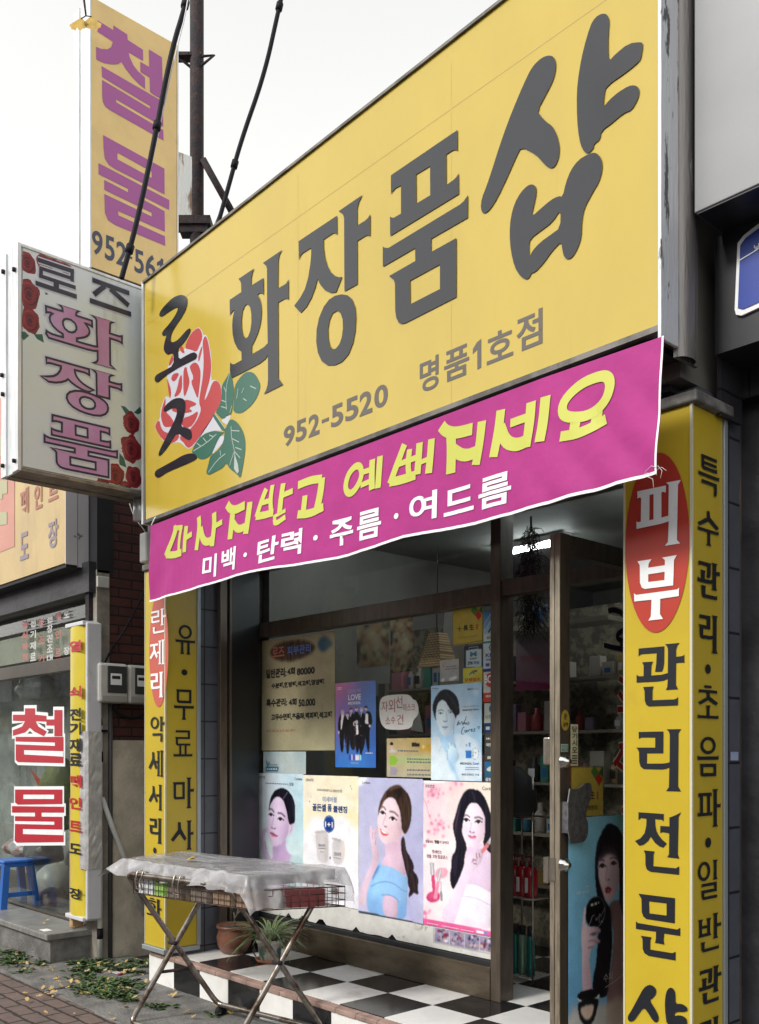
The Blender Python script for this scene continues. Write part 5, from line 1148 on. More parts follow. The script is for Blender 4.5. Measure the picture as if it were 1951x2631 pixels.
A.text([('SENITE', 85, 80, 195, 120), ('Coréana', 640, 100, 757, 150), ('맑음', 565, 178, 625, 235)], M_PGREY, 0.01); A.lines([(205, 550, 190, .05)], M_PGREY, w=16)
# --- cleansing foam poster
A = Art(PG, [(791, 60), (1620, 97), (1597, 2110), (763, 1918)], zA, 110)
A.G('#f1ead6', '#f0e4bd', '#e7e6f0', '#dedff0').clouds('#f6f1e2', 22, .6, 5)
A.P([(700, 560), (1640, 600), (1640, 900), (1560, 860), (1430, 700), (1250, 680), (1000, 690), (860, 760), (780, 960), (700, 980)], '#efd98f', 6, .85)
A.P([(740, 1000), (830, 920), (860, 760), (920, 705), (1010, 700), (1090, 760), (1200, 770), (1290, 720), (1380, 680), (1440, 730), (1470, 830), (1600, 900), (1640, 2200), (700, 2200)], '#e9e9f3', 3).clouds('#f6f6fa', 20, .5, 9)
A.P([(945, 915), (1110, 905), (1150, 940), (1150, 1250), (1145, 1400), (1000, 1390), (975, 1200)], '#cfcbd0', .8); A.P([(1090, 930), (1150, 945), (1150, 1390), (1100, 1390)], '#b8b2b4', 3, .7); A.P([(945, 915), (1110, 903), (1150, 935), (950, 950)], '#b9b4b8', .6)
A.P([(1205, 1010), (1350, 1040), (1410, 1090), (1390, 1420), (1215, 1420)], '#cdc9cf', .8); A.P([(1205, 1005), (1370, 1050), (1330, 1075), (1212, 1040)], '#b0acb2', .6); A.P([(1350, 1060), (1420, 1060), (1400, 1380), (1360, 1380)], '#e8d9c8', 4, .5)
A.E((1165, 805), 82, 130, '#173e8c', .5); A.E((1165, 805), 72, 116, '#7f95c4', .4); A.E((1165, 805), 68, 111, '#173e8c', .4)
A.P([(1185, 1770), (1310, 1770), (1305, 1885), (1190, 1850)], '#3a2a24', .6); A.P([(1215, 1790), (1280, 1790), (1275, 1850), (1220, 1840)], '#1b1517', .6)
for c in ((870, 465, 9), (1488, 237, 7), (1505, 272, 7), (888, 400, 5), (1180, 1318, 14)): A.E(c[:2], c[2], c[2] * 1.5, '#5d5e66', .4, .8)
A.make('poster', 'foam cleanser poster with a round blue badge and two pale tubes', 'poster', 0.009, .28)
A.text([('SENITE', 815, 118, 932, 165), ('코리아나화장품의', 985, 270, 1170, 318), ('나노기술력으로 만든', 1178, 280, 1365, 335)], M_PGREY, 0.008); A.text([('골든셀', 915, 492, 1120, 620), ('폼', 1145, 500, 1205, 622), ('클렌징', 1228, 525, 1440, 645)], M_PNAVY, 0.03)
A.text([('미세버블', 1070, 385, 1285, 485)], mat('print_pale_blue', (0.30, 0.38, 0.58), rough=0.4), 0.02); A.text([('1+1', 1108, 765, 1222, 860)], M_PWHITE, 0.035); A.text([('SENITE', 1003, 1105, 1110, 1150), ('SENITE', 1243, 1230, 1352, 1290)], M_PGREY)
A.lines([(1005, 1112, 1168, .05), (1240, 1350, 1310, .2), (1035, 1090, 1225, .05), (1350, 1440, 1835, .1)], M_PGREY, w=12)
# --- smiling woman in blue
A = Art(PG, [(60, 90), (985, 130), (968, 2205), (45, 2020)], zB, 120)
A.G('#b9bcdf', '#b4b6d9', '#c4c2e2', '#a9a8d2').clouds('#d3d4ec', 28, .55, 11)
A.P([(50, 90), (190, 90), (150, 140), (110, 200), (40, 230)], '#ffffff', 2, .95)
A.P([(680, 940), (650, 1020), (660, 1180), (690, 1290), (720, 1420), (745, 1520), (755, 1640), (790, 1700), (760, 1780), (780, 1820), (840, 1740), (890, 1780), (915, 1750), (890, 1690), (910, 1580), (890, 1500), (830, 1440), (845, 1390), (830, 1320), (790, 1240), (730, 1140), (720, 1040), (705, 960)], '#241a20', .7)
A.L([(690, 1020), (700, 1150), (740, 1280), (770, 1400)], '#4a3630', 22, 2, .7); A.L([(790, 1480), (840, 1560), (850, 1680)], '#4b3832', 16, 1.5, .7)
nk = [(420, 1040), (530, 1030), (630, 970), (660, 930), (650, 1040), (660, 1160), (690, 1290), (715, 1420), (722, 1520), (640, 1450), (540, 1390), (400, 1350), (350, 1370), (370, 1300), (440, 1230), (430, 1150)]
m = A.skin(nk, '#d3b5cb', None); A.within(m, [(420, 1040), (540, 1030), (640, 970), (640, 1060), (560, 1130), (440, 1190)], '#a9879f', 5, .8); A.within(m, [(440, 1240), (560, 1220), (680, 1330), (560, 1340)], '#e0c8da', 6, .7)
arm = [(215, 780), (235, 780), (250, 880), (310, 795), (330, 850), (300, 940), (305, 1050), (340, 1150), (340, 1280), (280, 1420), (230, 1560), (180, 1700), (160, 1890), (130, 1930), (60, 1940), (50, 1850), (80, 1680), (140, 1520), (240, 1330), (245, 1150), (215, 960), (205, 880)]
m = A.skin(arm, '#d6bccf', None); A.within(m, [(300, 1050), (345, 1150), (340, 1300), (230, 1560), (170, 1800), (150, 1750), (220, 1500), (300, 1280)], '#b295ad', 5, .7); A.L([(255, 890), (245, 980)], '#a98aa0', 9, .6, .7); A.L([(290, 880), (270, 980)], '#a98aa0', 9, .6, .6); A.L([(300, 960), (290, 1060)], '#8c6c84', 12, .8, .5)
dress = [(360, 1340), (420, 1365), (540, 1390), (640, 1450), (720, 1525), (755, 1510), (755, 1700), (740, 1890), (735, 2170), (200, 2070), (160, 1870), (170, 1740), (230, 1560), (290, 1430), (330, 1340), (410, 1245)]
m = A.skin(dress, '#8db9e8', None); A.within(m, [(340, 1340), (270, 1420), (225, 1580), (265, 1540), (360, 1360)], '#33518e', 1.2, .9); A.within(m, [(170, 1880), (390, 1800), (390, 2100), (200, 2080)], '#6c9bd6', 6, .8); A.within(m, [(610, 1880), (745, 1900), (735, 2170), (610, 2140)], '#6f9fd8', 3, .8); A.within(m, [(360, 1370), (560, 1400), (700, 1540), (520, 1560), (380, 1560)], '#a3cbf1', 8, .7)
A.L([(225, 1660), (330, 1600), (450, 1585), (580, 1625), (700, 1735), (745, 1725)], '#5d86bd', 9, .7, .8)
m = A.skin([(385, 1775), (500, 1780), (590, 1830), (612, 1880), (605, 2150), (400, 2100)], '#cdb3cb', None); A.within(m, [(380, 1770), (440, 1790), (440, 2100), (390, 2090)], '#b08fae', 5, .7); A.L([(380, 1780), (500, 1775), (600, 1835), (625, 1885)], '#6489bd', 10, .8, .8)
hair = [(328, 660), (335, 560), (360, 440), (410, 340), (480, 250), (560, 212), (640, 210), (690, 260), (760, 330), (800, 440), (812, 580), (795, 760), (750, 870), (715, 920), (690, 880), (665, 830), (660, 700), (640, 560), (600, 460), (560, 390), (480, 375), (410, 440), (370, 520), (345, 600)]
face = [(395, 440), (480, 372), (560, 380), (615, 450), (650, 560), (672, 700), (668, 830), (690, 850), (660, 920), (620, 985), (530, 1030), (420, 1050), (370, 1010), (340, 940), (325, 820), (320, 700), (335, 620), (362, 520)]
m = A.skin(face, '#e3cbd6', None); A.within(m, [(620, 700), (680, 700), (670, 920), (520, 1050), (400, 1060), (520, 980), (600, 880)], '#b9929f', 6, .75); A.within(m, [(430, 520), (520, 480), (480, 760), (430, 780)], '#f0e2ea', 6, .8); A.within(m, [(520, 770), (620, 780), (600, 870), (520, 860)], '#dda9b8', 6, .8); A.within(m, [(325, 720), (370, 720), (370, 800), (330, 800)], '#dcaebb', 5, .7)
A.P([(668, 855), (700, 830), (722, 870), (700, 915), (662, 935)], '#d8b8c4', .7)
A.P(hair, '#34251f', .7); A.P([(560, 250), (660, 240), (700, 330), (620, 370), (520, 330)], '#17110f', 3, .9); A.L([(440, 330), (400, 420), (365, 530)], '#6d4d3a', 26, 2, .75); A.L([(500, 270), (570, 235), (640, 230)], '#7a5640', 24, 2, .7); A.L([(640, 420), (690, 560), (720, 760)], '#4c3629', 24, 2.5, .8); A.L([(730, 400), (770, 560), (765, 720)], '#513b2e', 16, 2, .8); A.L([(640, 250), (660, 330), (600, 400)], '#120d0c', 16, 1.5, .7)
A.brow([(384, 522), (410, 517), (437, 560)], '#4a3633', 20); A.brow([(500, 586), (560, 592), (612, 648)], '#4a3633', 24)
A.eye((396, 604), 72, 46, .35); A.eye((540, 690), 96, 50, .3)
A.L([(440, 640), (405, 740), (395, 780), (435, 808), (460, 800)], '#c19fae', 14, 1.2, .6); A.L([(425, 800), (445, 806)], '#7c5360', 11, .5)
A.P([(355, 818), (380, 850), (430, 878), (490, 902), (455, 935), (410, 938), (372, 905)], '#d4606c', .5); A.P([(368, 840), (430, 882), (484, 900), (432, 908), (388, 884)], '#faf4f4', .4)
A.P([(56, 2000), (970, 2190), (970, 2230), (40, 2040)], '#38404e', .5, .9, 0)
A.make('poster', 'poster of a smiling woman in a pale blue off-shoulder dress', 'poster', 0.0075, .25, 0.004); A.text([('Coréana', 100, 150, 218, 192)], M_PGREY, 0.01)
# --- lip gloss poster
A = Art(PG, [(60, 45), (910, 82), (905, 1948), (45, 1768)], zC, 120)
A.G('#f3d9e4', '#f4ead9', '#f0dbe6', '#e6d6ea').clouds('#fbf1f0', 24, .7, 21)
rs = np.random.RandomState(4)
for cx, cy, n, r in ((170, 180, 26, 90), (200, 600, 26, 110), (420, 90, 8, 70), (80, 1650, 8, 50)):
    A.E((cx, cy), r * 1.5, r * 1.5, '#efb9cd', 9, .55)
    for _ in range(n): A.E((cx + rs.normal(0, r * .6), cy + rs.normal(0, r * .7)), rs.uniform(10, 20), rs.uniform(12, 24), rs.choice(['#e08fae', '#d26c94', '#eaa9c2']), 1.0, .7)
A.L([(50, 250), (95, 350), (110, 440), (140, 510)], '#c98ba3', 8, .6, .7); A.P([(40, 45), (330, 45), (300, 75), (70, 78)], '#ffffff', 1, .95, 0)
body = [(570, 1295), (700, 1310), (850, 1390), (910, 1440), (910, 1890), (500, 1740), (455, 1650), (500, 1480)]
nk = [(575, 840), (640, 860), (740, 800), (770, 820), (810, 890), (910, 980), (910, 1440), (780, 1360), (600, 1310), (555, 1260), (570, 1000)]
m = A.skin(nk, '#dcc6e0', None); A.within(m, [(575, 840), (650, 870), (750, 810), (760, 900), (640, 960), (580, 960)], '#bf9dc6', 5, .7); A.within(m, [(560, 1120), (680, 1150), (640, 1300), (560, 1280)], '#9f7bb0', 8, .6); A.within(m, [(700, 1000), (830, 1080), (800, 1240)], '#ead9ec', 8, .8); A.within(m, [(840, 1020), (910, 1100), (910, 1400)], '#b99cc4', 8, .5)
m = A.skin(body, '#e9e2f0', None); A.within(m, [(500, 1480), (700, 1480), (900, 1600), (900, 1700), (640, 1560)], '#c9bfe0', 8, .8); A.within(m, [(460, 1640), (600, 1700), (760, 1760), (600, 1740)], '#b7abd4', 6, .8); A.L([(520, 1440), (700, 1465), (870, 1560), (905, 1590)], '#b9aeca', 9, .8, .7)
hair = [(620, 145), (560, 170), (510, 250), (470, 350), (440, 470), (405, 590), (420, 680), (450, 790), (440, 910), (395, 950), (390, 1100), (370, 1200), (385, 1310), (415, 1375), (470, 1280), (520, 1150), (550, 1050), (550, 960), (585, 850), (520, 700), (520, 620), (540, 500), (570, 390), (620, 320), (690, 312), (740, 370), (785, 450), (800, 520), (795, 700), (770, 800), (810, 880), (910, 970), (908, 640), (890, 540), (850, 400), (800, 260), (730, 170), (680, 160)]
face = [(565, 400), (620, 320), (690, 312), (755, 380), (795, 470), (800, 600), (785, 720), (740, 800), (680, 852), (620, 857), (570, 800), (525, 700), (512, 610), (540, 500)]
m = A.skin(face, '#ecd9ea', None); A.within(m, [(720, 650), (800, 600), (780, 730), (680, 860), (630, 860), (720, 780)], '#c6a5d0', 6, .7); A.within(m, [(600, 420), (700, 400), (660, 640), (620, 640)], '#f8eef6', 6, .8); A.within(m, [(530, 620), (590, 620), (590, 690), (540, 690)], '#e7b3cf', 5, .7); A.within(m, [(700, 640), (770, 630), (760, 700), (700, 700)], '#e3b0cf', 5, .7)
A.P([(795, 535), (835, 505), (852, 540), (830, 610), (792, 665)], '#e3cbe2', .7); A.L([(820, 540), (830, 570), (810, 620)], '#bd98c4', 10, .7, .6)
A.P(hair, '#151322', .6); A.L([(480, 420), (455, 540), (435, 680)], '#5a2f4b', 18, 1.6, .7); A.L([(500, 330), (470, 450), (440, 600)], '#6f6a8a', 6, .7, .6); A.L([(640, 190), (670, 240), (672, 310)], '#4a4056', 7, .6, .8); A.L([(450, 960), (420, 1080), (440, 1200)], '#2f2b42', 22, 2, .7); A.L([(480, 1000), (470, 1120), (430, 1260)], '#0c0a14', 14, 2, .7)
A.brow([(546, 478), (575, 461), (610, 490)], '#3c3040', 18); A.brow([(675, 500), (720, 487), (765, 515)], '#3c3040', 20)
A.eye((570, 526), 76, 42, .12); A.eye((716, 548), 82, 42, .05)
A.L([(630, 560), (625, 640), (605, 665), (640, 688), (668, 675)], '#c8a8d2', 12, 1, .6); A.L([(612, 665), (625, 670)], '#835a86', 9, .5); A.L([(650, 676), (664, 672)], '#835a86', 9, .5)
A.P([(585, 710), (625, 715), (645, 722), (670, 715), (702, 730), (650, 742), (610, 735)], '#c2587f', .5); A.P([(592, 716), (650, 740), (702, 730), (672, 755), (620, 755)], '#e08aa9', .5)
hand = [(600, 940), (690, 880), (770, 870), (782, 940), (740, 1060), (660, 1140), (600, 1250), (540, 1420), (480, 1600), (440, 1740), (400, 1800), (290, 1755), (270, 1640), (340, 1540), (370, 1440), (440, 1330), (520, 1150), (560, 1030)]
m = A.skin(hand, '#e6d3e8', None); A.within(m, [(520, 1400), (600, 1250), (660, 1150), (700, 1080), (640, 1250), (500, 1600), (420, 1790), (400, 1700)], '#b99ccb', 7, .7); A.within(m, [(280, 1640), (400, 1500), (420, 1700), (300, 1760)], '#cdb6dc', 8, .7)
for p in ([(690, 930), (700, 990)], [(725, 930), (735, 975)], [(650, 1000), (690, 1010)], [(640, 1030), (660, 1010)], [(660, 1050), (695, 1055)]): A.L(p, '#8e4f75', 11, .6, .7)
A.P([(742, 905), (815, 800), (850, 830), (772, 935)], '#d77a80', .5, 1, 0); A.P([(818, 798), (872, 718), (908, 742), (848, 832)], '#b9b6bf', .5, 1, 0); A.L([(850, 770), (880, 735)], '#fafafc', 8, .5)
A.E((270, 1165), 80, 62, '#e89bb4', .8, .95, -.4); A.E((285, 1150), 40, 30, '#f3bccb', 2, .7, -.4); A.E((172, 1452), 84, 66, '#c53d72', .7, 1, -.2); A.E((165, 1440), 40, 30, '#de6a94', 2, .6)
for q, c in (([(130, 1042), (182, 1038), (190, 1186), (140, 1188)], '#aeaab4'), ([(146, 1188), (190, 1186), (200, 1400), (165, 1400)], '#cf4577'), ([(242, 1118), (282, 1124), (252, 1268), (213, 1258)], '#b3afb9'), ([(212, 1265), (251, 1270), (217, 1482), (173, 1476)], '#e792b1'), ([(252, 1390), (280, 1385), (287, 1500), (258, 1500)], '#8f8d98')): A.P(q, c, .5, 1, 0)
A.L([(155, 1050), (163, 1180)], '#f2f0f5', 9, .6); A.L([(262, 1130), (232, 1255)], '#f2f0f5', 8, .6); A.L([(265, 1270), (268, 1390)], '#8b8994', 8, .5)
A.P([(30, 1700), (910, 1870), (910, 1980), (30, 1800)], '#dd5c97', .5, 1, 0); A.P([(470, 1745), (620, 1700), (760, 1770), (910, 1830), (910, 1868), (700, 1830)], '#e9d2e6', 3, .7)
A.P([(695, 1855), (780, 1868), (780, 1900), (695, 1885)], '#f4f0f4', .5, 1, 0); A.P([(782, 1870), (820, 1876), (820, 1908), (782, 1900)], '#5d8fd0', .5, 1, 0)
A.make('poster', 'pink lip gloss poster of a long-haired woman holding a lip gloss tube', 'poster', 0.010, .25)
A.text([('Coréan', 765, 120, 905, 172)], M_PGREY, 0.008); A.text([('텐세컨즈', 162, 885, 277, 935), ('앰플', 95, 935, 150, 985), ('코팅', 165, 940, 218, 988), ('립글로스', 230, 945, 350, 1000), ('립술에도', 82, 765, 178, 805), ('이 담이다', 250, 772, 362, 820)], M_PMAUVE, 0.01); A.text([('앰플', 188, 765, 245, 812)], M_PBLK, 0.03)
A.lines([(80, 185, 105, .02), (80, 185, 125, .02)], M_PGREY, w=12); A.lines([(100, 240, 1765, .19), (280, 480, 1800, .19), (510, 660, 1845, .19)], M_PWHITE, w=10)
# --- blue mask poster of a man
A = Art(PG, [(72, 180), (1120, 108), (1112, 2135), (84, 2100)], zD, 100)
A.G('#a6cdee', '#9cc8ea', '#cfe4f4', '#a9d0ef').clouds('#d7eaf7', 20, .4, 31)
A.E((760, 780), 240, 260, '#e6eff6', 12, .8); A.E((990, 310), 70, 70, '#d8eaf7', 2, .7); A.E((990, 200), 70, 90, '#c2ddf2', 3, .5)
A.P([(60, 1230), (250, 1200), (300, 1400), (400, 1560), (420, 1720), (500, 1900), (640, 2150), (60, 2150)], '#d9e9f5', 1.2); A.P([(540, 1160), (700, 1150), (860, 1210), (1000, 1290), (1080, 1400), (1120, 1700), (1120, 2150), (600, 2150), (540, 1800), (670, 1640), (600, 1430)], '#cfe2f2', 1.2)
A.L([(300, 1400), (240, 1520)], '#a4c6e3', 14, 1.5, .7); A.L([(1020, 1330), (1080, 1500)], '#a4c8e6', 22, 3, .7); A.P([(60, 1230), (200, 1240), (140, 1320), (60, 1340)], '#a8cbe8', 5, .8)
nk = [(255, 1080), (300, 1170), (370, 1210), (440, 1190), (535, 1090), (530, 1280), (600, 1430), (540, 1500), (400, 1560), (330, 1460), (280, 1350)]
m = A.skin(nk, '#aecfec', None); A.within(m, [(255, 1080), (370, 1215), (530, 1100), (520, 1230), (400, 1300), (280, 1250)], '#7fb0dc', 4, .8)
hd = [(440, 1320), (480, 1325), (520, 1390), (600, 1480), (672, 1640), (550, 1790), (430, 1680), (400, 1560), (420, 1440)]
m = A.skin(hd, '#c3dcf1', None); A.within(m, [(560, 1560), (680, 1640), (550, 1800), (430, 1690), (520, 1680)], '#8bbbe4', 4, .8); A.L([(430, 1390), (445, 1460)], '#6b9bc8', 9, .6); A.L([(480, 1340), (495, 1400)], '#5f90c0', 9, .6); A.L([(410, 1500), (410, 1690)], '#6b9bc8', 10, .8, .7)
A.P([(405, 1560), (430, 1690), (550, 1800), (560, 1950), (500, 1900), (430, 1740)], '#84b4df', 3, .8); A.L([(560, 1900), (620, 2050), (650, 2140)], '#8fbde4', 24, 3, .7)
face = [(240, 500), (310, 452), (380, 485), (440, 590), (520, 700), (585, 780), (572, 900), (548, 1010), (520, 1100), (440, 1190), (370, 1212), (300, 1172), (250, 1080), (215, 990), (185, 890), (175, 780), (185, 660)]
m = A.skin(face, '#d5e3f0', None); A.within(m, [(470, 800), (590, 780), (560, 1000), (440, 1200), (330, 1210), (450, 1080)], '#97c0e4', 5, .8); A.within(m, [(180, 760), (220, 800), (240, 1000), (300, 1170), (220, 1030)], '#a4c8e8', 4, .7); A.within(m, [(260, 520), (400, 560), (400, 800), (340, 850), (330, 640)], '#eaf1f7', 6, .8)
A.P([(108, 640), (115, 560), (160, 430), (230, 320), (300, 265), (380, 245), (470, 270), (560, 340), (620, 430), (650, 560), (662, 715), (650, 770), (605, 780), (582, 870), (570, 790), (500, 700), (430, 590), (370, 490), (310, 458), (240, 500), (200, 580), (180, 680), (172, 800), (182, 890), (150, 830), (130, 740)], '#1f1f26', .6)
A.L([(400, 340), (470, 420), (560, 540), (610, 660)], '#3b4653', 30, 2.5, .7); A.L([(250, 340), (190, 440), (150, 560)], '#33343c', 20, 2, .7); A.L([(540, 990), (545, 1080), (540, 1150)], '#46586c', 7, .6, .8)
A.brow([(225, 690), (280, 668), (332, 688)], '#5d7690', 26); A.brow([(430, 688), (480, 668), (520, 690)], '#5d7690', 26)
A.eye((272, 742), 90, 38, 0, '#3c5573', '#e8f0f6', '#3a4c63'); A.eye((480, 724), 84, 38, 0, '#3c5573', '#e8f0f6', '#3a4c63')
A.L([(390, 720), (405, 830), (410, 890)], '#8bb2d6', 16, 1.5, .6); A.L([(335, 900), (370, 915), (405, 898)], '#46658a', 11, .7, .9)
A.P([(302, 1018), (350, 1005), (380, 1010), (432, 1018), (370, 1032)], '#6e8fb4', .6); A.P([(315, 1030), (370, 1034), (425, 1026), (390, 1075), (345, 1075)], '#b3c6dd', .7); A.L([(305, 1020), (370, 1030), (430, 1018)], '#43607f', 8, .5)
A.P([(780, 1495), (900, 1495), (905, 1665), (790, 1660)], '#3478c4', .5, 1, 0); A.P([(845, 1345), (890, 1340), (880, 1420), (860, 1425)], '#4a86cb', .6, 1, 0); A.P([(780, 1430), (910, 1430), (905, 1495), (785, 1495)], '#c9dff1', .6, .8, 0)
A.E((985, 1565), 72, 120, '#5e83a8', .4, 1, .1); A.E((985, 1565), 66, 113, '#dfeaf3', .4, 1, .1)
for c in ((945, 1530, 12), (990, 1550, 14), (940, 1580, 9), (935, 1612, 12)): A.E(c[:2], c[2], c[2] * .8, '#3f4f62', .4)
A.E((805, 1395), 20, 24, '#7490ae', .6, .9); A.P([(700, 2040), (850, 2040), (850, 2100), (720, 2110)], '#f3f6f8', 2, .8)
A.make('poster', 'light blue face mask poster of a black-haired man touching his neck', 'poster', 0.006, .25)
A.text([('MEDI', 828, 222, 942, 268), ('MEDIHEAL', 678, 1735, 920, 1795), ('MASK SCIENCE', 712, 1965, 955, 2015), ('메디힐', 985, 1972, 1065, 2018)], M_PGREY, 0.012); A.text([('HEAL', 950, 220, 1070, 260)], mat('print_pale_steel', (0.36, 0.46, 0.56), rough=0.4)); A.text([('Cares!', 938, 1735, 1058, 1795)], M_PBLUE, 0.015)
A.text([('거칠어진 여자의 피부', 722, 575, 1058, 620), ], M_PGREY); A.text([('화장품만으론 부족하다', 722, 645, 1060, 695)], M_PBLK, 0.02); A.lines([(790, 1055, 1845, 0), (780, 1065, 1885, 0), (112, 245, 238, 0)], M_PGREY, w=14)
b_ = MB()
for p in ([(610, 990), (640, 900), (645, 950), (610, 985)], [(650, 880), (655, 985), (720, 890), (720, 985), (790, 860)], [(800, 800), (790, 850), (730, 990)], [(745, 960), (775, 925), (780, 975), (800, 925), (808, 965)], [(820, 930), (815, 965), (850, 965), (865, 930), (835, 915)], [(765, 1030), (740, 1020), (700, 1110), (700, 1165), (750, 1160)], [(800, 1080), (770, 1090), (775, 1130), (805, 1120), (815, 1075), (820, 1125)], [(835, 1075), (842, 1115), (870, 1065), (885, 1060)], [(895, 1095), (930, 1060), (905, 1060), (900, 1115), (945, 1095)], [(985, 1045), (955, 1065), (985, 1095), (950, 1120)], [(1020, 1030), (1060, 1005), (1085, 1025), (1045, 1065)], [(1030, 1105), (1032, 1112)]): px_stroke(b_, PG, zD(p), 1.7, A.off + .0016, 1)
b_.build('script_lettering', mat('print_slate', (0.06, 0.12, 0.20), rough=0.4), A.o)
# --- blue group poster
A = Art(PG, [(75, 160), (1025, 62), (1030, 2110), (85, 2112)], zE, 90)
A.G('#c083b4', '#5b7fc4', '#2c62b4', '#2f55a8'); A.E((90, 170), 330, 420, '#d476a6', 14, .75); A.E((560, 1950), 480, 240, '#3d83d0', 16, .8); A.E((880, 700), 260, 400, '#6a94cf', 14, .6); A.E((250, 900), 300, 400, '#8a72b4', 14, .6)
def guy(hx_, hy, hc, coat, shirt=None, r=34):
    A.P(coat, '#14131c', .6, 1, 1)
    if shirt: A.P(shirt, '#e8e4ea', .5, 1, 0)
    A.E((hx_, hy), r, r * 1.45, '#e6c9cf', .5); A.P([(hx_ - r * 1.15, hy - 5), (hx_ - r * 1.1, hy - r * 1.3), (hx_, hy - r * 2.0), (hx_ + r * 1.1, hy - r * 1.3), (hx_ + r * 1.15, hy), (hx_ + r * .7, hy - r * .7), (hx_ - r * .6, hy - r * .55)], hc, .5)
    A.L([(hx_ - 12, hy - 2), (hx_ + 14, hy - 2)], '#5a3c44', 7, .5, .6); A.L([(hx_ - 6, hy + 26), (hx_ + 8, hy + 26)], '#9a5560', 6, .5, .6)
guy(575, 745, '#6d6270', [(505, 850), (560, 800), (620, 820), (650, 950), (640, 1200), (520, 1200)]); guy(450, 780, '#241d22', [(415, 860), (480, 830), (530, 900), (540, 1300), (560, 1690), (440, 1700), (400, 1300), (390, 1000)], [(430, 850), (465, 830), (420, 960)])
guy(690, 770, '#c9a7bd', [(650, 870), (720, 820), (780, 880), (800, 1100), (760, 1700), (640, 1700), (640, 1000)], [(670, 850), (705, 820), (680, 930)]); guy(362, 880, '#5f4a58', [(325, 950), (380, 930), (430, 990), (420, 1300), (400, 1780), (340, 1780), (310, 1300)], [(345, 930), (380, 935), (375, 1000)])
guy(245, 830, '#cfa5ae', [(160, 920), (230, 870), (320, 900), (345, 1000), (340, 1300), (390, 1780), (350, 1800), (290, 1340), (270, 1740), (200, 1750), (175, 1300), (140, 1240)], [(215, 880), (285, 880), (270, 960), (225, 1230), (205, 1230)])
guy(797, 735, '#19161c', [(790, 820), (850, 790), (920, 850), (945, 1000), (930, 1110), (880, 1150), (880, 1750), (830, 1740), (760, 1250), (720, 1700), (690, 1700), (700, 1100), (770, 1080)], [(790, 850), (840, 840), (855, 1100), (770, 1080)])
guy(580, 1060, '#9ccbe8', [(480, 1090), (560, 1110), (680, 1090), (700, 1350), (620, 1420), (740, 1500), (700, 1830), (660, 1820), (650, 1640), (600, 1780), (570, 1770), (540, 1420), (520, 1400), (530, 1150), (460, 1200)], [(560, 1110), (610, 1110), (620, 1330), (570, 1350)], 32)
for _ in range(46): A.E((random.uniform(500, 700), random.uniform(1110, 1390)), 8, 12, random.choice(['#8f94a8', '#2a2838', '#c9c9d6']), .4, .7)
A.P([(565, 1120), (605, 1120), (615, 1330), (575, 1345)], '#ece8ee', .5, 1, 0); A.L([(520, 1130), (500, 1070), (550, 1040)], '#e0c4cc', 24, .6); A.E((160, 1290), 18, 36, '#d9bfc8', .5); A.E((885, 1140), 26, 30, '#d9bfc8', .5); A.L([(290, 1340), (275, 1740)], '#6f93d0', 8, .5, .7); A.L([(330, 1400), (330, 1720)], '#6f93d0', 8, .5, .7); A.L([(270, 1565), (340, 1565)], '#6f93d0', 7, .5, .7)
for i, c in enumerate(('#3c3f9e', '#c3b6d8', '#5a4aa8', '#d8dce8', '#e6d3d8', '#8fd2d8')): A.P([(400 + i * 48, 1810), (440 + i * 48, 1805), (442 + i * 48, 1945), (402 + i * 48, 1945)], c, .5, 1, 0)
A.make('poster', 'blue and purple poster of seven men in dark suits', 'poster', 0.006, .25)
A.text([('LOVE', 385, 390, 680, 545), ('MEDIHEAL', 382, 565, 680, 645)], M_PWHITE, 0.02); A.text([('LOVE ME', 378, 270, 680, 375)], mat('print_lilac', (0.5, 0.42, 0.62), rough=0.4), 0.008); A.text([('MEDIHEAL', 450, 1985, 632, 2035)], mat('print_pale_cyan', (0.35, 0.55, 0.72), rough=0.4)); A.lines([(790, 965, 1775, 0)], M_PWHITE, w=18); A.lines([(130, 240, 250, -.05), (130, 240, 285, -.05)], M_PWHITE, w=18)
# --- woman with a compact, on the open door
A = Art(pd, [(90, 85), (735, 55), (735, 2500), (60, 2500)], zF, 100, 1.3)
A.G('#83c0e2', '#6fa9c4', '#5d9fd8', '#7fb2d8'); A.P([(560, 40), (760, 30), (760, 260), (640, 260), (600, 160)], '#54806f', 6, .8)
hair = [(480, 140), (540, 150), (600, 190), (650, 280), (690, 420), (720, 1000), (720, 1300), (600, 1000), (615, 700), (590, 480), (560, 400), (480, 400), (400, 480), (382, 560), (388, 700), (420, 830), (470, 980), (515, 1010), (525, 1200), (535, 1400), (505, 1700), (485, 1980), (330, 1920), (330, 1750), (370, 1600), (385, 1300), (400, 1000), (365, 850), (350, 600), (365, 400), (400, 280)]
nk = [(500, 970), (600, 930), (680, 1000), (740, 1050), (740, 2500), (480, 2500), (470, 1950), (540, 1500), (545, 1200), (510, 1100)]
m = A.skin(nk, '#7b6062', None); A.within(m, [(500, 960), (620, 930), (620, 1060), (540, 1120)], '#4a3a40', 5, .8); A.within(m, [(600, 1200), (740, 1100), (740, 1600), (600, 1700)], '#8d7070', 9, .7)
m = A.skin([(390, 510), (480, 380), (590, 470), (618, 620), (612, 760), (572, 880), (512, 962), (480, 972), (440, 905), (400, 770), (384, 620)], '#c9b0c0', None); A.within(m, [(520, 600), (630, 560), (610, 800), (500, 980), (520, 850)], '#8b737f', 6, .75); A.within(m, [(420, 620), (470, 560), (480, 720), (440, 760)], '#e4d2de', 5, .8)  # right of the face painted darker, where a reflection dims the print
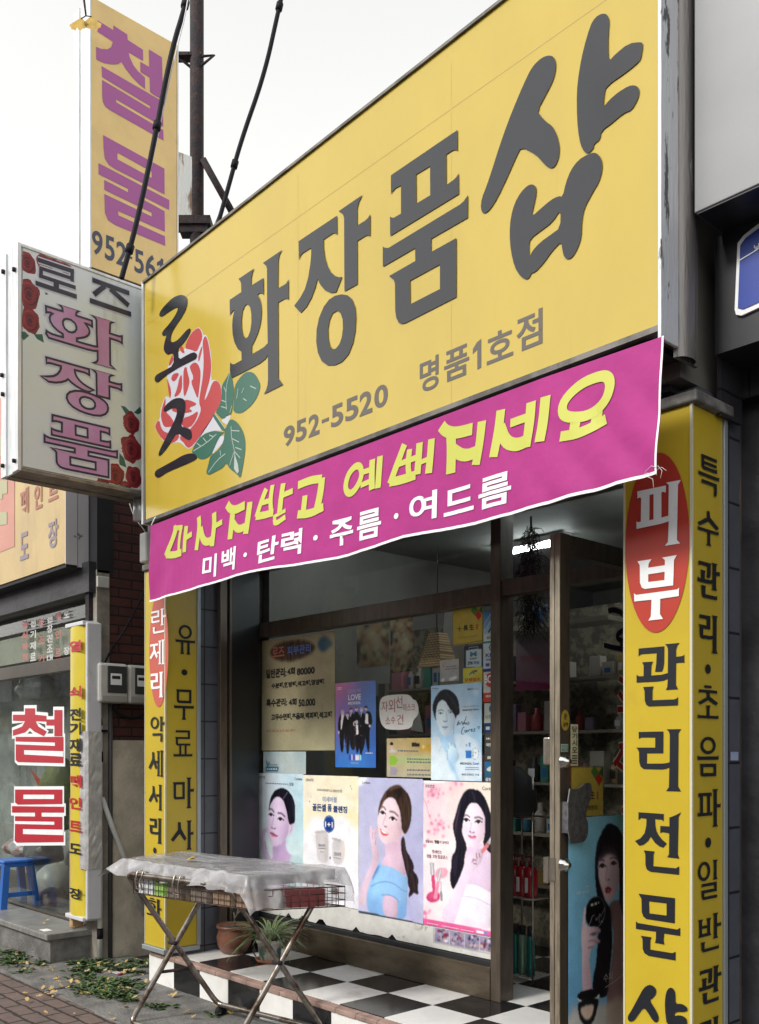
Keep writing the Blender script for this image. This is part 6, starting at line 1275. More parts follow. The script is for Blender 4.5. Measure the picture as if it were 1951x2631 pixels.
A.P(hair, '#17131d', .6); A.P([(388, 540), (400, 460), (430, 370), (540, 350), (600, 440), (612, 560), (560, 470), (480, 460), (430, 510)], '#2a1f2c', 1.5, .9); A.L([(450, 370), (440, 480)], '#5a4450', 10, 1, .6); A.L([(500, 370), (500, 460)], '#54404c', 9, 1, .6); A.L([(400, 330), (372, 480), (375, 700)], '#332a3a', 18, 2, .7)
A.brow([(392, 530), (425, 522), (450, 535)], '#3a2c34', 14); A.brow([(515, 508), (545, 498), (580, 510)], '#3a2c34', 14); A.eye((428, 588), 62, 44, -.05); A.eye((546, 562), 56, 42, -.05)
A.L([(480, 600), (470, 690), (462, 735), (500, 735)], '#a58996', 12, 1, .6); A.E((497, 728), 8, 7, '#4f3a44', .5)
A.P([(448, 838), (475, 805), (500, 800), (530, 828), (495, 842)], '#7d1a22', .5); A.P([(452, 840), (495, 842), (530, 828), (510, 868), (470, 878)], '#9c2530', .5)
A.P([(510, 1000), (530, 1200), (500, 1380), (470, 1100)], '#1a1620', 2, .9)
hd = [(248, 995), (268, 1010), (245, 1180), (285, 1222), (350, 1212), (408, 1235), (416, 1270), (385, 1290), (330, 1285), (412, 1365), (402, 1398), (350, 1365), (380, 1410), (340, 1420), (300, 1480), (295, 1600), (315, 1720), (325, 1960), (215, 1960), (225, 1520), (208, 1350), (222, 1150)]
A.E((355, 1068), 104, 168, '#6d7483', .5, 1, .12); A.E((355, 1068), 99, 162, '#0d0c13', .5, 1, .12)
m = A.skin(hd, '#cdb4c8', None); A.within(m, [(290, 1420), (310, 1500), (310, 1900), (260, 1900)], '#a288a6', 5, .7); A.L([(300, 1300), (340, 1290), (400, 1275)], '#7d6480', 9, .7, .6); A.L([(290, 1370), (340, 1355), (395, 1395)], '#7d6480', 9, .7, .6); A.L([(285, 1440), (330, 1425)], '#7d6480', 10, .8, .7); A.P([(305, 1290), (370, 1275), (365, 1300), (320, 1310)], '#3a2a3c', .8, .8)
A.P([(60, 2080), (400, 2030), (740, 1930), (740, 2500), (50, 2500)], '#d9cfc9', 3, .85); A.P([(100, 2060), (160, 2030), (180, 2120), (90, 2120)], '#e2c0b8', 4, .8); A.P([(460, 1990), (740, 1900), (740, 2300), (540, 2400)], '#a08a7d', 5, .6)
A.E((285, 1945), 118, 62, '#e5e3e6', .5, 1, -.2); A.E((283, 1925), 116, 55, '#16151b', .5, 1, -.2); A.P([(175, 1990), (400, 1945), (380, 2060), (340, 2210), (270, 2260), (200, 2200), (178, 2080)], '#16171c', .6); A.P([(200, 2050), (350, 2010), (335, 2110), (300, 2180), (250, 2190), (210, 2130)], '#d8c3b8', .8)
A.make('poster', 'tall light blue poster of a woman with a fringe holding a black compact', 'poster', 0.004, .22)
A.text([('수퍼', 440, 1690, 535, 1790)], mat('print_silver', (0.5, 0.5, 0.5), rough=0.4), 0.0); A.text([('대왕 사이즈', 155, 840, 290, 880), ('미니', 255, 785, 290, 812)], M_PWHITE); A.lines([(308, 392, 990, -.3)], mat('print_silver', (0.5, 0.5, 0.5)), w=22)
b_ = MB()
for p in ([(345, 1095), (320, 1110), (310, 1150), (285, 1205)], [(360, 1120), (362, 1160), (385, 1110)], [(395, 1080), (392, 1180)], [(395, 1095), (415, 1085), (410, 1120)], [(425, 1080), (440, 1055), (450, 1020)], [(400, 1205), (420, 1140), (420, 1190), (440, 1120)]): px_stroke(b_, pd, zF(p), 1.3, A.off + .0016, 1)
px_stroke(b_, pd, zF([(455, 1850), (560, 1780), (660, 1695)]), 2.0, A.off + .0016, 0)
b_.build('script_lettering', mat('print_silver', (0.5, 0.5, 0.5)), A.o)
# --- hand-written price sheet
A = Art(PG, [(62, 490), (992, 345), (1006, 1860), (76, 1885)], zG, 110, 0.8)
A.G('#9d9272', '#a2977a', '#b1ac8e', '#b3ad8c').clouds('#8f8565', 20, .35, 41)
A.P([(155, 620), (250, 530), (420, 470), (600, 465), (720, 510), (760, 570), (700, 640), (540, 720), (380, 745), (230, 720)], '#4d3a30', 1.2); A.P([(770, 520), (820, 430), (890, 412), (940, 480), (985, 512), (930, 560), (860, 630), (800, 600)], '#3d5a70', 1.5); A.E((900, 510), 40, 30, '#7f8a70', 3, .7); A.E((825, 690), 22, 40, '#b98a80', 3, .5)
A.make('price_sheet', 'tan hand-lettered price sheet with a dark oval heading in the shop window', 'notice', 0.004, .6)
A.text([('일반관리:', 125, 820, 385, 960), ('4회', 395, 810, 495, 920), ('80000', 518, 810, 745, 915), ('특수관리:', 128, 1205, 395, 1325), ('4회', 415, 1205, 515, 1310), ('50.000', 540, 1210, 752, 1318)], M_PBLK, 0.04)
A.text([('수분팩,한방팩,석고팩,영양팩', 195, 975, 862, 1080), ('고무수면팩,초음파,벽피팩,석고팩', 192, 1375, 965, 1500)], M_PBLK, 0.045); A.text([('로즈', 205, 545, 360, 690)], mat('marker_red', (0.35, 0.10, 0.07), rough=.6), 0.03); A.text([('피부관리', 395, 518, 695, 660)], mat('marker_blue', (0.06, 0.11, 0.30), rough=.6), 0.03); A.lines([(130, 500, 1625, -.03)], mat('marker_faded', (0.30, 0.18, 0.12), rough=.6), w=26)
# --- pale blue leaflet under it
A = Art(PG, [(85, 1890), (632, 1885), (632, 2170), (95, 2165)], zG, 60, .8); A.G('#b5ccd2', '#c9d2cf', '#b2c9d2', '#cfd6d2').clouds('#a3c3d2', 12, .5, 3); A.P([(118, 2085), (285, 2078), (280, 2135), (118, 2140)], '#2d6c8c', .6, 1, 0); A.L([(140, 2060), (130, 2010)], '#2d5a70', 12, .6); A.L([(150, 2060), (165, 2030)], '#2d5a70', 12, .6)
A.make('leaflet', 'pale blue leaflet under the tan price sheet', 'leaflet', 0.0045, .5); A.lines([(170, 280, 2055, 0)], M_PGREY, w=16); A.lines([(135, 270, 2110, 0)], M_PWHITE, w=14)
# --- golden notices with hanja, one on the window and one on the door
def hanja(pl, quad, zf, label, off, cut=0):
    A = Art(pl, quad, zf, 60, .85); A.G('#b7a345', '#bba84a', '#b5a24a', '#b9a552'); x0, y0 = quad[0]; x1 = quad[1][0]; h = quad[3][1] - quad[0][1]; w = x1 - x0; sl_ = (quad[1][1] - quad[0][1]) / w
    f = lambda u, v: (x0 + u * w, y0 + v * h + u * w * sl_)
    A.P([f(.60, .10), f(.72, -.02), f(.86, .12), f(.74, .25)], '#4f7d3c', .5, 1, 0); A.P([f(.74, .24), f(.86, .12), f(.98, .26), f(.86, .40)], '#b5372b', .5, 1, 0); A.P([f(.86, .12), f(.98, 0), f(1, .25)], '#2f5d43', .5, 1, 0)
    for a_, b2_ in (((0, .01), (1, .01)), ((0, .99), (1, .99)), ((.008, 0), (.008, 1)), ((.99, 0), (.99, 1))): A.L([f(*a_), f(*b2_)], '#5d5330', w * .018, .5, .8, 0)
    A.P([f(.79, .5), f(.84, .5), f(.84, .66), f(.79, .66)], '#b5452f', .5, .8, 0)
    A.make('notice', label, 'notice', off, .45)
    jb = [(c, *f(.16 + .20 * i, .46 + .03 * 0), *f(.16 + .20 * i + .16, .66)) for i, c in enumerate('十長生')] + [('십장생전문점', *f(.18, .76), *f(.80, .88))]
    A.text([(c, a, b, d, e) for c, a, b, d, e in jb if True], M_PBLK, 0.012); return A
hanja(PG, [(950, 130), (1310, 72), (1310, 512), (955, 555)], zH, 'gold notice with brush characters at the top right of the shop window', 0.0045)
hanja(pd, [(508, 48), (705, 45), (702, 345), (508, 352)], lambda p: Z(1250, 1950, .42434, p), 'gold notice with brush characters on the open door, partly behind its handle', 0.0045)
# --- white speech-bubble paper
b_ = MB(); px_poly(b_, PG, zH([(90, 1190), (150, 1145), (400, 1130), (460, 1160), (480, 1200), (520, 1205), (548, 1300), (540, 1380), (480, 1440), (470, 1520), (400, 1555), (180, 1560), (110, 1510), (80, 1420), (78, 1260)]), 0.005, sm=2)
c = PG.pt(*PG.ab(*zH([(300, 1350)])[0]), .005); o = b_.build('paper_note', mat('white_note_paper', (0.62, 0.62, 0.60), rough=0.6, var=.06, vscale=8), None, loc=c); tag(o, 'rounded white paper note with red handwriting in the middle of the window', 'note')
b_ = MB(); M_RPEN = mat('red_pen', (0.36, 0.10, 0.09), rough=.6)
for bd, x0, y0, x1, y1 in (('자', 105, 1215, 180, 1345), ('외', 190, 1190, 265, 1350), ('선', 275, 1150, 355, 1300), ('마스크', 365, 1240, 505, 1340), ('소', 150, 1400, 210, 1490), ('수', 215, 1395, 270, 1485), ('건', 290, 1375, 365, 1495)):
    (u0, v0), (u1, v1) = zH([(x0, y0), (x1, y1)]); put_text(b_, bd, PG, PG.box(u0, v0, u1, v1), 0.0068, 0.0)
b_.build('handwriting', M_RPEN, o)
# --- tan leaflet with green and lilac bars
A = Art(PG, [(160, 1658), (700, 1655), (700, 2130), (170, 2115)], zH, 80, .8); A.G('#c8b388', '#c9ab62', '#c3bda0', '#c4bea6'); A.P([(200, 1870), (700, 1870), (700, 1970), (200, 1975)], '#b9c98e', 1, .9, 0); A.P([(200, 1865), (265, 1865), (298, 1920), (265, 1975), (200, 1975)], '#93c23f', .6, 1, 0); A.P([(205, 2000), (265, 2000), (300, 2050), (265, 2105), (205, 2105)], '#a9a0b4', .6, 1, 0); A.P([(460, 1712), (560, 1715), (560, 1760), (460, 1755)], '#2b2723', .5, 1, 0)
A.E((220, 1750), 22, 44, '#dcb8a8', .6); A.P([(200, 1720), (220, 1700), (245, 1715), (240, 1740), (205, 1745)], '#1d1718', .5); A.P([(185, 1830), (210, 1790), (260, 1790), (290, 1830)], '#cfd3da', .8); A.E((600, 1770), 40, 52, '#caa03c', 1.5, .9); A.E((670, 1770), 36, 52, '#caa03c', 1.5, .9); A.E((600, 1760), 18, 25, '#e8dca8', 1, .9)
A.make('leaflet', 'cream leaflet with a green arrow tab left of the blue man poster', 'leaflet', 0.0045, .5); A.lines([(300, 540, 1805, .03), (410, 690, 1905, .02), (410, 690, 1940, .02), (410, 690, 2035, .02), (410, 690, 2090, .02)], M_PGREY, w=18)
# --- stickers on the right of the window
def card(name, quad, cols, label, zf=zH, nx=44, rough=.35, off=0.0045):
    A = Art(PG, quad, zf, nx, .85); A.G(*cols); A.nm, A.lb, A.rg, A.of = name, label, rough, off; return A
def done(A): A.make(A.nm, A.lb, 'sticker' if 'sticker' in A.nm else 'paper', A.of, A.rg); return A
A = card('card_sticker', [(1318, 140), (1470, 125), (1470, 490), (1320, 505)], ('#3f6f9e', '#28608f', '#c6d6dc', '#cfdade'), 'blue striped card sticker at the very top of the sticker column'); A.P([(1318, 420), (1470, 400), (1470, 520), (1318, 520)], '#c9d5d8', .6, 1, 0); A.L([(1330, 390), (1460, 170)], '#9fc0d8', 12, .5); A.L([(1380, 390), (1470, 240)], '#16324c', 16, .5); A.L([(1330, 300), (1420, 150)], '#8fb4d0', 10, .5); done(A); A.text([('현대카드', 1360, 435, 1500, 475)], M_PBLK, .02)
A = card('card_sticker', [(1316, 505), (1470, 495), (1470, 850), (1318, 862)], ('#cbdbe2', '#cbdbe2', '#c5d2da', '#c5d2da'), 'white sticker with a blue pinwheel emblem and navy letters in the sticker column'); A.P([(1316, 500), (1470, 490), (1470, 515), (1316, 527)], '#2f8a78', .5, 1, 0); A.P([(1316, 832), (1470, 822), (1470, 852), (1316, 864)], '#28408a', .5, 1, 0)
for t in range(6): A.E((1415 + 24 * math.cos(t * 1.05), 575 + 30 * math.sin(t * 1.05)), 9, 14, '#2d6690' if t % 2 else '#2f7f86', .5, 1, t * 1.05)
A.P([(1345, 765), (1390, 762), (1390, 800), (1345, 803)], '#2d4a8c', .5, .9, 0); A.E((1420, 778), 20, 22, '#c4402e', .5); A.E((1440, 778), 18, 22, '#d8902e', .5); done(A); A.text([('KEB', 1348, 638, 1470, 690), ('외환은행', 1348, 700, 1500, 735)], M_PNAVY, .02)
A = card('card_sticker', [(1318, 868), (1470, 858), (1470, 1222), (1320, 1230)], ('#d3d4d2', '#d3d4d2', '#d0d0ce', '#d0d0ce'), 'white and red sticker with a big red ball emblem in the sticker column'); A.E((1400, 965), 62, 85, '#d0492c', .5); A.E((1440, 1065), 32, 11, '#c2452c', .5); A.P([(1318, 1120), (1470, 1110), (1470, 1240), (1318, 1240)], '#c9452e', .5, 1, 0); done(A); A.text([('BC', 1335, 900, 1415, 1005), ('비씨카드', 1350, 1135, 1490, 1175)], M_PWHITE, .03)
A = card('card_sticker', [(1328, 1242), (1470, 1236), (1470, 1585), (1330, 1592)], ('#c3cdc6', '#c3cdc6', '#b9c4b9', '#b9c4b9'), 'pale sticker with a blue globe emblem and a navy foot in the sticker column'); A.E((1420, 1308), 36, 46, '#2c7aa6', .5); A.L([(1435, 1280), (1410, 1305), (1430, 1330), (1405, 1345)], '#c9dbe2', 9, .5); A.P([(1328, 1480), (1470, 1474), (1470, 1590), (1328, 1595)], '#1f3f73', .5, 1, 0); A.P([(1345, 1520), (1395, 1518), (1395, 1558), (1345, 1560)], '#cdd6dc', .5, 1, 0); A.E((1425, 1535), 20, 22, '#d8d6a4', .5); done(A); A.text([('신한카드', 1340, 1375, 1500, 1425)], M_PGREY, .02)
A = card('card_sticker', [(1332, 1600), (1470, 1596), (1470, 1925), (1334, 1930)], ('#4c4e4d', '#4c4e4d', '#3f4241', '#3f4241'), 'charcoal sticker with a yellow star emblem in the sticker column'); A.L([(1405, 1640), (1445, 1680)], '#d8a13a', 9, .5); A.L([(1445, 1640), (1405, 1680)], '#d8a13a', 9, .5); A.L([(1400, 1660), (1450, 1660)], '#d8a13a', 9, .5); A.P([(1365, 1862), (1420, 1860), (1420, 1905), (1365, 1907)], '#c9c3b4', .5, 1, 0); A.P([(1365, 1862), (1420, 1860), (1420, 1872), (1365, 1874)], '#2b3a66', .5, 1, 0); done(A); A.text([('KB', 1355, 1650, 1395, 1675), ('국민카드', 1352, 1712, 1500, 1760)], M_PWHITE, .02)
A = card('card_sticker', [(1332, 1938), (1470, 1934), (1470, 2180), (1334, 2182)], ('#2b6f9e', '#2b6f9e', '#2a5d72', '#2a5d72'), 'blue sticker with a pale oval at the bottom of the sticker column'); A.E((1415, 2020), 60, 30, '#ccd4cf', .5, 1, -.25); done(A); A.text([('삼성카드', 1345, 2125, 1500, 2175)], M_PWHITE, .02)
A = card('point_sticker', [(1088, 565), (1310, 535), (1308, 805), (1088, 815)], ('#29384a', '#29384a', '#27394a', '#27394a'), 'dark edged pale sticker about points above the yellow sticker'); A.P([(1108, 610), (1298, 590), (1298, 805), (1108, 812)], '#c1d3da', .6, 1, 0); A.P([(1145, 575), (1255, 562), (1255, 600), (1145, 612)], '#c1d3da', .5, 1, 0); A.P([(1152, 580), (1248, 568), (1248, 592), (1152, 603)], '#20242c', .5, 1, 0); done(A); A.text([('M', 1162, 620, 1240, 685)], mat('print_teal', (0.05, 0.22, 0.34), rough=.4), .05); A.text([('POINT', 1158, 695, 1240, 722), ('3%', 1132, 738, 1195, 785)], M_PBLK, .02); A.text([('적립', 1200, 735, 1270, 780)], mat('print_teal', (0.05, 0.22, 0.34)), .02)
A = card('award_sticker', [(1075, 825), (1308, 805), (1305, 1000), (1075, 1010)], ('#d9cf3a', '#d9cf3a', '#c9c44e', '#c9c44e'), 'yellow sticker with red letters just above the blue man poster'); A.L([(1155, 895), (1185, 862), (1235, 855)], '#22588c', 17, .6); A.L([(1160, 890), (1200, 872), (1210, 890)], '#22588c', 10, .6); A.P([(1140, 830), (1240, 815), (1150, 960), (1100, 990)], '#e6e27a', 4, .5); done(A); A.text([('모범업소', 1098, 932, 1285, 982)], M_PRED, .03)
A = card('paper_slip', [(795, 735), (1020, 705), (1035, 960), (805, 992)], ('#b3b3b0', '#b8b8b6', '#aeb0ae', '#b2b4b2'), 'small white paper slip hanging beside the woven lampshade', rough=.6); A.P([(815, 945), (860, 935), (850, 990), (815, 985)], '#f2f3f0', 1, .9); A.P([(905, 940), (1005, 910), (1000, 950), (910, 985)], '#f2f3f0', 1, .9); A.P([(820, 760), (865, 745), (870, 800), (830, 820)], '#b89a94', 1, .7); done(A); A.lines([(870, 1000, 835, -.1), (880, 1000, 805, -.1)], M_PGREY, w=12)
# --- photo strip under the lip gloss poster
A = Art(PG, [(165, 1815), (905, 1960), (900, 2150), (160, 2000)], zC, 110, .85); A.G('#9e98bc', '#a79ac0', '#8b88a8', '#8f86a8'); rs = np.random.RandomState(8)
for i in range(4):
    x0 = 185 + i * 182; sl_ = .2
    for k in range(26): A.E((x0 + rs.uniform(10, 165), 1830 + rs.uniform(10, 160) + (i * 182) * sl_), rs.uniform(6, 22), rs.uniform(8, 26), rs.choice(['#c3a9bc', '#46405e', '#2c2a44', '#8a2e3e', '#d9c2c0', '#6a7ab0', '#c99a7a', '#34314c', '#e6dde6']), .8, .85)
    A.L([(x0 + 176, 1840 + (i * 182 + 176) * sl_), (x0 + 176, 2010 + (i * 182 + 176) * sl_)], '#d9d4dc', 8, .5, .9, 0)
A.P([(60, 1990), (180, 1990), (905, 2130), (905, 2260), (60, 2260)], '#c9c6c2', .6, .9, 0); A.P([(60, 1700), (190, 1810), (185, 2010), (60, 2010)], '#c9c6c2', .6, .9, 0)
A.make('photo_strip', 'strip of small group photographs below the pink lip gloss poster', 'photographs', 0.0065, .4)
# ================================================================ shop interior seen through glass and doorway
M_SHELF = mat('shelf_board', (0.30, 0.27, 0.22), rough=0.6, var=.15); M_BACK = mat('interior_wallpaper', (0.30, 0.27, 0.20), rough=.8, col2=(0.10, 0.085, 0.06), vscale=9, lo=.45, hi=.55)
def tube_lamp(p, q, label):
    t = thing('ceiling_lamp', (p[0], p[1], 3.23), label, 'ceiling lamp', 'strip lamps on the shop ceiling'); d = (Vector((*q, 0)) - Vector((*p, 0))); n_ = d.normalized(); c = Vector(((p[0] + q[0]) / 2, (p[1] + q[1]) / 2, 3.218))
    b_ = MB(); b_.obox(c, d * .5, Vector((-n_.y, n_.x, 0)) * .05, Vector((0, 0, .02))); b_.build('lamp_body', mat('lamp_white', (0.6, 0.6, 0.6), rough=.5), t)
    b_ = MB(); b_.tube([(*p, 3.175), (*q, 3.175)], .016, 10); b_.build('lamp_tube', mat('lit_tube', (1, 1, 1), emit=((0.93, 0.98, 1.0), 24.0)), t)
tube_lamp((-3.05, 4.75), (-3.05, 5.95), 'strip lamp on the shop ceiling behind the right pillar sign')  # added out of sight, only to light the area by the door
tube_lamp((-5.0, 4.25), (-5.0, 4.7), 'strip lamp on the shop ceiling behind the pink banner')  # added lamp hidden by the banner, brightens the room behind the window
tube_lamp((-5.0, 5.83), (-4.3, 5.83), 'lit strip lamp seen over the doorway beside the dried herb bunch')
def goods_shelf(name, x0, x1, y0, y1, zs, label, seed, axis='y', dens=.8):
    """shelf unit with its goods as parts"""
    t = thing(name, ((x0 + x1) / 2, (y0 + y1) / 2, FLOOR), label, 'shelf')
    b_ = MB()
    for z in zs: b_.box(x0, x1, y0, y1, z - .018, z)
    for xx, yy in ((x0, y0), (x1, y0), (x0, y1), (x1, y1)): b_.box(xx - .012, xx + .012, yy - .012, yy + .012, FLOOR, zs[-1] + .25)
    b_.build('shelf_frame', M_SHELF, t); rs_ = random.Random(seed)
    cols = [(0.5, 0.45, 0.4), (0.35, 0.05, 0.05), (0.05, 0.18, 0.3), (0.5, 0.5, 0.5), (0.06, 0.25, 0.2), (0.45, 0.3, 0.1), (0.25, 0.2, 0.3), (0.03, 0.03, 0.035), (0.5, 0.2, 0.25)]
    for z in zs:
        L = (x1 - x0) if axis == 'x' else (y1 - y0); p = .04
        while p < L - .08:
            w_ = rs_.uniform(.05, .13); h_ = rs_.uniform(.08, .22); c = rs_.choice(cols); m = mat('carton_%d' % cols.index(c), c, rough=.45)
            if rs_.random() < dens:
                b_ = MB(); cx, cy = (x0 + p + w_ / 2, y0 + .07) if axis == 'x' else (x1 - .08, y0 + p + w_ / 2)
                if rs_.random() < .5: b_.box(cx - w_ / 2, cx + w_ / 2, cy - w_ / 2.2, cy + w_ / 2.2, z + .001, z + h_, .004); nm = 'carton'
                else: b_.lathe([(w_ * .32, 0), (w_ * .34, h_ * .1), (w_ * .34, h_ * .65), (w_ * .16, h_ * .75), (w_ * .16, h_), (0, h_)], (cx, cy, z + .001), 12); nm = 'bottle'
                g_ = b_.build(nm, m, t)
                if axis == 'x' and rs_.random() < .6: b_ = MB(); b_.sheet(Plane('Y', cy - w_ / 2.2 if nm == 'carton' else cy - w_ * .34), [(cx - w_ * .26, z + h_ * .2), (cx + w_ * .26, z + h_ * .2), (cx + w_ * .26, z + h_ * .55), (cx - w_ * .26, z + h_ * .55)], .002); b_.build('label_print', rs_.choice((M_PWHITE, M_PBLK, M_PRED, M_PBLUE)), g_)
            p += w_ + .015
    return t
goods_shelf('display_shelf', -2.35, -2.0, 4.3, 6.0, [0.6, 1.0, 1.4, 1.8, 2.2], 'wall shelf behind the open door glass with cartons and bottles', 5, 'y')
goods_shelf('display_shelf', -5.6, -2.8, 5.2, 5.45, [0.7, 1.05, 1.4, 1.75, 2.1], 'long goods shelf behind the shop window and doorway', 9, 'x', .88)
b_ = MB(); b_.box(-5.60, -2.78, 5.47, 5.49, FLOOR, 2.6)
o = b_.build('partition_panel', mat('mottled_partition', (0.30, 0.26, 0.18), rough=.7, col2=(0.13, 0.115, 0.09), vscale=16, lo=.45, hi=.55, detail=8), None, loc=(-4.6, 5.48, FLOOR)); tag(o, 'dark mottled partition panel behind the long goods shelf', 'partition')
# grey sheets hung inside the window
b_ = MB(); px_poly(b_, Plane('Y', Y_G + .62), zH([(850, 140), (960, 120), (1090, 100), (1095, 1010), (790, 1040), (800, 700), (820, 560)]), 0)
o = b_.build('hanging_sheet', mat('grey_hanging_sheet', (0.45, 0.43, 0.40), rough=.7, var=.08, vscale=5), None, loc=(-3.9, Y_G + .62, 2)); tag(o, 'tall grey sheet hung inside the window behind the paper slip', 'sheet')
b_ = MB(); px_poly(b_, Plane('Y', Y_G + .64), zH([(-150, 830), (195, 790), (195, 1000), (60, 1010), (60, 1150), (-150, 1150)]), 0)
o = b_.build('hanging_sheet', mat('grey_hanging_sheet', (0.36, 0.34, 0.32)), None, loc=(-4.6, Y_G + .64, 1.9)); tag(o, 'wide grey sheet inside the window above the blue group poster', 'sheet')
b_ = MB(); px_poly(b_, Plane('Y', Y_G + .60), zH([(440, 1560), (480, 1440), (545, 1330), (560, 1400), (595, 1590)]), 0)
o = b_.build('grey_card', mat('grey_hanging_sheet', (0.36, 0.34, 0.32)), None, loc=(-4.2, Y_G + .60, 1.6)); tag(o, 'grey card standing behind the rounded white note', 'card')
# faded pictures inside
for quad, lb in (([(-200, 330), (190, 260), (190, 780), (-200, 830)], 'mottled brown picture inside the window, left of the woven lampshade'), ([(205, 250), (470, 215), (470, 860), (205, 880)], 'mottled olive picture inside the window, just behind the woven lampshade')):
    A = Art(Plane('Y', Y_G + .70), quad, zH, 60, 1.0); A.G('#b5a888', '#a89c7c', '#9c9072', '#948a70').clouds('#3a332c', 4, .8, 3).clouds('#c9b482', 3, .6, 8).clouds('#8c4a3c', 6, .5, 5); A.E(((quad[0][0] + quad[1][0]) / 2 + 40, 520), 60, 110, '#cbbb9c', 4, .7); A.make('picture', lb, 'picture', 0, .6)
# woven lampshade
yl = Y_G + .30; pl_ = Plane('Y', yl)
c = pl_.ab(*zH([(640, 620)])[0]); tp = pl_.ab(*zH([(620, 395)])[0]); bt_ = pl_.ab(*zH([(620, 795)])[0]); w1 = abs(pl_.ab(*zH([(750, 780)])[0])[0] - pl_.ab(*zH([(478, 780)])[0])[0]) / 2; w0 = abs(pl_.ab(*zH([(682, 400)])[0])[0] - pl_.ab(*zH([(562, 400)])[0])[0]) / 2
t = thing('woven_lampshade', (c[0], yl + .1, bt_[1]), 'woven straw lampshade hanging in the top of the window', 'lampshade')
b_ = MB(); h_ = tp[1] - bt_[1]; prof = []
vs = []; fs = []; n1, n2 = 4, 18
cor = lambda f: [(-(w1 + (w0 - w1) * f), -.0), ((w1 + (w0 - w1) * f), -.0), ((w1 + (w0 - w1) * f), .16 - .08 * f), (-(w1 + (w0 - w1) * f), .16 - .08 * f)]
b_.add([(c[0] + x, yl + .02 + y + .04 * f, bt_[1] + h_ * f) for f in (0, 1) for x, y in cor(f)], [(0, 1, 5, 4), (1, 2, 6, 5), (2, 3, 7, 6), (3, 0, 4, 7)])
b_.build('shade', tex_mat('woven_straw', 'brick', 'XZ', (0.75, 0.52, 0.29), (0.62, 0.42, 0.22), (0.28, 0.18, 0.09), bw=.03, rh=.016, mortar=.003, rough=.7, var=.25), t)
b_ = MB(); b_.tube([(c[0], yl + .1, tp[1]), (c[0] - .01, yl + .1, 2.42), (c[0], yl + .1, 2.95)], .004, 6); b_.build('hanging_cord', M_CABLE, t)
b_ = MB(); b_.box(c[0] - w1 - .004, c[0] + w1 + .004, yl + .012, yl + .02, bt_[1] - .006, bt_[1] + .008); b_.build('rim', mat('straw_rim', (0.5, 0.36, 0.2), rough=.7), t)
# dried herbs hanging over the door
hb = onY(1365, 1410, 4.45); t = thing('dried_herb_bunch', (hb.x, 4.45, 2.98), 'dark dried herb bunch hanging over the doorway', 'herb bunch')
b_ = MB()
for k in range(800):
    f = random.random() ** .8; r_ = .085 * (0.4 + .6 * math.sin(f * 2.6)); a = random.uniform(0, 6.28); p = Vector((hb.x + r_ * math.cos(a) * random.random(), 4.45 + r_ * math.sin(a) * random.random(), 2.93 - .60 * f)); q = p + Vector((random.uniform(-.06, .06), random.uniform(-.05, .05), random.uniform(-.09, .03)))
    b_.tube([p, (p + q) / 2 + Vector((random.uniform(-.015, .015), 0, .01)), q], .0022, 3, caps=False)
b_.build('stalks', mat('dry_stalks', (0.03, 0.028, 0.02), rough=.9), t)
b_ = MB(); b_.tube([(hb.x, 4.45, 2.99), (hb.x, 4.45, 2.9)], .006, 6); b_.build('string', M_CABLE, t)
# doorway goods: wire rack with red pump bottles and teal spray cans
def at_door(u, v, y): return onY(u, v, y)
yd = 4.62
t = thing('wire_rack', (at_door(1365, 2300, yd).x, yd, FLOOR), 'small wire rack inside the doorway holding red bottles and teal cans', 'rack')
xl2, xr2 = at_door(1310, 2300, yd).x, at_door(1396, 2300, yd).x
z_a, z_b, z_c = at_door(1360, 2304, yd).z, at_door(1360, 2505, yd).z, at_door(1360, 2100, yd).z
for z in (z_a, z_b, z_c):
    b_ = MB(); b_.tube([(xl2, yd - .1, z), (xr2, yd - .1, z), (xr2, yd + .12, z), (xl2, yd + .12, z)], .005, 6, True)
    for k in range(9): x = xl2 + (xr2 - xl2) * (k + .5) / 9; b_.tube([(x, yd - .1, z), (x, yd + .12, z)], .002, 4)
    b_.build('shelf_grid', M_STEEL, t)
for xx, yy in ((xl2, yd - .1), (xr2, yd - .1), (xl2, yd + .12), (xr2, yd + .12)):
    b_ = MB(); b_.tube([(xx, yy, FLOOR), (xx, yy, z_c + .25)], .006, 6); b_.build('upright', M_STEEL, t)
M_REDB = mat('red_bottle_plastic', (0.36, 0.012, 0.02), rough=.2, spec=.6); M_TEAL = mat('teal_can', (0.03, 0.22, 0.20), rough=.25, metal=.4)
def pump(u, lab, y=yd - .04):
    p = at_door(u, 2300, y); q = thing('pump_bottle', (p.x, y, z_a + .006), lab, 'bottle', 'red pump bottles on the wire rack'); c = (p.x, y, z_a + .006)
    b_ = MB(); b_.lathe([(.036, 0), (.042, .01), (.043, .12), (.036, .165), (.018, .185)], c, 18); b_.build('bottle_body', M_REDB, q)
    b_ = MB(); b_.lathe([(.019, .185), (.019, .215), (.006, .217), (.006, .24), (.013, .241), (.013, .252), (0, .253)], c, 12); b_.tube([(c[0], c[1], c[2] + .246), (c[0] - .03, c[1] - .02, c[2] + .24)], .006, 6); b_.build('pump_head', mat('dark_red_cap', (0.13, 0.008, 0.012), rough=.35), q)
    b_ = MB(); pw_ = Plane('Y', y - .0445); b_.sheet(pw_, [(p.x - .012, c[2] + .03), (p.x + .012, c[2] + .03), (p.x + .012, c[2] + .12), (p.x - .012, c[2] + .12)], 0); b_.build('label_print', M_PWHITE, q)
pump(1343, 'red pump bottle in the doorway, middle of the three on the rack'); pump(1365, 'red pump bottle in the doorway, nearest the door edge'); pump(1323, 'red pump bottle in the doorway, half hidden by the window post')
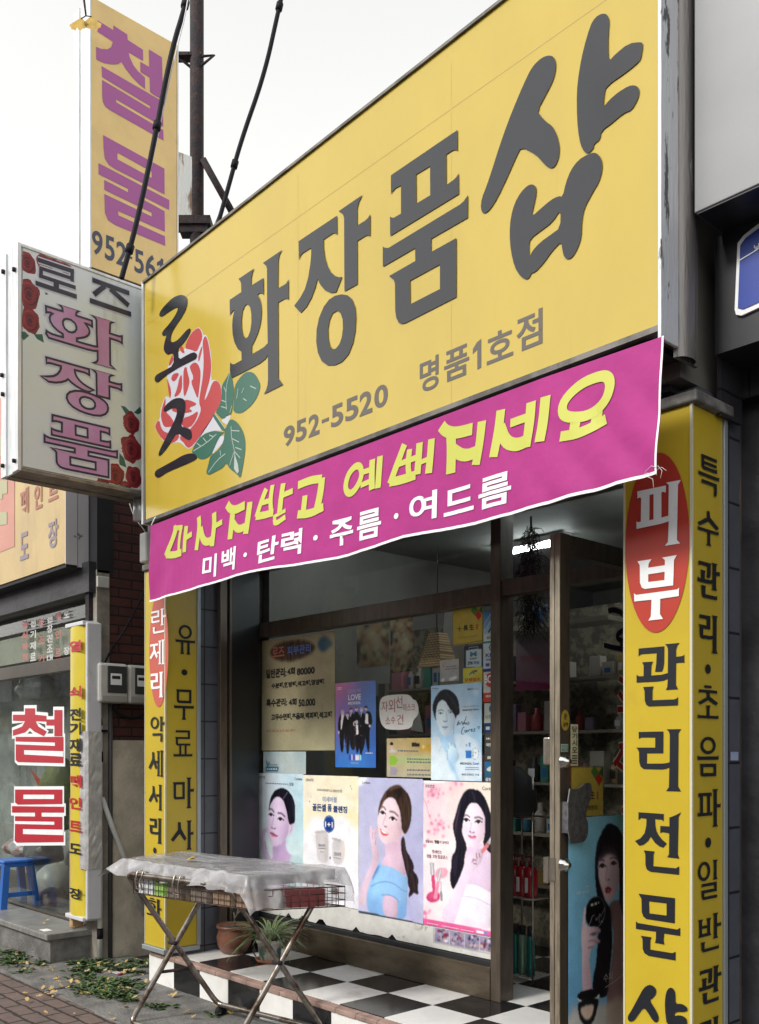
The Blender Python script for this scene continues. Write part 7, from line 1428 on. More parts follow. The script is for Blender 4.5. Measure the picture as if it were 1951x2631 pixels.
def can(u, col, lab):
    y = yd - .04; p = at_door(u, 2500, y); c = (p.x, y, z_b + .006); q = thing('spray_can', c, lab, 'spray can', 'spray cans on the wire rack')
    b_ = MB(); b_.lathe([(.024, 0), (.026, .006), (.026, .23), (.02, .245)], c, 18); b_.build('can_body', col, q)
    b_ = MB(); b_.lathe([(.021, .245), (.022, .29), (.018, .30), (0, .301)], c, 14); b_.build('can_cap', M_PBLK, q)
can(1325, M_TEAL, 'teal spray can in the doorway, half hidden by the window post'); can(1343, mat('pale_green_can', (0.25, 0.42, 0.30), rough=.25, metal=.4), 'paler green spray can between the two teal ones'); can(1364, M_TEAL, 'teal spray can in the doorway, nearest the door edge')
# pink banner poster and small portraits deeper in the doorway
yq = 5.12
A = Art(Plane('Y', yq), [(180, 640), (430, 640), (430, 1010), (180, 985)], lambda p: Z(1250, 1350, .42434, p), 50, .7); A.G('#8f8d90', '#97969a', '#a3768a', '#9a5a78'); A.P([(170, 940), (440, 960), (440, 1020), (170, 1000)], '#8f2a55', .5, 1, 0); A.clouds('#b98aa0', 10, .4, 2)
A.make('wall_banner', 'grey and pink banner hanging inside the doorway', 'banner', 0, .6); A.text([('투명피부', 208, 780, 345, 835)], mat('faded_rose_ink', (0.30, 0.09, 0.13), rough=.6), .02)
A = Art(Plane('Y', yq - .06), [(222, 470), (288, 470), (288, 628), (222, 622)], lambda p: Z(1250, 1350, .42434, p), 26, .7); A.G('#cfd6dc', '#cfd6dc', '#9db8d0', '#9db8d0'); A.E((255, 545), 20, 44, '#d9c6bd', .6); A.P([(232, 530), (235, 480), (275, 478), (282, 530), (262, 505)], '#17171c', .6); A.P([(222, 628), (240, 590), (275, 590), (288, 628)], '#e6e6ea', .6)
A.make('gift_box', 'box printed with a portrait on the shelf over the pink inside banner', 'box', 0, .4)
A = Art(Plane('Y', yq - .08), [(318, 480), (374, 480), (374, 632), (318, 630)], lambda p: Z(1250, 1350, .42434, p), 24, .7); A.G('#8fa9c4', '#8fa9c4', '#6f93b8', '#6f93b8'); A.E((345, 550), 17, 40, '#cdb8ae', .6); A.P([(325, 540), (328, 495), (362, 495), (366, 545), (345, 515)], '#15151a', .6)
A.make('gift_box', 'blue portrait box beside the door edge on the shelf over the inside banner', 'box', 0, .4)
bx_ = MB(); c = onY(1383, 1600, yq - .1); bx_.lathe([(.03, 0), (.03, .10), (.022, .12), (.022, .15), (0, .151)], (c.x, c.y, onY(1383, 1616, yq - .1).z), 14); tag(bx_.build('shampoo_bottle', mat('deep_blue_plastic', (0.02, 0.09, 0.28), rough=.3), None, loc=(c.x, c.y, c.z)), 'deep blue bottle standing between the two portrait boxes', 'bottle')
b_ = MB(); p0 = onY(1320, 1622, yq); b_.box(p0.x, p0.x + .9, yq - .2, yq + .01, p0.z - .03, p0.z); tag(b_.build('wall_shelf', M_SHELF, None, loc=p0), 'narrow wall shelf carrying the portrait boxes', 'shelf')
# black bag leaning by the doorway
b_ = MB(); bc = onY(1330, 2050, 4.5)
b_.lathe([(0.11, 0), (.13, .03), (.13, .15), (.10, .23), (.04, .29), (0, .30)], (bc.x - .02, 4.5, onY(1330, 2096, 4.5).z), 20); tag(b_.build('black_bag', mat('black_bag_cloth', (0.012, 0.012, 0.013), rough=.7), None, loc=(bc.x, 4.5, bc.z)), 'rounded black bag on the rack just inside the doorway', 'bag')
pw = Plane('X', -5.73)

# ================================================================ brick building on the left with the hardware shop
XB = -6.85
hw = thing('hardware_building', (-8.5, 3.4, 0), 'hardware shop building with a dark red brick side and stained cement foot', 'building')
zbk = 1.70
b_ = MB(); b_.box(-7.05, XB, 3.44, 9, zbk, 4.45); b_.build('brick_wall', M_BRICK, hw)
b_ = MB(); b_.box(-7.05, XB + .012, 3.44, 9, 0, zbk - .001); b_.build('cement_wall', M_CEMENT, hw)
b_ = MB(); b_.box(-14, -7.06, 4.5, 4.7, 0, 4.4); b_.build('back_wall', mat('hardware_inner_wall', (0.30, 0.315, 0.295), rough=.8, var=.3, vscale=3), hw)
b_ = MB(); b_.box(-14, -7.0, 3.5, 6.6, 3.05, 3.1); b_.box(-14, -6.9, 3.32, 9, 4.46, 4.56); b_.build('roof', M_CONC, hw)
b_ = MB(); b_.box(-14, -7.0, 3.5, 6.5, .1, .2); b_.build('shop_floor', mat('hardware_floor', (0.10, 0.09, 0.08), rough=.7, var=.2), hw)
b_ = MB(); b_.box(-7.03, -6.84, 3.335, 3.438, .02, 3.0); b_.build('corner_post', mat('corner_post_tile', (0.24, 0.22, 0.19), rough=.6, var=.25, vscale=6, dirt=((.09, .08, .07), 4, (1, 1, .5), .55, .8)), hw)
yh = 3.40; PH = Plane('Y', yh)
hx0, hx1 = -14.0, PH.ab(170, 2000)[0]
zhb = PH.ab(120, 1716)[1]; zs0 = PH.ab(120, 2350)[1]
b_ = MB()
b_.box(hx0, -7.035, yh - .03, yh + .05, zhb - .055, zhb + .055, .004); b_.box(hx0, -7.035, yh - .03, yh + .05, zs0 - .08, zs0 + .03, .004); b_.box(hx0, -7.035, yh - .03, yh + .05, 2.84, 2.92, .004)
b_.box(-7.10, -7.036, yh - .028, yh + .048, .2, 2.95, .004)
b_.build('shopfront_frame', mat('dark_brown_frame', (0.075, 0.062, 0.05), rough=.4, metal=.3, var=.2), hw)
b_ = MB(); b_.box(hx0, -7.101, yh + .01, yh + .016, zs0 + .031, zhb - .056); b_.build('glass', M_CLEAR, hw)
b_ = MB(); b_.box(hx0, -7.101, yh + .012, yh + .018, zhb + .056, 2.839); b_.build('glass', M_CLEAR, hw)
b_ = MB(); b_.box(-9.2, -7.11, yh + .05, yh + .06, PH.ab(100, 1685)[1] - .02, PH.ab(100, 1620)[1]); b_.build('frosted_strip', mat('frosted_strip', (0.38, 0.37, 0.31), rough=.6, var=.1), hw)
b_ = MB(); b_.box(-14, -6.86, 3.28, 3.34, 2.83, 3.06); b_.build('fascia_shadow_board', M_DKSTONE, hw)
zT = lambda p: Z(0, 1400, .5526, p)
# red window letters
b_ = MB(); bo_ = MB()
CH2 = [[(62, 790), (118, 790), (118, 760), (165, 760), (165, 790), (218, 795), (218, 822), (168, 820), (180, 845), (220, 868), (205, 890), (160, 868), (140, 850), (118, 872), (62, 888), (62, 862), (105, 845), (118, 820), (62, 818)], [(255, 768), (292, 768), (292, 890), (255, 890), (255, 840), (218, 840), (218, 812), (255, 812)],
       [(75, 893), (297, 893), (297, 960), (115, 955), (115, 975), (297, 985), (297, 1015), (85, 1010), (75, 1000), (75, 928), (258, 935), (258, 920), (75, 915)]]
MU2 = [[(72, 1138), (292, 1138), (292, 1205), (85, 1208), (72, 1198)], [(58, 1215), (300, 1218), (300, 1245), (58, 1245)], [(72, 1262), (292, 1265), (292, 1325), (110, 1322), (110, 1345), (298, 1350), (298, 1382), (80, 1385), (70, 1375), (72, 1298), (255, 1302), (255, 1288), (72, 1285)], [(165, 1244), (195, 1244), (195, 1264), (165, 1264)]]
for i, p in enumerate(CH2 + MU2):
    px_poly(b_, PH, zT(p), .004 + .0001 * i); add_ribbon(bo_, PH, [PH.ab(*q) for q in zT(p)], .055, .0015 + .0001 * i, True)
px_poly(bo_, PH, zT([(72, 1138), (292, 1138), (292, 1385), (72, 1385)]), .001); px_poly(bo_, PH, zT([(75, 893), (297, 893), (297, 1012), (75, 1010)]), .001)
wl = bo_.build('lettering_outline', M_WHITE, hw); b_.build('lettering', M_RED, hw)
b_ = MB(); px_poly(b_, PH, zT([(112, 1162), (255, 1162), (255, 1182), (112, 1182)]), .0062)
for q in ([(115, 955), (297, 960), (297, 985), (115, 975)], [(75, 915), (258, 920), (258, 935), (75, 928)], [(110, 1322), (295, 1325), (298, 1350), (110, 1345)], [(72, 1285), (255, 1288), (255, 1302), (72, 1298)]): px_poly(b_, PH, zT(q), .0052)
b_.build('letter_gap', M_WHITE, hw)
# small coloured header lettering in columns
M_CR = mat('faded_red_letters', (0.40, 0.13, 0.12), rough=.5); M_CG = mat('pale_grey_letters', (0.50, 0.50, 0.50), rough=.5)
for i, (col, top, s_) in enumerate((('열쇠복제', 345, 0), ('전기재료', 338, 1), ('보조키', 332, 0), ('천장건조대', 318, 1), ('페인트', 305, 0), ('도장', 297, 1))):
    cl_ = MB(); n_ = len(col); st = (548 - top) / max(4, n_) if n_ != 2 else 170
    if n_ == 3: st = 85
    for j, ch in enumerate(col):
        y = top + 5 + j * st - (0 if n_ != 2 else 0); x = 103 + i * 39
        (u0, v0), (u1, v1) = zT([(x, y), (x + 27, y + 42)]); px_text(cl_, ch, PH, u0, v0, u1, v1, .004, .025)
    cl_.build('lettering', (M_CR, M_CG)[s_], hw)
b_ = MB()
hp0 = PH.ab(0, 2007); b_.tube([PH.pt(PH.ab(2, 2020)[0], PH.ab(2, 2015)[1], .06), PH.pt(PH.ab(9, 2020)[0], PH.ab(9, 2020)[1], .07), PH.pt(PH.ab(10, 2050)[0], PH.ab(10, 2050)[1], .07), PH.pt(PH.ab(8, 2090)[0], PH.ab(8, 2090)[1], .07), PH.pt(PH.ab(0, 2096)[0], PH.ab(0, 2096)[1], .06)], .014, 8); b_.build('door_handle', M_STEEL, hw)
s_ = MB(); px = [onZ(u, v, .24) for u, v in ((20, 2372), (150, 2358), (236, 2412), (178, 2448))]
s_.box(-9.6, -6.93, 2.98, 3.36, .20, .245, .006); s_.build('marble_step', mat('grey_marble', (0.20, 0.20, 0.19), rough=.35, var=.25, vscale=7, vstretch=(3, 1, 1)), hw)
s_ = MB(); s_.box(-9.6, -6.96, 3.02, 3.4, 0, .199); s_.build('step_base', M_CONC, hw)
b_ = MB(); b_.box(-6.965, -6.905, 3.30, 3.334, 2.62, 2.95); b_.build('rusty_bracket', M_RUST, hw)
# front fascia sign of the hardware shop
YHS = 3.15; PHS = Plane('Y', YHS); hs_x1 = PHS.ab(168, 1350)[0]; hz0 = PHS.ab(168, 1446)[1]; hz1 = 4.66
fs_ = thing('fascia_sign', (-8, YHS, hz0), 'faded yellow and pink fascia sign under the projecting rose sign', 'signboard')
b_ = MB(); b_.box(-14, hs_x1, YHS, 3.33, hz0, hz1); b_.build('face_panel', mat('faded_yellow_sign', (0.50, 0.365, 0.16), rough=.4, var=.08, vscale=2, dirt=((.36, .25, .12), 2, (2, 2, .5), .5, .8)), fs_)
b_ = MB(); b_.box(hs_x1 + .0005, hs_x1 + .014, YHS - .004, 3.24, hz0 - .01, hz1, .002); b_.box(hs_x1 - .01, hs_x1 + .008, 3.245, 3.335, hz0 - .02, hz1, .002)
b_.build('side_trim', mat('peeled_white_side', (0.50, 0.50, 0.52), rough=.5, col2=(.16, .16, .17), vscale=6, lo=.33, hi=.35), fs_)
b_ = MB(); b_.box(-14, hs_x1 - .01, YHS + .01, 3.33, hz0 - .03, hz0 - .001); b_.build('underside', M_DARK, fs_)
b_ = MB(); b_.sheet(PHS, [(-14, hz0 + .28), (PHS.ab(38, 1350)[0], hz0 + .28), (PHS.ab(38, 1350)[0], hz1 - .01), (-14, hz1 - .01)], .003); b_.build('pink_panel', mat('faded_pink_sign', (0.50, 0.21, 0.16), rough=.4, var=.06), fs_)
b_ = MB()
for q in ([(-40, 1470), (50, 1465), (50, 1490), (-40, 1500)], [(-40, 1575), (50, 1570), (50, 1655), (20, 1658), (20, 1690), (-40, 1690)], [(-40, 1780), (48, 1770), (48, 1850), (-40, 1865)], [(-40, 1290), (15, 1285), (15, 1420), (-40, 1425)]): px_poly(b_, PHS, zPJ(q), .006)
b_.build('lettering', mat('pale_olive_letters', (0.40, 0.39, 0.24), rough=.5), fs_)
b_ = MB()
for ch, bx in (('페', (130, 1608, 185, 1798)), ('인', (220, 1580, 272, 1765)), ('트', (310, 1560, 372, 1712))): (u0, v0), (u1, v1) = zPJ([bx[:2], bx[2:]]); px_text(b_, ch, PHS, u0, v0, u1, v1, .004, .03); b_.build('letter', mat('faded_brown_red', (0.34, 0.13, 0.09), rough=.5), fs_); b_ = MB()
b_ = MB()
for ch, bx in (('도', (130, 1890, 183, 2085)), ('장', (308, 1808, 372, 2012))): (u0, v0), (u1, v1) = zPJ([bx[:2], bx[2:]]); px_text(b_, ch, PHS, u0, v0, u1, v1, .004, .03); b_.build('letter', mat('faded_mauve', (0.24, 0.20, 0.24), rough=.5), fs_); b_ = MB()
# half-round sign on the corner post
x0, x1 = PH.ab(178, 2000)[0] + .09, -6.765
yz = 3.225; PTB = Plane('Y', yz); x0 = PTB.ab(178, 2000)[0]; x1 = PTB.ab(222, 2000)[0]; z0 = onX(232, 2363, x1).z; z1 = onX(232, 1600, x1).z
tb = thing('post_sign', ((x0 + x1) / 2, yz, z0), 'narrow rounded yellow sign patched with silver tape on the corner post', 'post sign')
def hull(f, zz): return (x0 + (x1 - x0) * f, yz + .02 - .05 * math.sin(math.pi * min(1, max(0, f))) ** .6, zz)
b_ = MB(); N = 14; vs = [hull(i / N, z) for z in (z0 + .02, z1 - .02) for i in range(N + 1)]
b_.add(vs, [(i, i + 1, N + 2 + i, N + 1 + i) for i in range(N)], True); b_.build('face', mat('post_sign_yellow', (0.56, 0.45, 0.045), rough=.35, var=.05), tb)
b_ = MB(); b_.box(x1 + .0005, x1 + .03, yz - .01, yz + .11, z0, z1, .01); b_.box(x0 - .01, x1, yz - .03, yz + .1, z1 - .02, z1 + .012, .006); b_.box(x0 - .01, x1, yz - .03, yz + .1, z0 - .012, z0 + .02, .006); b_.box(x0, x1, yz + .021, yz + .1, z0, z1)
b_.build('white_casing', mat('grey_white_casing', (0.55, 0.56, 0.60), rough=.4, dirt=((.3, .29, .27), 5, (1, 1, .4), .55, .8)), tb)
Pts = Plane('Y', yz - .033)
for i, (chs, m) in enumerate(((('열', 440, 502), M_RED), (('쇠', 655, 712), M_RED), (('전', 758, 818), M_BLKP), (('기', 825, 885), M_BLKP), (('재', 900, 962), M_BLKP), (('료', 968, 1028), M_BLKP), (('페', 1068, 1130), M_RED), (('인', 1172, 1232), M_RED), (('트', 1280, 1338), M_RED), (('도', 1385, 1442), M_BLKP), (('장', 1590, 1655), M_BLKP))):
    b_ = MB(); (u0, v0), (u1, v1) = zT([(322, chs[1]), (378, chs[2])]); put_text(b_, chs[0], Pts, Pts.box(u0, v0, u1, v1), 0, .03); b_.build('letter', m, tb)
tape = MB()
PX1 = Plane('X', x1 + .032); nt_ = 24; za, zc_ = onX(232, 1400 + 1508 * .5526, x1).z, onX(232, 1400 + 868 * .5526, x1).z
vs = []
for j in range(nt_ + 1):
    for i in range(8):
        f = i / 7; zz = za + (zc_ - za) * j / nt_; n3 = noise.noise(Vector((i * 1.7, j * .9, 4))) * .0045
        if f < .35: vs.append((x1 - .06 * (1 - f / .35) + (x1 + .036 - x1) * (f / .35), yz - .022 + n3 + .008 * f, zz + n3))
        else: vs.append((x1 + .036 + n3, yz - .015 + (f - .35) / .65 * .12, zz + n3))
tape.add(vs, [(j * 8 + i, j * 8 + i + 1, (j + 1) * 8 + i + 1, (j + 1) * 8 + i) for j in range(nt_) for i in range(7)]); tape.build('silver_tape', mat('silver_tape', (0.66, 0.66, 0.68), rough=.35, metal=.5, var=.15, vscale=14), tb)
# inside the hardware shop: blue stool, bags, helmet, carton
def at_h(u, v, y): return onY(u, v, y)
st = at_h(52, 2335, 3.95); fz = .2
fz = .2; st = Vector((onZ(34, 2340, fz).x, onZ(34, 2340, fz).y, fz)); 
t = thing('plastic_stool', (st.x, st.y, fz), 'blue plastic stool inside the hardware shop window', 'stool'); MBl = mat('blue_plastic', (0.015, 0.11, 0.42), rough=.35)
b_ = MB(); b_.box(st.x - .14, st.x + .14, st.y - .14, st.y + .14, fz + .43, fz + .46, .012); b_.box(st.x - .13, st.x + .13, st.y - .13, st.y + .13, fz + .40, fz + .43, .008); b_.build('seat', MBl, t)
for sx in (-1, 1):
    for sy in (-1, 1):
        b_ = MB(); b_.add([(st.x + sx * (.105 + .05 * q) + dx, st.y + sy * (.105 + .05 * q) + dy, z) for q, z in ((0, fz + .41), (1, fz)) for dx, dy in ((-.028, -.028), (.028, -.028), (.028, .028), (-.028, .028))], [(0, 1, 5, 4), (1, 2, 6, 5), (2, 3, 7, 6), (3, 0, 4, 7), (4, 5, 6, 7)]); b_.build('leg', MBl, t)
b_ = MB(); b_.box(st.x - .12, st.x + .12, st.y - .145, st.y - .13, fz + .14, fz + .18); b_.box(st.x + .13, st.x + .145, st.y - .12, st.y + .12, fz + .14, fz + .18); b_.build('stretcher', MBl, t)
def lump(name, c, r, m, label, cat, seed, rough=.25, sub=3):
    bm = bmesh.new(); bmesh.ops.create_icosphere(bm, subdivisions=sub, radius=1)
    for v in bm.verts:
        n3 = noise.noise(v.co * 1.8 + Vector((seed, 0, 0))) * rough + noise.noise(v.co * 5 + Vector((0, seed, 0))) * rough * .4
        v.co = Vector((v.co.x * r[0] * (1 + n3), v.co.y * r[1] * (1 + n3), max(-.75, v.co.z) * r[2] * (1 + n3))) + Vector(c)
    bm.verts.index_update(); b_ = MB(); b_.add([v.co for v in bm.verts], [[v.index for v in f.verts] for f in bm.faces], True); bm.free()
    o = b_.build(name, m, None, loc=c); return tag(o, label, cat)
M_BAGW = mat('clear_wrap_bag', (0.45, 0.44, 0.45), rough=.3, col2=(.30, .05, .06), vscale=7, lo=.42, hi=.5, bump=.6, bscale=18); M_BAGD = mat('dark_bag', (0.05, 0.05, 0.055), rough=.3, bump=.7, bscale=16); M_BAGG = mat('olive_sack', (0.16, 0.18, 0.07), rough=.7, bump=.5, bscale=22)
c = onY(62, 2178, 4.35); lump('wrapped_bundle', c, (.30, .2, .12), M_BAGW, 'red and white wrapped bundles behind the blue stool', 'bundle', 2)
c = onY(115, 2190, 4.2); lump('dark_bag', c, (.24, .2, .16), M_BAGD, 'dark plastic bag heaped over the white helmet', 'bag', 5)
c = onY(142, 2268, 3.9)
t = thing('helmet', c, 'white round helmet on the floor of the hardware shop', 'helmet'); b_ = MB(); b_.lathe([(.17, -.13), (.19, -.05), (.19, .02), (.16, .11), (.09, .17), (0, .19)], c, 22); b_.build('shell', mat('dusty_white_shell', (0.38, 0.37, 0.34), rough=.4, var=.15), t); b_ = MB(); b_.lathe([(.20, -.17), (.21, -.15), (.20, -.13)], c, 22); b_.build('rim', M_BAGD, t)
c = onY(158, 2050, 4.1); lump('olive_sack', c, (.20, .2, .42), M_BAGG, 'olive green sack beside the yellow post sign inside the hardware window', 'sack', 9)
c = onY(120, 2300, 3.75); lump('rubble_bag', Vector((c.x + .15, c.y, .26)), (.22, .12, .09), mat('mixed_bits', (0.12, 0.10, 0.09), rough=.8, col2=(.3, .03, .02), vscale=20, lo=.4, hi=.44), 'small heap of tools and bits in front of the helmet', 'heap', 12)
c = onY(92, 1770, 4.3); lump('clear_bag', c, (.32, .2, .16), mat('clear_bag_film', (0.30, 0.31, 0.31), rough=.2, bump=.8, bscale=14), 'clear plastic bag hanging at the top of the hardware window', 'bag', 15)
b_ = MB(); c = onY(110, 2010, 4.2); b_.add([(c.x - .35, 4.2, c.z + .15), (c.x + .28, 4.2, c.z - .12), (c.x + .20, 4.2, c.z - .16), (c.x - .1, 4.22, c.z - .10)], [(0, 1, 2, 3)]); b_.add([(c.x - .35, 4.21, c.z + .14), (c.x + .28, 4.21, c.z - .13), (c.x + .2, 4.26, c.z - .17), (c.x - .1, 4.26, c.z - .12)], [(3, 2, 1, 0)])
tag(b_.build('orange_tarp', mat('orange_cloth', (0.45, 0.06, 0.03), rough=.6), None, loc=c), 'red orange cloth strip between the red window letters', 'cloth')
b_ = MB(); c = onY(172, 2250, 3.46); b_.box(-7.115, -7.06, 3.24, 3.33, .247, 1.25, .004); o = b_.build('tall_carton', mat('brown_carton', (0.42, 0.28, 0.16), rough=.8, var=.12), None, loc=(-7.1, 3.3, .25)); tag(o, 'tall narrow brown carton standing on the marble step', 'carton')
for i, u in enumerate((48, 66, 90, 130, 145)):
    b_ = MB(); p = onY(u, 1880, 4.5); q = onY(u + 4, 2010, 4.5); n_ = 14
    for k in range(n_):
        z = p.z + (q.z - p.z) * k / n_; x = p.x + (q.x - p.x) * k / n_; b_.tube([(x + .012 * math.cos(a), 4.5 + (.012 * math.sin(a) if k % 2 else 0), z + .03 * math.sin(a)) for a in np.linspace(0, 6.28, 8, endpoint=False)], .004, 4, True)
    tag(b_.build('hanging_chain', M_STEEL, None, loc=p), 'steel chain hanging behind the red window letters', 'chain', 'chains hanging in the hardware window')
# electric meters on the brick wall
PM = Plane('X', XB + .12)
def meter(u0, v0, u1, v1, label):
    a0, b0, a1, b1 = PM.box(u0, v0, u1, v1); t = thing('electric_meter', (XB, (a0 + a1) / 2, b0), label, 'electric meter', 'electric meters on the brick wall')
    b_ = MB(); b_.box(XB + .001, XB + .12, a0, a1, b0, b1, .02); b_.build('case', M_GREYPLASTIC, t)
    w_, h_ = a1 - a0, b1 - b0
    b_ = MB(); b_.box(XB + .1205, XB + .128, a0 + w_ * .28, a1 - w_ * .06, b0 + h_ * .25, b1 - h_ * .07, .003); b_.build('window', mat('smoky_meter_window', (0.05, 0.052, 0.055), rough=.15, spec=.6), t)
    b_ = MB(); b_.box(XB + .1285, XB + .131, a0 + w_ * .38, a0 + w_ * .75, b0 + h_ * .45, b0 + h_ * .74); b_.build('dial_plate', M_WHITE, t)
    b_ = MB(); b_.box(XB + .1312, XB + .132, a0 + w_ * .42, a0 + w_ * .70, b0 + h_ * .6, b0 + h_ * .68); b_.build('counter', M_PBLK, t)
    b_ = MB(); b_.box(XB + .1205, XB + .124, a0 + w_ * .1, a1 - w_ * .05, b0 + h_ * .03, b0 + h_ * .18, .002); b_.build('terminal_cover', mat('meter_cover', (0.30, 0.30, 0.285), rough=.5), t)
meter(254, 1702, 330, 1808, 'larger grey electric meter box on the brick wall'); meter(331, 1708, 385, 1810, 'grey electric meter box half hidden by the left pillar sign')
def pipe(name, pts, r, m, label, cat='pipe', clips=()):
    o = None; b_ = MB(); b_.tube(pts, r, 10); o = b_.build(name, m, None, loc=pts[0]); tag(o, label, cat)
    return o
XP2 = XB + .03
pz = onX(258, 1865, XP2).z; py = onX(257, 2100, XP2).y
o = pipe('conduit_pipe', [(XP2, py, 0), (XP2, py, .6), (XP2, py, pz - .05), (XP2 + .01, py - .005, pz)], .020, M_WPLASTIC, 'upright dirty white conduit pipe at the corner of the brick wall')
b_ = MB()
for v in (1948, 2402): z = onX(258, v, XP2).z; b_.tube([(XP2, py, z - .03), (XP2, py, z + .05)], .024, 10)
b_.box(XP2 - .03, XP2 + .03, py - .05, py + .05, pz - .05, pz - .03); b_.build('pipe_band', M_CABLE, o)
pipe('drain_pipe', [(XB - .002 + .02, 3.44, 0), (XB + .02, 3.44, 1.4), (XB + .02, 3.44, 2.1)], .018, mat('dark_grey_pipe', (.06, .06, .065), rough=.5), 'dark upright pipe between the yellow post sign and the white conduit')
q = [onX(u, v, XB + .035) for u, v in ((262, 2050), (290, 2130), (316, 2198), (372, 2352))]
pipe('sloping_pipe', q, .020, M_WPLASTIC, 'sloping dirty white pipe on the cement wall')
q = [onX(u, v, XB + .03) for u, v in ((385, 1480), (360, 1545), (320, 1620), (285, 1670), (262, 1720), (250, 1760), (256, 1830), (262, 1862))]
def smooth3(p, n=2):
    for _ in range(n): p = [p[0]] + [a * w + b * (1 - w) for a, b in zip(p[:-1], p[1:]) for w in (.75, .25)] + [p[-1]]
    return p
pipe('wall_cable', smooth3([Vector(x) for x in q]), .007, M_CABLE, 'slack black cable running over the brick wall to the conduit', 'cable')
q = [onX(u, v, XB + .05) for u, v in ((290, 1815), (310, 1840), (345, 1848), (372, 1835), (385, 1815))]
pipe('meter_cable', smooth3([Vector(x) for x in q]), .012, M_CABLE, 'looped black cable under the two meters', 'cable')
b_ = MB(); q0, q1 = onX(248, 1480, XB + .01), onX(278, 1512, XB + .01); b_.box(XB + .004, XB + .03, q0.y, q1.y, q1.z, q0.z, .004); tag(b_.build('junction_plate', M_GREYPLASTIC, None, loc=q0), 'small grey plate on the brick wall under the black fascia', 'plate')
b_ = MB(); b_.box(-7.02, -6.84, 3.336, 3.47, 2.98, 4.3); tag(b_.build('black_fascia', M_BLACKPANEL, None, loc=(-6.93, 3.4, 3)), 'black cladding strip between the fascia sign and the brick wall', 'cladding')
q = [onY(u, v, 3.2) for u, v in ((332, 1290), (345, 1330), (372, 1362), (388, 1395))]
pipe('thin_cable', smooth3([Vector(x) for x in q]), .004, mat('grey_cable', (.3, .3, .29), rough=.5), 'thin grey cable under the projecting rose sign', 'cable')
b_ = MB(); q0 = onY(383, 1400, 3.2); b_.box(q0.x - .06, q0.x + .03, 3.16, 3.25, q0.z - .12, q0.z + .08, .01); tag(b_.build('lamp_bracket', M_GREYPLASTIC, None, loc=q0), 'small weathered grey box behind the left end of the banner', 'box')

# ================================================================ pole, rusty bracketry, cables and ginkgo twig
pp = depth_pt(506, 300, 8.4); px_, py_ = pp.x, pp.y; pr = 36 * .5 / FPX * 8.4 * .98
t = thing('rusty_pole', (px_, py_, 4.3), 'dark rusty pole rising behind the long yellow signboard', 'pole')
b_ = MB(); b_.tube([(px_, py_, 4.0), (px_, py_, 7), (px_, py_, 12)], pr, 16); b_.build('shaft', M_RUST, t)
zc = depth_pt(506, 155, 8.4).z; rv = Vector((RX, RY, 0)); fv = Vector((FX, FY, 0))
b_ = MB(); c = Vector((px_, py_, zc)); b_.obox(c - rv * .06 + Vector((0, 0, .03)), rv * .11, fv * .05, Vector((0, 0, .014))); b_.tube([c + rv * .05 - fv * .05, c + rv * .16 - fv * .05 + Vector((0, 0, .01)), c + rv * .05 - fv * .05 + Vector((0, 0, -.08))], .012, 6); b_.tube([c - rv * .15 + Vector((0, 0, .02)), c - rv * .04 + Vector((0, 0, -.07))], .012, 6)
b_.build('cable_bracket', M_RUST, t)
b_ = MB(); c = Vector((px_, py_, depth_pt(506, 575, 8.4).z)); b_.obox(c - rv * .04, rv * .17, fv * .08, Vector((0, 0, .035))); b_.obox(c + Vector((0, 0, -.07)) - rv * .02, rv * .12, fv * .06, Vector((0, 0, .03))); b_.build('clamp', M_RUST, t)
b_ = MB(); p0 = depth_pt(522, 410, 8.35); p1 = depth_pt(605, 560, 8.35); b_.tube([p0, p1], .032, 6); b_.build('brace', M_RUST, t)
sh = MB(); cs = [depth_pt(u, v, 8.35) for u, v in ((455, 388), (500, 405), (502, 560), (457, 555))]
sh.add(cs + [x + fv * .04 for x in cs], [(3, 2, 1, 0), (4, 5, 6, 7), (0, 1, 5, 4), (1, 2, 6, 5), (2, 3, 7, 6), (3, 0, 4, 7)])
tag(sh.build('rusty_sheet', M_RUSTSHEET, None, loc=cs[0], recalc=True), 'rust streaked white metal sheet between the tall tan sign and the pole', 'metal sheet')
def cable(name, uvd, r, label, ties=()):
    pts = smooth3([depth_pt(u, v, d) for u, v, d in uvd], 3); t = thing(name, pts[-1], label, 'cable'); b_ = MB(); b_.tube(pts, r, 8); b_.build('sheath', M_CABLE, t)
    for f in ties:
        i = int(f * (len(pts) - 2)); p, d_ = pts[i], (pts[i + 1] - pts[i]).normalized(); b_ = MB(); b_.tube([p - d_ * .025, p + d_ * .025], r * 1.55, 8); b_.tube([p, p + Vector((.02, 0, -.03))], .005, 5); b_.build('cable_tie', M_CABLE, t)
    return t
cable('overhead_cable', [(640, -1500, 7.2), (520, -300, 6.35), (488, -60, 6.2), (478, 10, 6.15), (440, 130, 6.1), (395, 370, 6.05), (350, 580, 6.0), (312, 716, 5.98)], .0165, 'taped black cable coming down to the projecting rose sign', (.22, .44, .69, .89))
cable('overhead_cable', [(960, -1500, 7.0), (790, -320, 6.7), (735, -60, 6.6), (715, 30, 6.6), (680, 190, 6.6), (620, 360, 6.6), (590, 470, 6.6), (556, 590, 6.6)], .0155, 'black cable curving down behind the top of the long signboard', (.42, .79))
pts = [depth_pt(u, v, 6.1) for u, v in ((640, -1400), (520, -280), (482, 20), (455, 120), (420, 280), (360, 560), (318, 716))]; pipe('guy_wire', smooth3(pts), .004, mat('pale_wire', (.4, .4, .42), rough=.4, metal=.5), 'thin pale wire beside the taped black cable', 'wire')
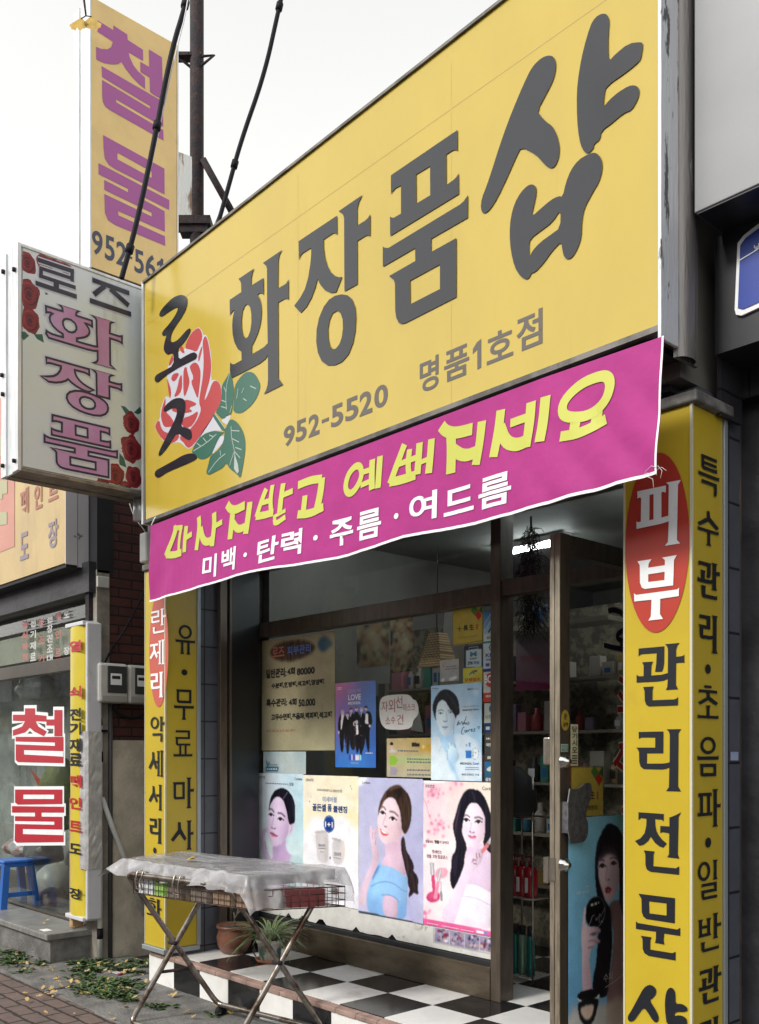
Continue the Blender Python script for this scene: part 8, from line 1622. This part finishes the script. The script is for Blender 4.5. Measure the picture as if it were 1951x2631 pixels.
pts = [depth_pt(u, v, 6.65) for u, v in ((592, 470), (570, 530), (540, 605))]; pipe('guy_wire', pts, .003, mat('pale_wire', (.4, .4, .42)), 'thin pale wire beside the cable behind the signboard', 'wire')
gd = 3.2; t = thing('ginkgo_twig', depth_pt(222, 40, gd), 'ginkgo twig with two yellow leaves hanging into the sky at the top', 'twig')
b_ = MB(); b_.tube([depth_pt(-500, -1500, gd), depth_pt(120, -600, gd), depth_pt(205, -160, gd), depth_pt(216, 0, gd), depth_pt(221, 40, gd)], [.03, .018, .008, .004, .003], 6); b_.tube([depth_pt(221, 40, gd), depth_pt(208, 48, gd)], .0018, 5); b_.tube([depth_pt(221, 40, gd), depth_pt(235, 42, gd)], .0018, 5); b_.build('stem', mat('twig_bark', (.05, .04, .03), rough=.8), t)
M_GINK = mat('ginkgo_yellow', (0.55, 0.36, 0.05), rough=.5, var=.2, vscale=30)
def ginkgo_pts(u, v, w, h, fl):
    o = []
    for i in range(15):
        a = -1.15 + 2.3 * i / 14; n_ = 1 - (.22 if i == 7 else 0) + .05 * math.sin(i * 2.3); o.append((u + (-10 if u < 220 else 10) * math.cos(a) + fl * w * .62 * math.sin(a) * n_, v + h * (.25 + .75 * math.cos(a)) * n_))
    return [(u, v)] + o
for u, v, w, h, fl in ((208, 44, 44, 34, 1), (232, 42, 44, 34, 1)):
    p2 = ginkgo_pts(u, v, w, h, fl); b_ = MB(); vs = [depth_pt(a, b, gd) for a, b in p2]; b_.add(vs, [(0, i, i + 1) for i in range(1, len(vs) - 1)]); b_.build('leaf', M_GINK, t)

# ================================================================ neighbour on the right
nb = thing('grey_neighbour_building', (-1.0, 3.4, 0), 'dark neighbouring shopfront with a pale grey upper panel at the right edge', 'building')
pzb = onY(1786, 547, 3.2).z
b_ = MB(); b_.box(-1.80, 4, 3.2, 3.395, pzb, 7.5, .004); b_.build('upper_panel', mat('satin_grey_panel', (0.20, 0.205, 0.215), rough=.4, metal=.3, var=.06, vscale=1.2), nb)
b_ = MB(); b_.box(-1.79, 4, 3.205, 3.60, pzb - .006, pzb - .0005); b_.build('soffit', M_BLACKPANEL, nb)
f0 = onY(1838, 912, 3.40)
b_ = MB(); b_.box(f0.x, 4, 3.40, 3.62, f0.z, pzb - .007); fz_ = b_.build('fascia', M_BLACKPANEL, nb)
b_ = MB(); b_.box(-1.86, 4, 3.62, 3.9, 3.0, 7.4); b_.box(-1.845, f0.x - .002, 3.45, 3.618, 2.9, pzb - .01); b_.build('dark_stone_band', tex_mat('dark_stone_band', 'brick', 'XZ', (.03, .031, .036), (.024, .025, .03), (.008, .008, .009), bw=.9, rh=.3, mortar=.006, rough=.5, offset=0, var=.3), nb)
b_ = MB(); b_.box(-1.862, 4, 3.735, 3.95, 0, 3.0); b_.build('grey_wall', tex_mat('blue_grey_wall', 'brick', 'XZ', (.095, .105, .135), (.085, .095, .12), (.03, .032, .038), bw=.5, rh=.5, mortar=.006, rough=.6, offset=0, var=.2), nb)
b_ = MB(); b_.box(-1.90, -1.872, 3.693, 3.733, 0, 3.05, .004); b_.build('steel_post', mat('rusty_dark_post', (.035, .033, .032), rough=.5, col2=(.10, .065, .04), vscale=9, vstretch=(2, 2, .3), lo=.35, hi=.45), nb)
PFs = Plane('Y', 3.40); b_ = MB(); out = [PFs.ab(*q) for q in Z(1000, 0, .57567, [(1550, 1385), (1563, 1090), (1590, 1055), (1680, 985), (1760, 930), (1760, 1330), (1580, 1412), (1556, 1408)])]
b_.prism(PFs, out, .001, .012); b_.build('sign_border', M_WHITE, nb)
b_ = MB(); px_poly(b_, PFs, Z(1000, 0, .57567, [(1566, 1380), (1577, 1100), (1600, 1068), (1690, 1002), (1760, 950), (1760, 1310), (1590, 1385)]), .015); b_.build('blue_sign', mat('blue_sign_film', (0.015, 0.045, 0.30), rough=.35), nb)
b_ = MB(); px_poly(b_, PFs, Z(1000, 0, .57567, [(1572, 1168), (1760, 1055), (1760, 1060), (1572, 1173)]), .018); (u0, v0), (u1, v1) = Z(1000, 0, .57567, [(1640, 1090), (1668, 1128)]); px_text(b_, '낮', PFs, u0, v0, u1, v1, .018, .02); b_.build('lettering', M_WHITE, nb)
b_ = MB(); PSt = Plane('X', -1.875); a0, b0, a1, b1 = PSt.box(1876, 1932, 1896, 1954); b_.sheet(PSt, [(a0, b0), (a1, b0), (a1, b1), (a0, b1)], .003); o = b_.build('notice_sticker', mat('blue_white_sticker', (.35, .42, .62), rough=.4), None, loc=(-1.87, a0, b0)); tag(o, 'tiny blue and white sticker on the grey pillar tiles at the right', 'sticker')
letter_child(o, PSt, [('금연', (a0 + .006, b0 + .03, a1 - .006, b1 - .006))], M_PNAVY, .005)

# ================================================================ folding goods stand under a plastic sheet
FL, FR, BR_, BL_ = Vector((-5.30, 2.745, 0)), Vector((-4.12, 2.84, 0)), Vector((-4.06, 3.45, 0)), Vector((-5.36, 3.24, 0))
Pl, Pr = onZ(326, 2246, .89), onZ(586, 2279, .89)
ax = (Pr - Pl).normalized(); ac = Vector((.418, .908, 0))
W_ = .53
st_ = thing('folding_stand', ((Pl.x + Pr.x) / 2, (Pl.y + Pr.y) / 2 + .25, 0), 'folding stand of rusty crossed pipes on the pavement before the shop', 'stand')
M_PIPE = mat('rusty_chrome_pipe', (0.30, 0.275, 0.245), rough=.3, metal=.85, col2=(0.085, 0.05, 0.035), vscale=7, lo=.40, hi=.55, rvar=.1)
def frame(t0, b0_, z_top, z_bot):
    """U frame: top rail at across-offset t0, legs splaying to b0_, floor bar"""
    r = .0165; o = []
    A_, B_ = Pl + ac * t0, Pr + ac * t0; A_.z = B_.z = z_top
    C_, D_ = Pl + ac * b0_, Pr + ac * b0_; C_.z = D_.z = z_bot
    def rc(a, c, b, q=.05):
        u, v = (a - c).normalized(), (b - c).normalized(); return [c + u * q, c + u * q * .45 + v * q * .12, c + u * q * .12 + v * q * .45, c + v * q]
    pts = rc(D_, C_, A_) + rc(C_, A_, B_) + rc(A_, B_, D_) + rc(B_, D_, C_)
    b_ = MB(); b_.tube(pts, r, 10, True); return b_
frame(0, W_, .89, .085).build('crossed_frame', M_PIPE, st_); frame(W_, .02, .89, .018).build('crossed_frame', M_PIPE, st_)
for e, s in ((Pl, 1), (Pr, -1)):
    b_ = MB(); c = e + ac * (W_ * .5) + Vector((0, 0, .45)); c.z = .47; b_.tube([c - ax * .03, c + ax * .03], .013, 8); b_.build('pivot_bolt', M_RUST, st_)
b_ = MB(); lk = Pl + ac * (W_ * .33); lk.z = .30; lk2 = Pl + ac * (W_ * .68); lk2.z = .31; b_.tube([lk, lk2], .010, 6); b_.build('link_bar', M_RUST, st_)
b_ = MB(); c = Pl + ac * W_; c.z = .036; b_.tube([c + ac * .02 - ax * .015, c + ac * .02 + ax * .015], .035, 14); b_.build('caster', M_CABLE, st_)
# wire basket
bk = thing('wire_basket', ((Pl.x + Pr.x) / 2, (Pl.y + Pr.y) / 2 + .25, .78), 'shallow wire basket hooked on the folding stand', 'basket')
M_WIRE = mat('rusty_wire', (.09, .06, .05), rough=.5, metal=.6, var=.4, vscale=20)
o0, e_ = Pl + ax * .03 + ac * .02, ax * ((Pr - Pl).length + .14); c_ = ac * (W_ - .04); zt2, zb3 = .885, .78
o0.z = 0
cor_ = [o0, o0 + e_, o0 + e_ + c_, o0 + c_]
for nm, segs in (('front_mesh', (0, 1)), ('end_mesh', (1, 2)), ('rear_mesh', (2, 3)), ('end_mesh', (3, 0))):
    a, b = cor_[segs[0]], cor_[segs[1]]; b_ = MB(); n_ = int((b - a).length / .045)
    for z in (zb3, zb3 + .035, zb3 + .07, zt2): b_.tube([a + Vector((0, 0, z)), b + Vector((0, 0, z))], .0035 if z in (zb3, zt2) else .0022, 5)
    for k in range(n_ + 1): p = a + (b - a) * k / n_; b_.tube([p + Vector((0, 0, zb3)), p + Vector((0, 0, zt2))], .0022, 5)
    b_.build(nm, M_WIRE, bk)
b_ = MB(); n_ = int(e_.length / .05)
for k in range(n_ + 1): p = o0 + e_ * k / n_; b_.tube([p + Vector((0, 0, zb3)), p + c_ + Vector((0, 0, zb3))], .0022, 5)
b_.build('bottom_mesh', M_WIRE, bk)
for f in (.14, .52):
    p = Pl + ax * (Pr - Pl).length * f; b_ = MB(); b_.tube([p + Vector((0, 0, -.06)) + ax * s_ + ac * y_ for s_, y_, in ()] or [p + ac * .02 + Vector((0, 0, -.02)), p + ac * .015 + Vector((0, 0, .03)), p - ac * .012 + Vector((0, 0, .028)), p - ac * .026 + Vector((0, 0, -.03)), p - ac * .02 + Vector((0, 0, -.075)), p - ac * .005 + ax * .03 + Vector((0, 0, -.08)), p - ac * .024 + ax * .045 + Vector((0, 0, -.03)), p - ac * .012 + ax * .05 + Vector((0, 0, .028)), p + ac * .02 + ax * .05 + Vector((0, 0, .02))], .005, 6); b_.build('hook', M_STEEL, bk)
# goods in the basket
def goods(f0, f1, g0, g1, h, m, label):
    a = o0 + ax * (e_.length * f0) + ac * (c_.length * g0) + Vector((0, 0, zb3 + .004)); ex = ax * (e_.length * (f1 - f0) / 2); ey = ac * (c_.length * (g1 - g0) / 2); ez = Vector((0, 0, h / 2))
    b_ = MB(); b_.obox(a + ex + ey + ez, ex, ey, ez); o = b_.build('goods_carton', m, None, loc=a + ex + ey); tag(o, label, 'carton', 'cartons in the wire basket'); return o
M_C1 = mat('white_carton', (.6, .63, .66), rough=.5); M_C2 = mat('green_carton', (.25, .45, .10), rough=.5); M_C3 = mat('maroon_carton', (.17, .03, .035), rough=.5); M_C4 = mat('kraft_carton', (.27, .18, .12), rough=.7); M_C5 = mat('grey_brown_carton', (.16, .13, .11), rough=.7)
goods(.02, .075, .03, .3, .085, M_C1, 'white carton at the left end of the basket front'); goods(.08, .15, .03, .3, .082, M_C1, 'white carton second from the left in the basket front'); goods(.17, .25, .03, .25, .10, M_C2, 'green carton in the basket front'); goods(.16, .27, .28, .6, .06, M_C3, 'maroon carton behind the green one in the basket'); goods(.28, .40, .03, .5, .07, M_C5, 'grey brown carton in the middle of the basket front'); goods(.48, .62, .03, .4, .09, M_C5, 'dark grey brown carton right of the middle of the basket'); goods(.66, .80, .03, .3, .088, M_C4, 'kraft carton near the right front corner of the basket'); goods(.84, .985, .03, .33, .09, M_C4, 'kraft carton at the right front corner of the basket'); goods(.84, .985, .36, .80, .092, M_C3, 'dark red carton along the right end of the basket')
# covered tray: slab under a crumpled clear sheet
def quad_pt(s, t): return FL * (1 - s) * (1 - t) + FR * s * (1 - t) + BR_ * s * t + BL_ * (1 - s) * t
tr = MB(); vs = []
for z in (.897, .955): vs += [quad_pt(s, t) + Vector((0, 0, z)) for s, t in ((.03, .05), (.97, .05), (.97, .95), (.03, .95))]
tr.add(vs, [(3, 2, 1, 0), (4, 5, 6, 7), (0, 1, 5, 4), (1, 2, 6, 5), (2, 3, 7, 6), (3, 0, 4, 7)])
tag(tr.build('goods_tray', mat('grey_tray', (.27, .265, .28), rough=.5, col2=(.15, .14, .15), vscale=6, lo=.4, hi=.6), None, loc=quad_pt(.5, .5) + Vector((0, 0, .9))), 'shallow grey goods tray under the clear sheet on the stand', 'tray')
NS, NT_ = 150, 80; sv = []
rs_ = random.Random(3)
CR = [(rs_.random(), rs_.random(), rs_.uniform(0, 3.14), rs_.uniform(.10, .35), rs_.uniform(-.006, .006), rs_.uniform(.012, .03)) for _ in range(46)]
def sheet_pt(i, j):
    s, t = -.16 + 1.32 * i / NS, -.17 + 1.36 * j / NT_
    sc, tc_ = min(1.0, max(0.0, s)), min(1.0, max(0.0, t)); ds, dt = (s - sc) * 1.2, (t - tc_) * .6
    p = quad_pt(sc, tc_); d = math.hypot(ds, dt); X, Y = sc * 1.2, tc_ * .6
    z = .966 + .006 * math.sin(s * 4 + 1) * math.sin(t * 3) + .004 * noise.noise(Vector((s * 5, t * 3, 0)))
    for cx, cy, a, ln, am, wd in CR:
        ux, uy = math.cos(a), math.sin(a); rx_, ry_ = X + ds - cx * 1.2, Y + dt - cy * .6; q = rx_ * ux + ry_ * uy; w = -rx_ * uy + ry_ * ux
        if abs(q) < ln: z += am * math.exp(-(w / wd) ** 2) * (1 - (q / ln) ** 2)
    out = Vector((0, 0, 0))
    if d > 0:
        dv = ax * ds + ac * dt; dv.normalize(); left = ds < 0; k = .75 if left else .22
        per = (X if abs(dt) > abs(ds) else Y + 3); f = min(1, d / .05)
        fold = (.011 * math.sin(per * 42 + 3 * noise.noise(Vector((per * 4, 1, 0)))) + .010 * noise.noise(Vector((per * 16, d * 14, 2)))) * f
        out = dv * (d * k + fold + .012 * f); z -= d * (.55 if left else .93) + .012 * noise.noise(Vector((per * 9, 7, 0))) * f
    q = p + out; q.z = z; return q
for i in range(NS + 1):
    for j in range(NT_ + 1): sv.append(sheet_pt(i, j))
b_ = MB(); b_.add(sv, [(i * (NT_ + 1) + j, (i + 1) * (NT_ + 1) + j, (i + 1) * (NT_ + 1) + j + 1, i * (NT_ + 1) + j + 1) for i in range(NS) for j in range(NT_)], True)
m = bpy.data.materials.new('clear_plastic_sheet'); m.use_nodes = True; n_ = m.node_tree.nodes; l_ = m.node_tree.links; n_.clear()
ou = n_.new('ShaderNodeOutputMaterial'); tr_ = n_.new('ShaderNodeBsdfTransparent'); tr_.inputs[0].default_value = (.9, .9, .9, 1); pr_ = n_.new('ShaderNodeBsdfPrincipled'); pr_.inputs['Base Color'].default_value = (.62, .62, .65, 1); pr_.inputs['Roughness'].default_value = .10; pr_.inputs['Specular IOR Level'].default_value = .8
nz = n_.new('ShaderNodeTexNoise'); nz.inputs['Scale'].default_value = 4.5; nz.inputs['Detail'].default_value = 4; nz.inputs['Distortion'].default_value = 1.2; ge = n_.new('ShaderNodeNewGeometry'); l_.new(ge.outputs['Position'], nz.inputs['Vector']); mr = n_.new('ShaderNodeMapRange'); mr.inputs[1].default_value = .4; mr.inputs[2].default_value = .65; mr.inputs[3].default_value = .36; mr.inputs[4].default_value = .62; l_.new(nz.outputs['Fac'], mr.inputs[0])
n5 = n_.new('ShaderNodeTexNoise'); n5.inputs['Scale'].default_value = 9; n5.inputs['Detail'].default_value = 2; n5.inputs['Distortion'].default_value = 3.0; l_.new(ge.outputs['Position'], n5.inputs['Vector']); bp = n_.new('ShaderNodeBump'); bp.inputs['Strength'].default_value = .22; bp.inputs['Distance'].default_value = .02; l_.new(n5.outputs['Fac'], bp.inputs['Height']); l_.new(bp.outputs[0], pr_.inputs['Normal'])
mx = n_.new('ShaderNodeMixShader'); l_.new(mr.outputs[0], mx.inputs[0]); l_.new(tr_.outputs[0], mx.inputs[1]); l_.new(pr_.outputs[0], mx.inputs[2]); l_.new(mx.outputs[0], ou.inputs[0])
tag(b_.build('plastic_sheet', m, None, loc=quad_pt(.5, .5) + Vector((0, 0, 1))), 'crumpled clear plastic sheet draped over the goods stand', 'plastic sheet')

# ================================================================ pot plants on the step
def soil(c, r, z, t): b_ = MB(); b_.lathe([(r, 0), (r * .6, .008), (0, .012)], (c[0], c[1], z), 18); b_.build('soil', M_SOIL, t)
p = onZ(602, 2448, FLOOR); c = (p.x, p.y, FLOOR + .002); t = thing('clay_pot_plant', c, 'brown clay pot with a small bare bonsai stem on the step', 'pot plant')
b_ = MB(); b_.lathe([(.075, 0), (.085, .004), (.115, .06), (.122, .11), (.108, .15), (.112, .168), (.122, .175), (.122, .19), (.108, .19), (.10, .17)], c, 28); b_.build('pot', mat('brown_clay', (.16, .065, .04), rough=.45, var=.25, vscale=8), t); soil(c, .104, c[2] + .168, t)
b_ = MB(); b0_ = Vector(c) + Vector((0, 0, .17))
for br in ([(0, 0, 0), (.01, 0, .06), (-.02, .01, .11), (-.05, .0, .16)], [(.01, 0, .06), (.04, 0, .10), (.07, .01, .13)], [(-.02, .01, .11), (.01, .0, .16), (.03, 0, .19)], [(.04, 0, .10), (.03, .02, .15)]): b_.tube([b0_ + Vector(q) for q in br], [.009, .007, .005, .003][:len(br)], 6)
b_.build('stem', mat('grey_bark', (.10, .08, .06), rough=.9), t)
b_ = MB()
for k in range(60): q = b0_ + Vector((random.gauss(0, .05), random.gauss(0, .03), random.uniform(.11, .21))); d_ = Vector((random.uniform(-1, 1), random.uniform(-1, 1), random.uniform(-.3, 1))).normalized() * .018; e2 = d_.cross(Vector((0, 0, 1))).normalized() * .007; b_.add([q, q + d_ * .5 + e2, q + d_, q + d_ * .5 - e2], [(0, 1, 2, 3)])
b_.build('leaves', mat('dark_leaf', (.04, .075, .025), rough=.5), t)
p = onZ(694, 2472, FLOOR); c = (p.x, p.y, FLOOR + .002); t = thing('spider_plant', c, 'striped spider plant in a chipped white and green pot on a saucer', 'pot plant')
b_ = MB(); b_.lathe([(.075, 0), (.085, .004), (.098, .024), (.093, .026), (.08, .010)], c, 26); b_.build('saucer', mat('terracotta_saucer', (.33, .12, .06), rough=.6, var=.15), t)
b_ = MB(); b_.lathe([(.062, .008), (.066, .012), (.083, .125), (.092, .13), (.093, .152), (.085, .152), (.080, .135)], c, 28); b_.build('pot', mat('painted_pot', (.52, .50, .44), rough=.5, col2=(.06, .17, .14), vscale=6, lo=.44, hi=.5, dirt=((.25, .18, .13), 9, (1, 1, 1), .60, .66)), t); soil(c, .082, c[2] + .135, t)
b_ = MB(); pm = Plane('Y', c[1] - .092); 
for dx, dz, a in ((-.022, .075, .6), (-.035, .055, 2.4), (-.02, .045, -.4), (-.03, .09, 1.6), (-.04, .075, 3.0)):
    q0 = Vector((c[0] + dx - .03, c[1] - .083, c[2] + dz)); d_ = Vector((math.cos(a), -.05, math.sin(a))) * .022; e2 = Vector((-math.sin(a), 0, math.cos(a))) * .008; b_.add([q0 - d_, q0 + e2, q0 + d_, q0 - e2], [(0, 1, 2, 3)])
b_.build('painted_leaf', M_PBLK, t)
gb, wb = MB(), MB(); rs_ = random.Random(4)
for k in range(95):
    a = rs_.uniform(0, 6.283); l_ = rs_.uniform(.16, .34); up = rs_.uniform(.5, 1.35); base = Vector(c) + Vector((.03 * math.cos(a), .03 * math.sin(a), .145)); d_ = Vector((math.cos(a), math.sin(a), 0)); pts = []
    for q in range(8):
        f = q / 7; pts.append(base + d_ * (l_ * f * math.cos(up * (1 - f * .8))) + Vector((0, 0, l_ * (math.sin(up) * f - (.55 + .4 * (1.35 - up)) * f * f))))
    sd_ = d_.cross(Vector((0, 0, 1))); w_ = rs_.uniform(.006, .0095)
    for mb, ww, lift in ((wb, 1.0, 0), (gb, .55, .0012)):
        vs = []
        for q, pnt in enumerate(pts):
            f = q / 7; ww2 = w_ * ww * (1 - f ** 3) * (.6 + .4 * min(1, f * 4)); vs += [pnt + sd_ * ww2 + Vector((0, 0, lift)), pnt - sd_ * ww2 + Vector((0, 0, lift))]
        mb.add(vs, [(2 * q, 2 * q + 1, 2 * q + 3, 2 * q + 2) for q in range(7)], True)
lf = wb.build('leaf_blades', mat('pale_leaf_edge', (.52, .58, .34), rough=.45), t); gb.build('leaf_stripes', mat('green_leaf_stripe', (.09, .20, .05), rough=.45), lf)

# ================================================================ weeds, fallen leaves, scraps
gr = MB(); rs_ = random.Random(11)
def on_strip():
    r = rs_.random()
    if r < .5: p = onZ(rs_.uniform(185, 380), 0 + rs_.uniform(2470, 2560), .02)
    elif r < .8: u = rs_.uniform(230, 640); p = onZ(u, 2540 + (u - 230) * .17 + rs_.uniform(-14, 22), .02)
    elif r < .9: p = onZ(rs_.uniform(40, 140), rs_.uniform(2470, 2505), .02)
    else: p = onZ(rs_.uniform(0, 60), rs_.uniform(2440, 2480), .02)
    return p
for k in range(260):
    p = on_strip(); n_ = rs_.randint(7, 13)
    if noise.noise(Vector((p.x * 3, p.y * 3, 0))) < -.12: continue
    for b in range(n_):
        a = rs_.uniform(0, 6.283); l_ = rs_.uniform(.03, .085); d_ = Vector((math.cos(a), math.sin(a), rs_.uniform(.15, .9))).normalized(); s_ = d_.cross(Vector((0, 0, 1))).normalized() * l_ * .22
        q = p + Vector((rs_.gauss(0, .025), rs_.gauss(0, .025), 0)); q.z = .018; gr.add([q, q + d_ * l_ * .5 + s_, q + d_ * l_ - Vector((0, 0, l_ * .25)), q + d_ * l_ * .5 - s_], [(0, 1, 2, 3)])
tag(gr.build('weeds', mat('weed_green', (.055, .10, .03), rough=.6, var=.5, vscale=9), None, loc=(-5.6, 2.9, 0)), kind='stuff')
lv = MB()
for k in range(140):
    r = rs_.random()
    if r < .55: p = on_strip(); p += Vector((rs_.gauss(0, .08), rs_.gauss(0, .08), 0))
    elif r < .75: p = onZ(rs_.uniform(20, 230), rs_.uniform(2370, 2480), .25); p.z = .02 if not (-9.6 < p.x < -6.93 and 2.98 < p.y < 3.36) else .25
    else: p = onZ(rs_.uniform(0, 700), rs_.uniform(2470, 2630), .02)
    if p.y > 3.30 and p.x > -6.05: continue
    p.z = .262 if (-9.6 < p.x < -6.93 and 2.98 < p.y < 3.36) else .034
    w_ = rs_.uniform(.012, .036); a0 = rs_.uniform(0, 6.283); tl = Vector((rs_.uniform(-.5, .5), rs_.uniform(-.5, .5), 1)).normalized(); e1 = tl.cross(Vector((math.cos(a0), math.sin(a0), 0))).normalized(); e2 = tl.cross(e1)
    vs = [p] + [p + (e1 * math.sin(t_) + e2 * math.cos(t_)) * w_ * (1 - (.25 if i == 4 else 0)) + Vector((0, 0, .006 * abs(math.sin(3 * t_)))) for i, t_ in enumerate(np.linspace(-1.2, 1.2, 9))]
    lv.add(vs, [(0, i, i + 1) for i in range(1, 9)])
tag(lv.build('fallen_leaves', mat('fallen_leaf_yellow', (.50, .33, .10), rough=.6, col2=(.40, .30, .17), vscale=30, lo=.4, hi=.6), None, loc=(-5.8, 2.8, 0)), kind='stuff')
def one_leaf(name, p, w_, label, m=M_GINK, a0=0.6):
    b_ = MB(); vs = [p] + [p + Vector((math.sin(t_ + a0), math.cos(t_ + a0), 0)) * w_ + Vector((0, 0, .004 + .012 * abs(math.sin(2.5 * t_)))) for t_ in np.linspace(-1.2, 1.2, 11)]; b_.add(vs, [(0, i, i + 1) for i in range(1, 11)]); tag(b_.build(name, m, None, loc=p), label, 'leaf')
one_leaf('ginkgo_leaf', onZ(478, 2212, .975) + Vector((0, 0, .006)), .05, 'single yellow ginkgo leaf lying on the plastic sheet')
one_leaf('brown_leaf', onZ(1030, 2456, FLOOR + .006), .045, 'dry curled brown leaf on a black tile of the step', mat('dry_brown_leaf', (.13, .07, .03), rough=.7), 2.2)
one_leaf('ginkgo_leaf', onZ(480, 2440, FLOOR + .004), .045, 'single yellow leaf on the step beside the left pillar', a0=1.5)
b_ = MB(); p = onZ(305, 2502, .03); b_.box(p.x - .06, p.x + .03, p.y - .02, p.y + .02, .03, .036); tag(b_.build('candy_wrapper', mat('red_white_wrapper', (.5, .5, .52), rough=.3, col2=(.5, .03, .03), vscale=25, lo=.47, hi=.5), None, loc=p), 'crumpled red and white wrapper among the weeds', 'wrapper')
b_ = MB(); p = onZ(118, 2390, .25); b_.box(p.x - .05, p.x + .05, p.y - .03, p.y + .03, .248, .251); tag(b_.build('paper_scrap', M_PWHITE, None, loc=p), 'pale paper scrap on the marble step', 'paper')

# ================================================================ what the shop glass mirrors: the far side of the street
ac_ = thing('facing_building', (-16, -15, 0), 'dull dark row of shops across the street, seen only mirrored in the shop glass', 'building')
b_ = MB(); b_.box(-60, 14, -17, -15, 0, 8.5); b_.build('wall', mat('facing_wall', (.15, .14, .13), rough=.8, var=.4, vscale=.8), ac_)
for i in range(18):
    x = -58 + i * 4
    b_ = MB(); b_.box(x, x + 3.2, -14.99, -14.9, .2, 2.7); b_.build('shopfront', mat('facing_shopfront', (.14, .15, .15), rough=.3), ac_)
    b_ = MB(); b_.box(x, x + 3.3, -14.99, -14.7, 2.9, 3.7); b_.build('shop_sign', mat('facing_sign_%d' % (i % 4), ((.20, .16, .06), (.05, .09, .16), (.2, .2, .2), (.16, .04, .04))[i % 4], rough=.5), ac_)
    b_ = MB(); b_.box(x + .4, x + 2.6, -14.99, -14.93, 4.6, 6.2); b_.build('window', mat('facing_window', (.03, .035, .04), rough=.2), ac_)
